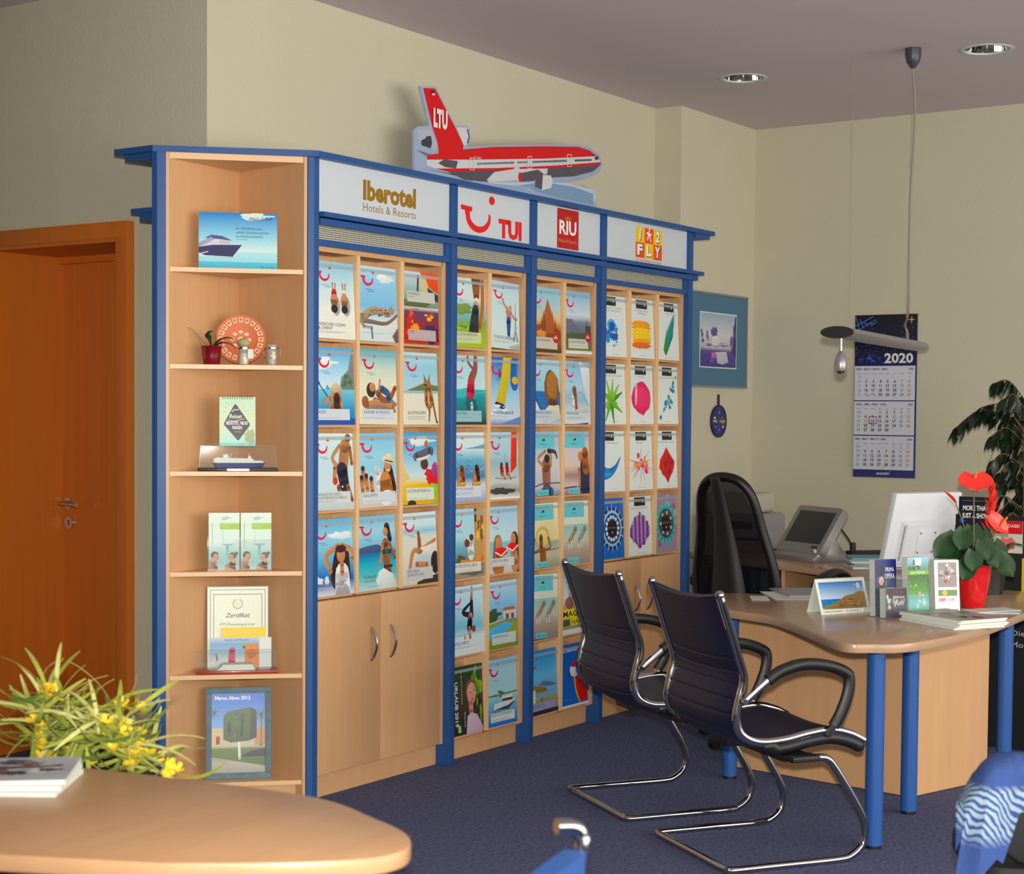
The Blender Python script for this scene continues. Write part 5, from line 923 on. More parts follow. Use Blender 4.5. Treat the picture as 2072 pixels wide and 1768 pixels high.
# oval pan souvenir
q = onY(1452, 852, 4.297)
t = thing('souvenir_pan', 'small blue round souvenir pan hanging by its handle under the framed picture', 'wall ornament', (q[0], 4.29, q[2]))
MB().tube([(0, .009, 0), (0, -.002, 0)], .088, 36).build('disc', 'navy', t, smooth=True); MB().tube([(.088*math.cos(a), -.002, .088*math.sin(a)) for a in [6.2832*i/40 for i in range(40)]], .004, 6, True).build('rim', 'black', t, smooth=True)
MB().box(-.007, .007, -.002, .006, .088, .150).build('handle', 'black', t, bevel=.002)
A = Art(.16, .16)
for i, (x, y, c) in enumerate(((.18, .62, W_), (.26, .52, (120, 160, 210)), (.72, .62, (190, 90, 60)), (.8, .3, W_), (.25, .3, (120, 150, 190)), (.5, .8, (120, 150, 210)), (.5, .2, (110, 140, 200)), (.75, .42, (200, 120, 70)))): A.blob(x, y, .06, .035, c, i)
A.ln([(.5, .95), (.5, .1)], .012, (120, 150, 210)); A.t('MAL', .06, .46, .09, (210, 200, 60), fit=.3, bold=.03); A.t('DIVES', .56, .45, .09, (210, 200, 60), fit=.4, bold=.03)
A.build('painted_map', t, (-.08, -.0026, -.08))
# wall calendar
ya, yb, zt, zb_ = 3.666, 3.305, 2.014, 1.112; wd = ya - yb; hh = zt - zb_
t = thing('wall_calendar', 'three-month 2020 wall calendar with a dark concert photo on top', 'calendar', (XR - .006, ya, zb_), R(-90))
MB().box(0, wd, 0, .005, 0, hh).build('backing_card', 'navy', t)
A = Art(wd, hh); K = (44, 44, 66)
A.bands((.69, (30, 36, 80)), (.75, (24, 26, 60)), (1, (20, 18, 34))); rd = random.Random(4)
for i in range(120): A.e(rd.uniform(.02, .98), .80 + rd.gauss(0, .05), .004, .003, ((150, 160, 220), (90, 110, 200), (190, 180, 200))[i % 3], 6)
for i in range(5): A.ln([(.02 + .06*i, .99 - .015*i), (.08 + .07*i, .90 + .015*i)], .012, (90, 130, 200)); 
A.ln([(0, .93), (.3, .99)], .01, (110, 150, 210)); A.ln([(.02, .9), (.34, .97)], .01, (90, 130, 200)); A.splat(.25, .73, .2, .03, [(80, 100, 180), (40, 50, 110)], 10, 3, .4)
A.ln([(.915, .985), (.915, .945)], .012, (240, 190, 60)); A.ln([(.87, .965), (.96, .965)], .012, (240, 190, 60)); A.t('2020', .95, .705, .056, (220, 224, 230), fit=.46, al='R', bold=.03)
MON = [('MÄRZ • MARCH • MARZO • MARS', .475, .685, 9, 6, 31, {}), ('APRIL • APRIL • ABRIL • AVRIL', .262, .468, 14, 2, 30, {10, 13}), ('MAI • MAY • MAYO • MAI', .048, .255, 18, 4, 31, {1, 21})]
for mi, (ttl, y0, y1, wk, first, nd, hol) in enumerate(MON):
    A.r(.012, y0, .985, y1, (206, 210, 222)); A.t(ttl, .04, y1 - .024, .011, K, fit=.5, bold=.03); A.t('2020', .96, y1 - .024, .011, K, fit=.08, al='R', bold=.03)
    for c in range(8): A.r(.06 + .115*c, y1 - .048, .12 + .115*c, y1 - .044, (150, 150, 170))
    for r_ in range(5):
        y = y1 - .075 - .027*r_; A.t(str(wk + r_), .09, y, .016, (130, 126, 160), al='C', bold=.01)
        for c in range(7):
            n = r_*7 + c - first + 1
            if 1 <= n <= nd:
                col = (200, 150, 60) if (c == 6 or n in hol) else ((140, 140, 170) if c == 5 else K); x = .205 + .115*c
                if mi == 0 and r_ == 4 and c < 2: A.t('%d/' % n, x - .005, y + .006, .011, col, al='C'); A.t(str(n + 7), x + .03, y - .004, .010, col, al='C')
                else: A.t(str(n), x, y, .0165, col, al='C', bold=.025)
A.ln([(.265, .332), (.385, .332), (.385, .374), (.265, .374), (.265, .332)], .014, (150, 20, 36))
A.t('eventim', .5, .018, .018, (206, 206, 226), fit=.21, al='C', bold=.02); A.e(.615, .036, .008, .004, (230, 120, 60)); A.build('printed_pages', t, (0, -.0004, 0))
# recessed ceiling lights
for px, py, lab in ((1504, 158, 'round chrome downlight in the ceiling above the office chair'), (1997, 100, 'round chrome downlight in the ceiling beside the lamp cable')):
    q = onZ(px, py, ZC); t = thing('downlight', lab, 'ceiling light', (q[0], q[1], ZC), 0, 'recessed ceiling lights')
    MB().grid([[(r_*math.cos(6.2832*k/32), r_*math.sin(6.2832*k/32), z_) for k in range(33)] for r_, z_ in ((.097, .004), (.098, -.003), (.116, -.003), (.118, 0))]).build('trim_ring', 'panel_white', t, smooth=True)
    G = [[(r_*math.cos(6.2832*k/32), r_*math.sin(6.2832*k/32), z_) for k in range(33)] for r_, z_ in ((.0995, -.001), (.096, .03), (.085, .08), (.06, .12), (.002, .125))]; MB().grid(G).build('reflector', 'chrome', t, smooth=True)
    for k in range(3): MB().ball((-.04 + .04*k, .0, .075), .012, .012, .03, 8, 5).build('bulb', 'panel_white', t, smooth=True)
# pendant lamp over the desk
zl = 1.79; N = onZ(1694, 672, zl); E_ = onZ(1872, 703, zl); cq = onZ(1848, 98, ZC)
dv = Vector((E_[0] - N[0], E_[1] - N[1], 0)); LN = dv.length; an = math.atan2(dv.y, dv.x)
t = thing('pendant_lamp', 'long silver pendant lamp with a small spot hanging in front of the wall calendar', 'lamp', (N[0], N[1], zl), an)
G = []
for i in range(15):
    u = i/14; wdt = .068*(1 - .35*u) if u < .9 else .068*(.68)*math.sqrt(max(.02, 1 - ((u - .9)/.1)**2)); th = .024*(1 if u < .9 else math.sqrt(max(.05, 1 - ((u - .9)/.1)**2)))
    G.append([(u*LN + .05*math.cos(a)*(1 - u) * 0, wdt*math.cos(a), th*math.sin(a)) for a in [6.2832*k/16 for k in range(16)]])
b = MB(); vs_ = [p_ for g in G for p_ in g]; b.add(vs_, [(i*16 + k, i*16 + (k + 1) % 16, (i + 1)*16 + (k + 1) % 16, (i + 1)*16 + k) for i in range(14) for k in range(16)] + [tuple(range(224, 240))]); b.build('lamp_body', 'silver', t, smooth=True)
MB().tube([(.002, 0, 0), (-.004, 0, 0)], .069, 28, flat=.36).build('end_opening', 'black', t, smooth=True)
b = MB()
for i in range(26): 
    for k in range(2): b.lathe([(.003, 0), (.003, .0015)], 6, (LN*.35 + i*LN*.014, -.012 + .024*k, .0225))
b.build('vent_holes', 'black', t)
MB().tube([(.06, 0, -.02), (.06, 0, -.075)], .006, 10).build('spot_stem', 'steel', t, smooth=True)
MB().lathe([(.004, 0), (.018, -.02), (.027, -.05), (.026, -.075), (.022, -.085)], 20, (.06, 0, -.07)).build('spot_shade', 'silver', t, smooth=True); MB().ball((.06, 0, -.156), .020, .020, .012, 14, 6).build('spot_bulb', 'chrome', t, smooth=True)
inv = Matrix.Rotation(-an, 4, 'Z')
loc = lambda X, Y, Z: tuple(inv @ Vector((X - N[0], Y - N[1], Z - zl)))
rt = onZ(1843, 696, zl); uu = (Vector((rt[0] - N[0], rt[1] - N[1], 0)).length)
top_ = Vector(loc(cq[0], cq[1], ZC))
MB().lathe([(.036, 0), (.036, -.03), (.03, -.06), (.012, -.085), (.004, -.09)], 20, tuple(top_)).build('canopy', 'grey_metal', t, smooth=True)
MB().tube(cat_([(top_.x, top_.y, top_.z - .09), (top_.x + .012, top_.y - .01, top_.z - .3), (top_.x - .004, top_.y, top_.z - .7), (top_.x, top_.y, .16), (uu*.98, 0, .09), (uu + .03, 0, .06), (uu + .04, 0, .02)], 6), .0045, 8).build('cable', 'wire', t, smooth=True)
MB().tube([(top_.x + .006, top_.y, top_.z - .09), (uu, 0, .02)], .0012, 6).build('suspension_wire', 'wire', t)
w0 = onZ(1724, 676, zl); u2 = Vector((w0[0] - N[0], w0[1] - N[1], 0)).length; MB().tube([(u2, 0, .02), (u2, 0, ZC - zl)], .0008, 6).build('suspension_wire', 'wire', t)

# ================================================================== consultation desk
ZD = .72
front = [onZ(px, py, ZD)[:2] for px, py in ((1494, 1237), (1564, 1248), (1630, 1272), (1680, 1293), (1714, 1302), (1761, 1303), (1831, 1302), (1914, 1288.6), (1993, 1270), (2039, 1253))]
crv = cat2([tuple(p_) for p_ in front], 4)
left = cat2([(6.15, 2.95), (6.08, 3.10), (5.92, 3.16), (5.74, 3.10), (5.60, 2.93), tuple(front[0])], 4)
poly = crv + [(6.6, 1.93), (6.93, 2.0), (6.95, 2.535), (7.6, 2.55), (7.6, 2.79), (7.0, 2.84), (6.55, 2.84), (6.3, 2.86)] + left[:-1]
dk = thing('consultation_desk', 'curved beech desk with round blue legs in front of the two leather chairs', 'desk', (5.9, 2.4, 0))
def dp(name, mb, mt, **k): return mb.xf(Matrix.Translation((-5.9, -2.4, 0))).build(name, mt, dk, **k)
dp('desk_top', MB().prism(poly, ZD - .030, ZD), 'desk_beech', bevel=.004)
for x, y in ((5.235, 2.105), (5.772, 2.188), (5.906, 2.985), (6.52, 2.08), (6.9, 2.7)):
    l = dp('leg', MB().lathe([(.030, .012), (.030, ZD - .031)], 24, (x, y, 0)), 'blue_metal', smooth=True); MB().lathe([(.027, 0), (.027, .013)], 20, (x - 5.9, y - 2.4, 0)).build('foot_cap', 'black', l, smooth=True)
pA, pB, pC, pD = Vector((6.10, 3.06)), Vector((6.015, 2.30)), Vector((6.035, 2.262)), Vector((6.47, 2.13))
def wallp(a, b_, z0, z1, th=.018):
    d = (b_ - a).normalized(); n = Vector((-d.y, d.x))*th; return MB().prism([tuple(a), tuple(b_), tuple(b_ + n), tuple(a + n)], z0, z1)
dp('modesty_panel', wallp(pB, pA, 0.004, ZD - .032, -.018), 'beech'); dp('modesty_panel', wallp(pC, pD, .004, ZD - .032, .018), 'beech')
dk2 = thing('side_desk', 'beech side desk carrying the touch-screen terminal along the end wall', 'desk', (7.9, 3.4, 0))
def d2(name, mb, mt, **k): return mb.xf(Matrix.Translation((-7.9, -3.4, 0))).build(name, mt, dk2, **k)
p2 = cat2([(7.75, 4.12), (7.55, 3.80), (7.46, 3.56), (7.30, 3.22), (7.10, 2.92), (7.06, 2.86)], 4) + [(7.65, 2.80), (8.42, 2.80), (8.42, 4.2), (7.8, 4.2)]
d2('desk_top', MB().prism(p2, ZD - .030, ZD), 'desk_beech', bevel=.004)
d2('side_panel', MB().box(7.62, 8.40, 3.93, 3.95, 0, ZD - .031), 'beech'); d2('side_panel', MB().box(7.50, 8.40, 3.50, 3.52, 0, ZD - .031), 'beech'); d2('side_panel', MB().box(7.62, 8.40, 2.95, 2.97, 0, ZD - .031), 'beech'); d2('shelf', MB().box(7.62, 8.40, 3.52, 3.93, .44, .456), 'beech'); d2('back_panel', MB().box(8.40, 8.415, 2.82, 4.18, 0, ZD - .031), 'beech')
for i in range(6): o = MB().box(-.14, .14, -.02, .02, 0, .2).build('folder', ('binder_blue', 'navy', 'teal_paper')[i % 3], None, (7.78, 3.56 + .06*i, .4565)); tag(o, 'folder standing on the shelf under the side desk', 'folder', 'folders under the side desk')
# printer on the side desk
t = thing('printer', 'grey office printer in the corner behind the mesh office chair', 'printer', (8.16, 4.02, ZD), R(4))
MB().prism(rrect(-.22, .14, 0, .20, .03), -.16, .16, 'y').xf(Matrix.Rotation(R(-90), 4, 'Z')).build('body', 'plastic_grey', t, smooth=True)
MB().prism(rrect(-.20, .09, .201, .31, .03), -.12, .12, 'y').xf(Matrix.Rotation(R(-90), 4, 'Z')).build('paper_feeder', mat('printer_light', rgb(190, 186, 172), .5), t, smooth=True)
MB().box(-.161, -.158, -.14, .1, .06, .075).build('output_slot', 'black', t); MB().box(-.164, -.16, -.08, .06, .12, .16).build('control_panel', 'grey_metal', t)
# touch-screen terminal
Lp, Rp = onZ(1562, 1128, ZD), onZ(1650, 1140, ZD); dvx = Vector((Rp[0] - Lp[0], Rp[1] - Lp[1])); wd = dvx.length; an = math.atan2(dvx.y, dvx.x)
t = thing('touch_terminal', 'silver touch-screen terminal on a wedge base on the side desk', 'terminal', (Lp[0], Lp[1], ZD), an)
wd = .36
MB().prism([(0, 0), (.05, .0), (.22, .0), (.22, .02), (.10, .15), (.04, .06), (.0, .025)], .01, wd - .01, 'x').build('base', 'silver', t, bevel=.004)
scr = MB().prism(rrect(0, wd, 0, .27, .018), -.0, .045, 'y').xf(Matrix.Translation((0, .02, .045)) @ Matrix.Rotation(R(-34), 4, 'X')); scr.build('screen_housing', 'silver', t, smooth=True)
MB().box(.035, wd - .035, -.0015, .001, .055, .24).xf(Matrix.Translation((0, .02, .045)) @ Matrix.Rotation(R(-34), 4, 'X')).build('screen', 'screen', t)
MB().box(.27, .32, -.0015, .001, .03, .042).xf(Matrix.Translation((0, .02, .045)) @ Matrix.Rotation(R(-34), 4, 'X')).build('badge', 'navy', t); MB().tube([(wd - .012, -.004, .06), (wd + .002, -.004, .06)], .010, 12).build('hinge_knob', 'steel', t, smooth=True)
MB().tube(cat_([(wd - .02, .16, .18), (wd + .02, .2, .1), (wd + .03, .22, .02), (wd + .06, .25, .006)], 5), .005, 6).build('cable', 'black', t, smooth=True); MB().box(wd + .015, wd + .037, .20, .222, .05, .1).build('plug', 'black', t, bevel=.002)
o = MB().tube(cat_([(0, 0, .004), (.06, .02, .008), (.1, -.01, .004), (.05, -.04, .006), (.0, -.02, .008), (.06, 0, .012), (.12, .01, .004)], 6), .003, 6).build('cable_coil', 'plastic_white', None, tuple(onZ(1690, 1128, ZD)), smooth=True); tag(o, 'pale coiled cable lying beside the touch-screen terminal', 'cable')
o = MB().prism(rrect(-.12, .12, -.05, .05, .012), 0, .02).build('keyboard_rest', 'black_soft', None, tuple(onZ(1760, 1122, ZD)), rz=R(-40), bevel=.003); tag(o, 'flat black device at the back of the side desk', 'device')
# magazines in a pile on the side desk
q = onZ(1742, 1150, ZD)
for i in range(6):
    o = MB().box(-.12, .12, -.10, .10, 0, .0085).build('magazine', ('paper', 'plastic_grey', 'teal_paper')[i % 3], None, (q[0] + .1, q[1] - .02, ZD + .0088*i), rz=R(-58 + (4, -3, 6, 0, -5, 2)[i])); tag(o, 'grey-white magazine in the pile on the side desk', 'magazine', 'magazines piled on the side desk')
# monitor, seen from behind
q = onZ(1866, 1172, ZD); an = math.atan2(.92, .4) - R(90)       # local +y = the way the screen faces
t = thing('monitor', 'white computer monitor seen from behind on the desk', 'monitor', (q[0], q[1], ZD), an)
MB().prism(rrect(-.12, .12, -.05, .13, .03), 0, .014).build('foot', 'plastic_white', t, bevel=.004)
MB().prism([(-.028, .013), (.028, .013), (.028, .22), (.012, .25), (-.02, .24), (-.028, .21)], .0, .022, 'y').build('stand', 'plastic_white', t, bevel=.003)
mt_ = Matrix.Translation((0, .045, .055)) @ Matrix.Rotation(R(14), 4, 'X')
MB().prism(rrect(-.205, .205, 0, .345, .006), .0, .03, 'y').xf(mt_).build('housing', 'plastic_white', t, bevel=.003)
bk = MB().add([(-.145, -.0, .02), (.145, 0, .02), (.145, 0, .22), (-.145, 0, .22), (-.125, -.03, .03), (.125, -.03, .03), (.125, -.03, .205), (-.125, -.03, .205)], [(4, 5, 6, 7), (0, 1, 5, 4), (1, 2, 6, 5), (2, 3, 7, 6), (3, 0, 4, 7)]).xf(mt_).build('back_cover', 'plastic_white', t)
for i in range(22): MB().box(-.137, -.126, -.022, -.019, .04 + .0075*i, .0435 + .0075*i).xf(mt_).build('vent_slot', 'grey_metal', bk)
MB().box(-.19, .19, .0295, .0305, .02, .33).xf(mt_).build('screen', 'screen', t); MB().box(-.055, .055, -.036, -.03, .07, .18).xf(mt_).build('mount_plate', 'plastic_white', t, bevel=.002)
for x_, z_ in ((-.045, .08), (.045, .08), (-.045, .17), (.045, .17)): MB().tube([mt_ @ Vector((x_, -.036, z_)), mt_ @ Vector((x_, -.038, z_))], .004, 8).build('screw', 'grey_metal', t)
# papers on the desk
for i, (px, py, an_, ww, hh_, mt) in enumerate(((1600, 1206, -52, .21, .3, 'paper'), (1622, 1201, -48, .21, .29, 'plastic_grey'), (1532, 1211, -60, .07, .15, 'paper'))):
    q = onZ(px, py, ZD); o = MB().box(-ww/2, ww/2, -hh_/2, hh_/2, 0, (.001, .006, .001)[i]).build('paper_sheet', mt, None, (q[0] + .02, q[1], ZD + .0003 + (0, .0012, 0)[i]), rz=R(an_)); tag(o, ('white paper sheet lying under a grey folder on the desk', 'grey folder lying on paper on the desk behind the tent calendar', 'narrow white slip lying on the desk beside the mesh chair')[i], 'paper')
# tent calendar
a_, b_ = onZ(1662, 1244, ZD), onZ(1752, 1231, ZD); dv = Vector((b_[0] - a_[0], b_[1] - a_[1])); wd = .23; an = math.atan2(dv.y, dv.x); hh = .135
an = R(-28)
t = thing('tent_calendar', 'white tent calendar with a photo of a rocky coast on the desk', 'calendar', (a_[0], a_[1], ZD), an)
tl = R(-19); MB().box(0, wd, 0, .002, 0, hh).xf(Matrix.Rotation(tl, 4, 'X')).build('front_card', 'paper', t); bd = 2*hh*math.sin(-tl); MB().box(0, wd, -.002, 0, 0, hh).xf(Matrix.Translation((0, bd, 0)) @ Matrix.Rotation(-tl, 4, 'X')).build('back_card', 'paper', t)
MB().box(0, wd, 0, bd, 0, .0012).build('foot_card', 'paper', t)
A = Art(wd, hh); A.r(0, 0, 1, 1, (226, 230, 220)); A.r(.05, .14, .95, .9, (120, 190, 220)); A.r(.05, .4, .95, .9, (190, 214, 226), (60, 120, 200)); A.r(.05, .2, .95, .42, (40, 120, 180)); A.p([(.05, .14), (.2, .26), (.4, .36), (.55, .5), (.72, .54), (.85, .62), (.95, .58), (.95, .14)], (150, 116, 70)); A.splat(.6, .3, .34, .15, [(170, 136, 90), (110, 96, 50), (136, 104, 66), (90, 90, 50)], 20, 4, .3); A.blob(.2, .2, .14, .05, (120, 120, 60), 6); A.e(.84, .76, .04, .09, (206, 216, 224)); A.e(.77, .8, .01, .02, W_); A.t('KUNDEN DIE REISEN', .06, .05, .045, (80, 80, 80), fit=.36); A.t('TEL. 038 203 60', .5, .05, .045, (120, 120, 120), fit=.25)
pr = A.build('print', t, (0, -.0004, 0)); pr.rotation_euler = (tl, 0, 0)
for i in range(20): MB().tube([(.015 + (wd - .03)*i/19, bd/2 + .004*math.cos(a), hh*math.cos(tl) - .002 + .004*math.sin(a)) for a in [6.283*k/6 for k in range(6)]], .0006, 4, True).build('spiral_ring', 'paper', t)
# leaflet holder with leaflets
a_ = (5.655, 2.243, ZD); an = R(-29)
t = thing('leaflet_rack', 'clear acrylic leaflet rack with two columns beside the tent calendar', 'leaflet holder', (a_[0], a_[1], ZD), an)
wd = .21; dep = .12
MB().box(0, wd, 0, dep, 0, .003).build('foot', 'acrylic_edge', t)
for x in (0, wd/2, wd): MB().box(x - .001, x + .001, 0, dep, .003, .14).build('divider', 'acrylic', t); MB().tube([(x, 0, .003), (x, 0, .14)], .0018, 6).build('divider_edge', 'acrylic_edge', t)
MB().box(0, wd, -.002, 0, .003, .075).build('front', 'acrylic', t); MB().box(0, wd, dep - .002, dep, .003, .2).build('back', 'acrylic', t); MB().box(0, wd, .05, .052, .003, .15).build('middle_wall', 'acrylic', t)
def inr(x, y): c, s = math.cos(an), math.sin(an); return (a_[0] + x*c - y*s, a_[1] + x*s + y*c)
def a_opera(A): A.bands((0, (30, 40, 120)), (1, (30, 36, 110))); A.ln([(.3, .6), (.4, .1)], .4, (24, 20, 40), .5); A.e(.3, .62, .12, .08, (206, 170, 150)); A.e(.25, .8, .2, .1, (24, 22, 50)); A.ln([(.5, .4), (.6, .08)], .12, (200, 206, 226)); A.t('PRIMA', .5, .78, .08, W_, fit=.4); A.t('OPERA', .46, .66, .09, W_, fit=.46); A.t('und mehr', .56, .46, .06, W_, fit=.34, shear=.2); A.r(.5, .1, .95, .15, (190, 30, 50)); A.small(.5, .05, .4, W_)
def a_park(A): A.bands((0, (120, 190, 120)), (.25, (120, 190, 200)), (.4, (90, 150, 70)), (.7, (60, 100, 50)), (1, (150, 200, 220))); A.splat(.3, .8, .3, .15, [(50, 90, 50), (70, 110, 60)], 10, 3, .4); A.r(.35, .86, .65, .98, (226, 230, 226)); A.r(0, .7, 1, .78, (120, 170, 50)); A.t('NATURPARK', .15, .72, .035, W_, fit=.7); A.splat(.6, .25, .3, .15, [(170, 216, 216), (206, 226, 226)], 8, 5, .4); A.e(.55, .38, .07, .04, (200, 150, 120)); A.splat(.3, .5, .3, .1, [(100, 150, 60), (140, 180, 90)], 8, 8, .3)
def a_knig(A): A.bands((0, (70, 60, 80)), (.5, (60, 50, 56)), (1, (60, 30, 50))); A.splat(.25, .5, .25, .4, [(190, 196, 200), (150, 150, 160)], 12, 2, .4); A.t('Willkommen', .45, .66, .08, W_, fit=.45, shear=.3); A.t('Ruhl', .45, .42, .2, W_, fit=.45, shear=.4); A.small(.5, .2, .4, W_)
for x, y, z, ww, hh_, fn, lab in ((.004, .06, .004, .098, .205, a_opera, 'dark blue opera leaflet in the clear rack'), (.108, .004, .004, .098, .215, a_park, 'green nature park leaflet in the clear rack'), (.004, .004, .004, .098, .105, a_knig, 'dark leaflet with white script in front of the opera leaflet')):
    X, Y = inr(x, y); o = MB().box(0, ww, 0, .03, 0, hh_).build('leaflet', 'paper', None, (X, Y, ZD + z), rz=an); o.rotation_euler = (R(-3), 0, an); tag(o, lab, 'leaflet', 'leaflets in the desk rack'); A = Art(ww, hh_); fn(A); A.build('cover', o, (0, -.0003, 0))
# tall travel leaflet stand
a_ = onZ(1893, 1243, ZD); an2 = R(-42)
o = MB().prism([(0, 0), (.075, 0), (.055, .2), (.02, .2)], 0, .1, 'x').build('leaflet_box', 'paper', None, (a_[0], a_[1], ZD), rz=an2); tag(o, 'white card leaflet box with a small photo and red lettering', 'leaflet box')
A = Art(.1, .2); A.r(0, 0, 1, 1, (226, 230, 228)); A.r(.14, .5, .9, .96, (150, 140, 140)); A.splat(.5, .75, .35, .18, [(120, 90, 90), (180, 170, 170), (90, 110, 90), (200, 200, 206)], 12, 3, .4); A.splat(.5, .62, .15, .08, [(226, 70, 50), (230, 110, 90)], 6, 4, .5); A.r(.14, .34, .9, .45, (110, 140, 90)); A.e(.4, .39, .1, .05, (210, 180, 80)); A.t('DER', .16, .24, .055, (206, 30, 50), fit=.26, bold=.03); A.t('TOUR', .43, .24, .055, (190, 120, 130), fit=.36); A.r(.16, .02, .9, .09, (90, 150, 200)); A.r(.8, .025, .9, .085, (206, 40, 60))
pr = A.build('cover', o, (0, -.0004, 0)); pr.rotation_euler = (math.atan2(.02, .2)*-1, 0, 0)
# magazines under the stand
mq = onZ(1885, 1262, ZD)
for i in range(5):
    o = MB().box(-.11, .11, -.15, .15, 0, .0062).build('magazine', 'paper', None, (5.685 + .006*(i % 2), 2.01 - .006*(i % 3), ZD + .0003 + .0065*i), rz=R(-31 + 1.2*i)); tag(o, 'white-edged magazine in the flat pile on the desk corner', 'magazine', 'magazines piled on the desk corner')
A = Art(.22, .3); A.bands((0, (170, 176, 170)), (.5, (170, 170, 166)), (1, (150, 140, 136))); A.splat(.5, .5, .5, .5, [(90, 70, 66), (170, 176, 170), (120, 60, 54), (130, 150, 120)], 16, 7, .4)
pr = A.build('cover', o, (-.11, -.15, .0068)); pr.rotation_euler = (R(-90), 0, 0)
for i in range(3):
    q = onZ(1990, 1236, ZD); o = MB().box(-.1, .1, -.05, .05, 0, .002).build('flyer', ('paper', 'teal_paper', 'paper')[i], None, (q[0] - .02 + .012*i, q[1] - .03, ZD + .0004 + .0022*i), rz=R(-60 + 14*i)); tag(o, 'flyer in the loose fan beside the red flower pot', 'flyer', 'flyers fanned on the desk')
for o in list(bpy.data.objects):
    pass
# red pot with anthurium
q = onZ(1968, 1231, ZD); PX, PY = q[0] + .03, q[1] + .01
t = thing('anthurium', 'anthurium with a big red flower in a glossy red pot on the desk', 'potted plant', (PX, PY, ZD))
MB().lathe([(.038, 0), (.042, .002), (.055, .06), (.064, .12), (.066, .152), (.068, .157), (.066, .160), (.062, .157), (.058, .13), (.001, .13)], 32).build('pot', 'red_glaze', t, smooth=True); MB().lathe([(.058, .13), (.03, .138), (.001, .14)], 20).build('soil', 'soil', t, smooth=True)
rv = Vector((math.sin(YAW), -math.cos(YAW), 0)); bv = Vector((math.cos(YAW), math.sin(YAW), 0))      # along the picture / away from the window side
def heart(name, mt, par, base, tip, wid, up, n=8, cup=.12, drop=0):
    B, T_ = Vector(base), Vector(tip); ax = (T_ - B); L = ax.length; ax.normalize(); up = Vector(up); sd = ax.cross(up).normalized(); nn = sd.cross(ax); G = []
    for i in range(n + 1):
        u = i/n; w_ = wid*(math.sin(math.pi*(u*.86 + .14))**.8) if u < 1 else .0005; back = -.16*L*(1 - u)**2
        G.append([B + ax*(u*L + (back*abs(k) if u < .4 else 0)) + sd*(w_*k) + nn*(cup*L*(abs(k)**1.5)*.5 - drop*L*u*u) for k in (-1, -.6, -.2, .2, .6, 1)])
    return MB().grid(G, .0015).build(name, mt, par, smooth=True)
rd = random.Random(21)
LV = [(-.10, -.03, .27, 60), (-.05, -.05, .30, 20), (-.08, .0, .24, 70), (.02, -.05, .26, 15), (.05, -.04, .23, -40), (.075, .0, .25, -60), (-.02, -.07, .22, 0), (.0, .03, .31, 10), (.04, .04, .29, -20), (-.06, .04, .28, 40), (.085, -.03, .2, -70), (-.035, -.06, .185, 30)]
for i, (sx_, dy_, zz, an_) in enumerate(LV):
    base = rv*sx_ + bv*dy_ + Vector((0, 0, zz)); out = (rv*sx_*1.0 - bv*.05); tip = base + out*.55 + Vector((0, 0, -.075)) + rv*rd.uniform(-.01, .01)
    heart('leaf', 'leaf', t, base, tip, .036 + .008*rd.random(), (-bv + Vector((0, 0, .5))), drop=.1); MB().tube(cat_([(0, 0, .13), tuple(base*.5 + Vector((0, 0, .12))), tuple(base)], 4), .0022, 6).build('leaf_stalk', 'leaf', t, smooth=True)
fb = rv*(-.01) - bv*.02 + Vector((0, 0, .475))
heart('flower', 'flower_red', t, fb + rv*.0 + Vector((0, 0, .035)), fb + Vector((0, 0, -.028)) - bv*.05, .068, (-bv*.7 + Vector((0, 0, .7))), cup=.16); MB().tube([tuple(fb - bv*.012 + Vector((0, 0, .028))), tuple(fb - bv*.03 + Vector((0, 0, .048)))], [.006, .004], 8).build('spadix', 'spadix', t, smooth=True); MB().tube(cat_([(0, 0, .13), tuple(fb*.5 + Vector((0, 0, .1))), tuple(fb + bv*.004 + Vector((0, 0, .03)))], 5), .0028, 6).build('flower_stalk', 'stem', t, smooth=True)
f2 = rv*(.10) + bv*.0 + Vector((0, 0, .315)); heart('flower', 'flower_red', t, f2 + Vector((0, 0, .04)) - rv*.04, f2 + Vector((0, 0, -.03)) + rv*.03, .03, (-bv + Vector((0, 0, .4)))); MB().tube([tuple(f2 - bv*.005), tuple(f2 + rv*.02 + Vector((0, 0, .035)) - bv*.02)], .004, 8).build('spadix', 'spadix', t, smooth=True); MB().tube(cat_([(0, 0, .13), tuple(f2*.6 + Vector((0, 0, .06))), tuple(f2)], 4), .0025, 6).build('flower_stalk', 'stem', t, smooth=True)
f3 = rv*(-.075) - bv*.01 + Vector((0, 0, .40)); leaf_strip([tuple(f3), tuple(f3 - rv*.02 + Vector((0, 0, .02))), tuple(f3 - rv*.045 + Vector((0, 0, .045)))], .010, 'flower_bud', 'flower_red', t, fold=.9); MB().tube(cat_([(0, 0, .13), tuple(f3*.5 + Vector((0, 0, .1))), tuple(f3)], 4), .0024, 6).build('flower_stalk', 'stem', t, smooth=True)
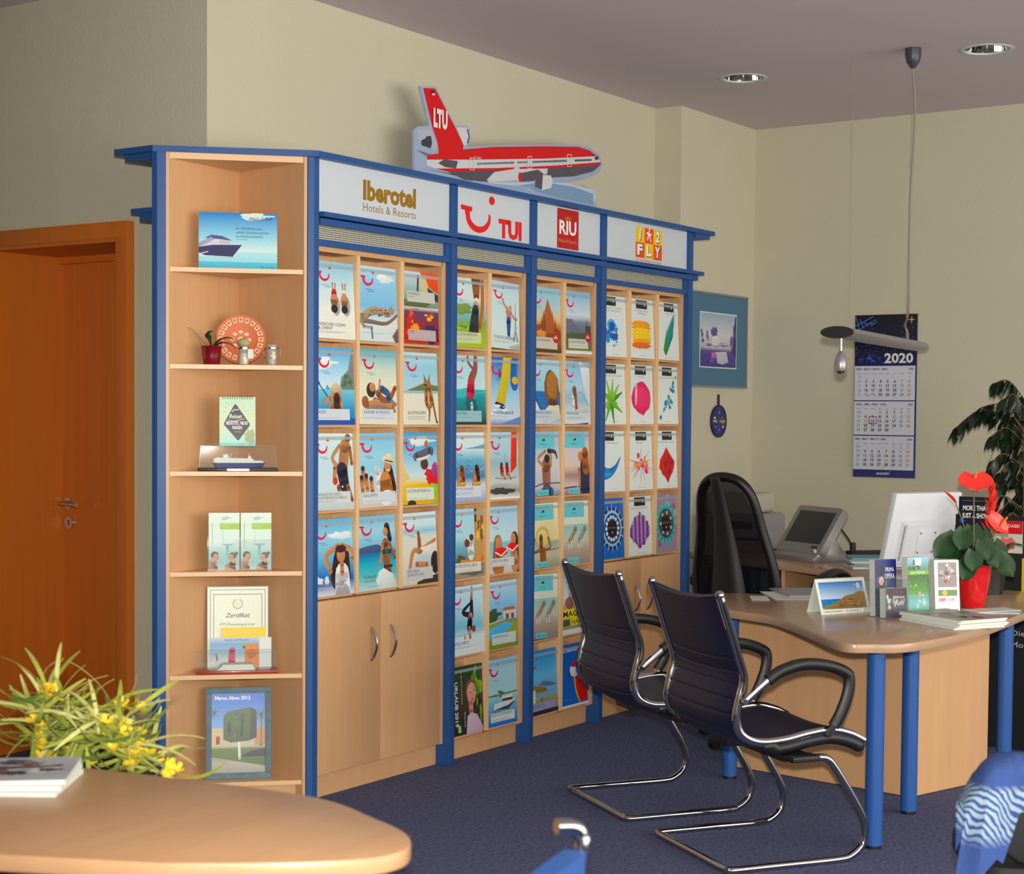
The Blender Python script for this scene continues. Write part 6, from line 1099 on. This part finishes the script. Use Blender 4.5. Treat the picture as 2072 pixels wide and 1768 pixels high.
# red bromeliad behind the pot
q = onX(2004, 1180, 6.75); t = thing('bromeliad', 'red feathery bromeliad standing behind the anthurium on the desk', 'potted plant', (q[0], q[1], ZD))
MB().lathe([(.05, 0), (.06, .1), (.062, .11), (.055, .11), (.001, .1)], 20).build('pot', 'black', t, smooth=True)
MB().tube([(0, 0, .1), (0, 0, .36)], .005, 8).build('stem', 'stem', t)
for i in range(26):
    a = i*2.4; z_ = .24 + .0075*i; r_ = .05*(1 - i/34); leaf_strip([(0, 0, z_), (r_*.6*math.cos(a), r_*.6*math.sin(a), z_ + .02), (r_*math.cos(a), r_*math.sin(a), z_ + .05)], .010, 'bract', 'flower_red', t)
for i in range(8): a = i*.785; leaf_strip([(0, 0, .1), (.08*math.cos(a), .08*math.sin(a), .2), (.15*math.cos(a), .15*math.sin(a), .2)], .012, 'leaf', 'leaf', t)
# black display board behind the plants
t = thing('display_board', 'black advertising display with show posters behind the anthurium', 'display stand', (7.16, 2.24, 0), R(-90))
MB().box(-.28, .50, 0, .04, 0, 1.02).build('panel', 'black', t)
def pl_(name, x0, x1, z0, z1, fn):
    A = Art(x1 - x0, z1 - z0); fn(A); b_ = MB().box(x0, x1, -.004, .001, z0, z1).build(name, 'paper', t); A.build('print', b_, (x0, -.0043, z0))
pl_('poster', -.265, -.11, .98, 1.10, lambda A: (A.r(0, 0, 1, 1, (26, 22, 40)), A.t('MORE THAN', .12, .5, .17, W_, fit=.76, bold=.03), A.t('JUST A SHOW.', .1, .22, .17, W_, fit=.82, bold=.03), A.small(.1, .85, .8, W_), A.blob(.1, .1, .08, .08, (60, 110, 220), 2)))
pl_('poster', -.12, .02, .86, 1.0, lambda A: (A.r(0, 0, 1, 1, (206, 206, 190)), A.r(0, .6, 1, 1, (214, 30, 40)), A.t('IMMER DABEI', .1, .8, .1, W_, fit=.8), A.blob(.5, .3, .3, .2, (220, 120, 110), 3)))
pl_('poster', .02, .3, .62, .84, lambda A: (A.r(0, 0, 1, 1, (214, 190, 30)), A.ln([(.1, .1), (.3, .5), (.5, .1), (.7, .5), (.9, .15)], .05, (30, 26, 20)), A.ln([(.1, .8), (.9, .7)], .03, (60, 50, 20))))
A = Art(.4, .2); A.t('Die schönsten', .0, .7, .12, (190, 190, 196), fit=.6); A.t('Momente', .0, .45, .12, (190, 190, 196), fit=.4); A.t('Stage', .2, .0, .14, (150, 150, 160), fit=.4); A.build('lettering', t, (-.02, -.001, .36))
# ficus
t = thing('ficus_tree', 'weeping fig tree with drooping dark leaves by the end wall', 'potted plant', (7.80, 2.40, 0))
MB().lathe([(.12, 0), (.15, .3), (.155, .31), (.14, .31), (.001, .28)], 24).build('pot', 'black', t, smooth=True)
for k in range(3): MB().tube(cat_([(.02*k, 0, .28), (.03*k - .03, .02*k, .8), (.05*k - .05, .0 - .04*k, 1.2), (.06*k - .04, .0 - .02*k, 1.5)], 5), .008, 8).build('trunk', 'brown', t, smooth=True)
def flf(L, w_):
    G = []
    for i in range(6): u = i/5; ww = w_*math.sin(math.pi*(u*.93 + .05))**.8*(1 - .25*u); G.append([(u*L, k*ww, -.25*L*u*u - .15*ww*abs(k)) for k in (-1, 0, 1)])
    return MB().grid(G).mesh('leaf', 'leaf_dark', True)
lm = [flf(.075, .021), flf(.065, .018), flf(.085, .024)]; ly = MB(); rd = random.Random(9)
BR = [((0, .02, 1.3), (-.05, .14, 1.47), (-.06, .24, 1.47), (-.06, .33, 1.40)), ((0, 0, 1.5), (-.05, .08, 1.62), (-.05, .16, 1.61)), ((0, 0, 1.35), (-.05, .10, 1.5), (-.06, .2, 1.50), (-.06, .26, 1.45)), ((0, 0, 1.2), (-.06, .1, 1.28), (-.1, .16, 1.2)), ((0, 0, 1.4), (0, -.1, 1.6), (0, -.25, 1.5)),
      ((0, 0, 1.2), (.02, -.12, 1.3), (.02, -.24, 1.2)), ((0, .0, 1.0), (-.05, .10, 1.08), (-.08, .16, 1.0)), ((0, 0, 1.45), (-.06, .06, 1.56), (-.08, .12, 1.5)), ((0, 0, 1.1), (-.05, .08, 1.2), (-.08, .12, 1.12)), ((0, 0, .95), (-.05, .06, 1.0), (-.08, .1, .92)), ((0, 0, 1.3), (-.06, .08, 1.4), (-.09, .15, 1.36))]
for k in range(20):
    a = rd.uniform(.4, 2.7); z_ = rd.uniform(.85, 1.5); BR.append(((0, 0, z_), (.1*math.cos(a), .07*math.sin(a), z_ + .1), (.2*math.cos(a), .12*math.sin(a), z_ + .04)))
for b_ in BR:
    P = cat_(b_, 8); MB().tube(P, .003, 5).build('branch', 'brown', t)
    for i, p_ in enumerate(P[3:]):
        for k in range(1 if i % 3 else 2):
            o = link('leaf', lm[rd.randrange(3)], t, p_); o.rotation_euler = (rd.uniform(-.6, .6), R(rd.uniform(40, 85)), 1.5 + rd.uniform(-1.4, 1.4))
o = link('leaf', lm[2], t, (-.1, .13, 1.30)); o.rotation_euler = (.3, R(60), 2.2); o.scale = (1.4, 2, 1); o2_ = o.data.copy(); o2_.materials[0] = MATS['leaf_yellow']; o.data = o2_

# ================================================================== chairs
def cantilever(loc, rz, label):
    t = thing('cantilever_chair', label, 'chair', loc, rz, 'black leather visitor chairs')
    prof = cat2([(-.035, .885), (-.005, .80), (.03, .70), (.055, .62), (.04, .55), (.03, .49), (.05, .44), (.11, .412), (.20, .412), (.30, .428), (.38, .434), (.45, .418), (.505, .392)], 8)
    HW = .232
    ln_ = [0]
    for a, b_ in zip(prof, prof[1:]): ln_.append(ln_[-1] + math.hypot(b_[0] - a[0], b_[1] - a[1]))
    tot = ln_[-1]; N_ = 330; pts = []
    for i in range(N_ + 1):
        s_ = tot*i/N_; k = max(j for j in range(len(ln_)) if ln_[j] <= s_ + 1e-9); k = min(k, len(prof) - 2); u = (s_ - ln_[k])/(ln_[k + 1] - ln_[k]); pts.append((prof[k][0] + (prof[k + 1][0] - prof[k][0])*u, prof[k][1] + (prof[k + 1][1] - prof[k][1])*u, s_))
    seams = [.215, .262, .309, .356, .403, .45]
    def sling(i0, i1, name):
        front = []; back = []; ny = 13
        for i in range(i0, i1 + 1):
            x, z, s_ = pts[i]; a = pts[max(i - 1, 0)]; b_ = pts[min(i + 1, N_)]; tx, tz = b_[0] - a[0], b_[1] - a[1]; l = math.hypot(tx, tz); nx, nz = -tz/l, tx/l       # towards the sitter
            if nx < 0 and z > .5: nx, nz = -nx, -nz
            bt_ = .012 + .022*min(1, max(0, (s_ - .50)/.1))*min(1, max(.2, (tot - s_)/.05))
            dent = sum(math.exp(-((s_ - c)/.0035)**2) for c in seams)*.0035
            fr_, bk = [], []
            for j in range(ny):
                v = -1 + 2*j/(ny - 1); e = 1 - abs(v)**6; sag = .016*(1 - v*v); dz = -.012*(1 - v*v)*max(0, 1 - s_/.08)
                fr_.append((x - nx*sag*.9 + nx*(.012*e - dent), v*HW, z - nz*sag*.9 + nz*(.012*e - dent) + dz)); bk.append((x - nx*sag*.9 - nx*(bt_*e - dent), v*HW, z - nz*sag*.9 - nz*(bt_*e - dent) + dz))
            front.append(fr_); back.append(bk)
        m_ = len(front); V = [p_ for r_ in front for p_ in r_] + [p_ for r_ in back for p_ in r_]; K = m_*ny; fs = []
        for i in range(m_ - 1):
            for j in range(ny - 1): a = i*ny + j; fs += [(a, a + 1, a + ny + 1, a + ny), (K + a, K + a + ny, K + a + ny + 1, K + a + 1)]
            for j in (0, ny - 1): a = i*ny + j; fs.append((a, a + ny, K + a + ny, K + a) if j == 0 else (a, K + a, K + a + ny, a + ny))
        for j in range(ny - 1):
            fs.append((j, K + j, K + j + 1, j + 1)); a = (m_ - 1)*ny + j; fs.append((a, a + 1, K + a + 1, K + a))
        bm = MB().add(V, fs).build(name, 'leather', t, smooth=True)
    cut = next(i for i in range(N_) if pts[i][2] > .52)
    sling(0, cut, 'backrest'); sling(cut, N_, 'seat')
    for s in (-1, 1):
        y = s*(HW + .008); rail = [(x, y, z) for x, z in prof]
        MB().tube(rail, .0115, 10, flat=1.25).build('side_rail', 'chrome', t, smooth=True); MB().tube([(x, s*(HW + .002), z - .026 + (.012 if i < 4 else 0)) for i, (x, z) in enumerate(prof[58:])], [.012] + [.019]*(len(prof) - 61) + [.015, .010], 10, flat=1.1).build('seat_edge', 'black', t, smooth=True)
        MB().tube([(x + .002, y + s*.0085, z) for x, z in prof[2:30]], .0085, 8).build('rail_inlay', 'black', t, smooth=True)
        MB().ball((prof[0][0], y, prof[0][1]), .016, .014, .016, 12, 8).build('rail_cap', 'chrome', t, smooth=True)
        ya = s*(HW + .03)
        MB().tube([(.045, s*(HW + .004), .548), (.045, ya + s*.012, .548)], .010, 10).build('arm_pivot', 'chrome', t, smooth=True)
        MB().tube(cat_([(.045, ya, .545), (.10, ya, .588), (.15, ya, .624)], 4), .011, 8, flat=1.2).build('arm_bracket', 'chrome', t, smooth=True)
        MB().tube(cat_([(.13, ya, .612), (.18, ya, .640), (.26, ya, .657), (.35, ya, .648), (.415, ya, .624), (.432, ya, .60), (.425, ya, .55), (.40, ya, .49), (.375, ya, .45)], 6), .0165, 10, flat=1.2).build('arm_pad', 'black', t, smooth=True)
        MB().tube([(.38, ya, .458), (.36, ya - s*.012, .42)], .012, 8).build('arm_bracket', 'chrome', t, smooth=True); MB().tube([(.436, ya, .625), (.430, ya, .585)], .0125, 8).build('arm_joint', 'chrome', t, smooth=True)
    yb_ = .258; r_ = .0125
    def side(s): return [(.03, s*yb_, r_), (.20, s*yb_, r_), (.40, s*yb_, r_), (.455, s*yb_, .022), (.495, s*yb_, .055), (.505, s*yb_, .105), (.488, s*yb_, .155), (.44, s*yb_, .235), (.385, s*yb_, .315), (.36, s*yb_, .342), (.325, s*yb_, .352), (.22, s*yb_, .352)]
    path = [Vector(p_) for p_ in side(1)][::-1] + [Vector((.008, yb_ - .008, r_)), Vector((0, yb_ - .03, r_)), Vector((0, 0, r_)), Vector((0, -yb_ + .03, r_)), Vector((.008, -yb_ + .008, r_))] + [Vector(p_) for p_ in side(-1)]
    MB().tube(cat_(path, 4), r_, 12).build('cantilever_base', 'chrome', t, smooth=True)
    MB().box(.20, .30, -yb_ + .01, yb_ - .01, .342, .364).build('seat_bracket', 'black', t, bevel=.003); MB().box(.10, .38, -.06, .06, .362, .408).build('seat_mount', 'black', t, bevel=.004)
    for s in (-1, 1): MB().box(.20, .30, s*yb_ - .05, s*yb_ + .012, .350, .368).build('seat_bracket', 'black', t, bevel=.003)
    return t
an = R(-34); lf = np.array([-math.sin(an), math.cos(an)])
ca = np.array([5.331, 3.382]) - lf*.262; cb = np.array([4.941, 2.78]) - lf*.262
cantilever((ca[0], ca[1], 0), an, 'black leather cantilever chair standing beside the brochure racks')
cantilever((cb[0], cb[1], 0), an, 'black leather cantilever chair standing against the blue desk leg')
# mesh office chair
t = thing('office_chair', 'black mesh-backed swivel office chair behind the desk', 'office chair', (6.66, 3.20, 0), R(-3))
for k in range(5):
    a = R(72*k + 20); c, s = math.cos(a), math.sin(a); MB().tube([(0, 0, .10), (.30*c, .30*s, .065)], [.022, .014], 8).build('base_arm', 'black', t, smooth=True); MB().tube([(.30*c - .012*s, .30*s + .012*c, .028), (.30*c + .012*s, .30*s - .012*c, .028)], .027, 14).build('caster', 'black', t, smooth=True); MB().tube([(.30*c, .30*s, .07), (.30*c, .30*s, .03)], .006, 6).build('caster_pin', 'steel', t)
MB().tube([(0, 0, .08), (0, 0, .43)], .026, 14).build('gas_column', 'black', t, smooth=True); MB().box(-.12, .12, -.08, .08, .42, .45).build('mechanism', 'black', t, bevel=.005)
MB().prism(rrect(-.23, .24, -.235, .235, .07), .45, .52).build('seat', 'black_soft', t, bevel=.02, seg=3)
tiltm = lambda y, h: (-.235 - (h - .5)*.27 + .05*math.sin((h - .5)*3.5), y, h)
HW_ = [(.50, .15), (.58, .175), (.68, .195), (.78, .190), (.88, .168), (.98, .146), (1.06, .134), (1.12, .118), (1.16, .09), (1.182, .052), (1.189, .0)]
def hw(h):
    for (a, b_), (c, d) in zip(HW_, HW_[1:]):
        if a <= h <= c: return b_ + (d - b_)*(h - a)/(c - a)
    return 0
ring = [tiltm(w_, h) for h, w_ in HW_] + [tiltm(-w_, h) for h, w_ in HW_[::-1][1:]]
def bowl(p_): return (p_[0] - .05*(1 - (p_[1]/.24)**2), p_[1], p_[2])
MB().tube(cat_(ring, 3, True), .021, 10).build('back_frame', 'black', t, smooth=True)
G = []
for i in range(25):
    h = .50 + .683*i/24; w_ = max(hw(h) - .004, .004); G.append([bowl(tiltm(w_*(-1 + 2*j/12), h)) for j in range(13)])
MB().grid(G).build('back_mesh', 'mesh_fabric', t, smooth=True)
sp = cat_([bowl(tiltm(0, h)) for h in (.46, .6, .75, .9, 1.05, 1.185)], 4)
MB().tube([(p_[0] - .02, p_[1], p_[2]) for p_ in sp], [.10*(1 - i/len(sp))**1.3 + .022 for i in range(len(sp))], 10, flat=.35).build('spine', 'black', t, smooth=True)
MB().tube(cat_([(-.10, 0, .43), (-.26, 0, .43), (-.30, 0, .5)], 4), .03, 8).build('back_bracket', 'black', t, smooth=True)
for s in (-1, 1):
    MB().tube(cat_([(.0, s*.20, .44), (.0, s*.29, .46), (.02, s*.30, .56), (.04, s*.30, .74)], 4), .018, 8).build('arm_post', 'black', t, smooth=True); MB().tube(cat_([(-.12, s*.30, .715), (-.02, s*.30, .76), (.12, s*.30, .765), (.24, s*.30, .70)], 5), [.02] + [.03]*14 + [.02], 10, flat=.6).build('arm_pad', 'black', t, smooth=True)
    MB().grid([[(x_*(1 - d_*2), s*.30, .742 - d_ - .25*abs(x_ - .04)*(d_ == 0)) for x_ in (-.09, .0, .08, .16)] for d_ in (0, .05, .1, .15)], .012).build('arm_web', 'black', t, smooth=True)

# ================================================================== foreground: round-ended table, magazines, plant, other chairs
ZT = .72
far = [onZ(px, py, ZT)[:2] for px, py in ((180, 1553), (370, 1575), (640, 1612), (760, 1655), (815, 1680), (832, 1702))]
near = [onZ(px, py, ZT)[:2] for px, py in ((812, 1722), (740, 1737))]
poly = [(1.9, 3.3), (2.16, 2.95)] + cat2([tuple(p_) for p_ in far] + [tuple(p_) for p_ in near] + [(1.98, 1.80), (1.86, 1.96)], 4) + [(1.70, 2.3), (1.52, 2.75), (1.4, 3.1)]
t = thing('round_ended_table', 'beech table with a rounded end carrying magazines', 'table', (1.9, 2.4, 0))
def tp(name, mb, mt, **k): return mb.xf(Matrix.Translation((-1.9, -2.4, 0))).build(name, mt, t, **k)
tp('table_top', MB().prism(poly, ZT - .03, ZT), 'beech_flat', bevel=.004)
for x, y in ((2.1, 1.92), (2.1, 2.75), (1.6, 2.85), (1.85, 2.2)): tp('leg', MB().lathe([(.03, 0), (.03, ZT - .031)], 20, (x, y, 0)), 'blue_metal', smooth=True)
for i in range(3):
    o = MB().box(-.15, .15, -.105, .105, 0, .0085).build('magazine', 'paper', None, (2.062 + .006*i, 2.635 + .004*i, ZT + .0004 + .0088*i), rz=R(-55 + 3*i)); tag(o, 'glossy magazine in the pile on the round-ended table', 'magazine', 'magazines piled on the round-ended table')
A = Art(.3, .21); A.bands((0, (196, 200, 206)), (.5, (170, 176, 190)), (1, (200, 200, 210))); A.splat(.55, .5, .4, .4, [(120, 100, 96), (70, 56, 66), (214, 216, 220), (96, 90, 120), (60, 50, 60)], 22, 3, .35); A.ln([(.1, .2), (.5, .5), (.9, .6)], .05, (70, 56, 56)); A.ln([(.3, .9), (.6, .7)], .04, (60, 50, 80))
pr = A.build('cover', o, (-.15, -.105, .0091)); pr.rotation_euler = (R(-90), 0, 0)
# spray of lime-green artificial flowers in a tall planter behind the table
q = onZ(95, 1555, .66); t = thing('lime_flower_arrangement', 'lime green artificial branches with yellow blossoms behind the table', 'flower arrangement', (2.47, 2.98, 0))
MB().lathe([(.11, 0), (.12, .02), (.13, .60), (.135, .61), (.12, .61), (.001, .58)], 24).build('planter', 'grey_metal', t, smooth=True)
rd = random.Random(5); lm = []
for k in range(4):
    L, w_ = (.13, .16, .10, .14)[k], (.0055, .005, .006, .0055)[k]; G = []
    for i in range(8): u = i/7; ww = w_*math.sin(math.pi*(u*.9 + .06))**.6; G.append([(u*L, j*ww, (.9, .5, .7, .3)[k]*L*u*(1 - u)*(1 if k % 2 else -1) + .1*ww*abs(j)) for j in (-1, 0, 1)])
    lm.append(MB().grid(G, .0008).mesh('leaf', ('leaf_lime', 'leaf_pale', 'leaf_moss', 'leaf_lime')[k], True))
bb = MB()
for k in range(5):
    a = k*1.2566; bb.grid([[(r_*math.cos(a + s_*w_), r_*math.sin(a + s_*w_), .5*r_ + (.006 if r_ > .015 else 0)) for s_ in (-1, 0, 1)] for r_, w_ in ((.002, .5), (.010, .6), (.018, .4), (.021, .1))], .0006)
bmesh_ = bb.mesh('blossom', 'blossom', True)
nl = 0
for k in range(27):
    px_, py_ = rd.choice(((60, 1340), (120, 1400), (170, 1370), (210, 1430), (250, 1460), (300, 1500), (340, 1540), (150, 1470), (80, 1480), (260, 1520), (200, 1500), (110, 1530), (45, 1420), (320, 1555), (290, 1550), (180, 1530)))
    e = onP(px_ + rd.uniform(-22, 22), py_ + rd.uniform(-18, 18), (2.47, 2.98, 0), tuple(M3[2])) + M3[2]*rd.uniform(-.10, .12)
    e = Vector((e[0] - 2.47, e[1] - 2.98, e[2])); s_ = Vector((rd.uniform(-.06, .06), rd.uniform(-.06, .06), .59)); md = (s_ + e)/2 + Vector((0, 0, .09)); P = cat_([tuple(s_), tuple(md), tuple(e)], 5)
    MB().tube(P, [.004]*3 + [.003]*4 + [.002]*(len(P) - 7), 5).build('branch', 'leaf_lime', t, smooth=True)
    for p_ in P[4:]:
        for j in range(1):
            o = link('leaf', lm[rd.randrange(4)], t, p_); o.rotation_euler = (rd.uniform(-1, 1), rd.uniform(-.9, .5), rd.uniform(0, 6.28)); nl += 1
    for j in range(2): 
        o = link('blossom', bmesh_, t, P[-1 - 2*j]); o.rotation_euler = (rd.uniform(-1.2, 1.2), rd.uniform(-1.2, 1.2), rd.uniform(0, 6)); o.scale = (.9,)*3
# blue upholstered chair at the table's end: local x across, back seen from behind
q = onZ(1156, 1690, .80); an = R(0)
t = thing('blue_chair', 'blue upholstered chair with a bright chrome frame at the end of the table', 'chair', (q[0], q[1], 0), an)
W2 = .44
bk = []
for i in range(9):
    z = .50 + .29*i/8; bk.append([(-W2*j/10, .0 - .03*math.sin(math.pi*j/10) - .05*(z - .5) - .012, z - .10*(j/10)**2*(i/8)*.6 - .012) for j in range(11)])
MB().grid(bk, .035).build('backrest', 'blue_fabric', t, smooth=True)
for x in (.008, -W2 - .008): MB().tube(cat_([(x, -.10, .012), (x, -.06, .25), (x, .0, .5), (x, -.015, .76), (x, -.012, .80), (x - .012*(1 if x > 0 else -1), -.005, .815), (x - .035*(1 if x > 0 else -1), .01, .818)], 5), .0125, 12).build('back_tube', 'chrome', t, smooth=True)
MB().prism(rrect(-W2 + .0, 0, .0, .44, .05), .43, .48).build('seat', 'blue_fabric', t, bevel=.015)
for x in (.008, -W2 - .008): MB().tube(cat_([(x, .0, .43), (x, .38, .43), (x, .42, .40), (x, .44, .012)], 5), .0125, 10).build('front_leg', 'chrome', t, smooth=True)
# dark armchair with a patterned blue scarf thrown over it, at the lower right
q = onX(2050, 1560, 3.6)
t = thing('black_stool_chair', 'black low-backed chair under a patterned blue scarf beside the desk', 'chair', (3.62, 1.02, 0), R(-60))
MB().prism(rrect(-.17, .22, .0, .42, .06), .40, .47).build('seat', 'black_soft', t, bevel=.02); MB().prism(rrect(-.15, .22, .47, .66, .09), .0, .06, 'y').build('backrest', 'black_soft', t, bevel=.015)
for x in (-.13, .18):
    for y in (.04, .38): MB().tube([(x, y, .40), (x*1.1, y + (.03 if y > .2 else -.03), .0)], .014, 10).build('leg', 'black', t, smooth=True)
MB().box(-.03, .03, .02, .05, .38, .50).build('back_support', 'black', t)
# scarf
def scarf():
    G = []; nx, ny = 26, 34
    for i in range(ny + 1):
        v = i/ny; row = []
        for j in range(nx + 1):
            u = j/nx; x = -.215 + .42*u; fold = .010*math.sin(u*21 + v*3) + .006*math.sin(u*37)
            hang = .115 + .03*math.sin(u*11 + 1) + (.13*max(0, 1 - abs(u - .07)/.10)) + (.10*max(0, 1 - abs(u - .2)/.07)); s_ = v*(.20 + hang)
            if s_ < .10: y, z = .085 + fold*.3, .59 + s_
            elif s_ < .20: a = (s_ - .10)/.10*math.pi; y, z = .03 + .055*math.cos(a), .69 + .025*math.sin(a)
            else: y, z = -.026 - .06*(s_ - .20) + fold*min(1, (s_ - .2)*14), .69 - (s_ - .20)
            drop = .11*max(0, (.22 - u)/.22)**2
            row.append((x + .02*min(1, max(0, s_ - .2)*8)*(-1 if u < .15 else 0), y, z - drop))
        G.append(row)
    return G
ms = mat('scarf', rgb(50, 76, 136), .9, bump=.4, bscale=240); nt = ms.node_tree; b = nt.nodes['Principled BSDF']
tc = nt.nodes.new('ShaderNodeTexCoord'); sx = nt.nodes.new('ShaderNodeSeparateXYZ'); nt.links.new(tc.outputs['Object'], sx.inputs[0])
wv = nt.nodes.new('ShaderNodeTexWave'); wv.inputs['Scale'].default_value = 30; wv.inputs['Distortion'].default_value = 4; wv.bands_direction = 'DIAGONAL'; nt.links.new(tc.outputs['Object'], wv.inputs['Vector'])
mrg = nt.nodes.new('ShaderNodeMapRange'); mrg.inputs[1].default_value = .655; mrg.inputs[2].default_value = .64; nt.links.new(sx.outputs['Z'], mrg.inputs[0])
mr2 = nt.nodes.new('ShaderNodeMapRange'); mr2.inputs[1].default_value = .52; mr2.inputs[2].default_value = .55; nt.links.new(sx.outputs['Z'], mr2.inputs[0])
cr = nt.nodes.new('ShaderNodeMapRange'); cr.inputs[1].default_value = .35; cr.inputs[2].default_value = .5; nt.links.new(wv.outputs['Fac'], cr.inputs[0])
mu = nt.nodes.new('ShaderNodeMath'); mu.operation = 'MULTIPLY'; nt.links.new(mrg.outputs[0], mu.inputs[0]); nt.links.new(cr.outputs[0], mu.inputs[1])
mu2 = nt.nodes.new('ShaderNodeMath'); mu2.operation = 'MULTIPLY'; nt.links.new(mu.outputs[0], mu2.inputs[0]); nt.links.new(mr2.outputs[0], mu2.inputs[1])
mx = nt.nodes.new('ShaderNodeMix'); mx.data_type = 'RGBA'; mx.inputs[6].default_value = rgb(50, 76, 136); mx.inputs[7].default_value = rgb(150, 172, 186); nt.links.new(mu2.outputs[0], mx.inputs[0]); nt.links.new(mx.outputs[2], b.inputs['Base Color'])
o = MB().grid(scarf(), .003).build('scarf', 'scarf', None, (3.62, 1.02, 0), smooth=True, rz=R(-60)); tag(o, 'blue scarf with a white pattern draped over the black chair', 'scarf')
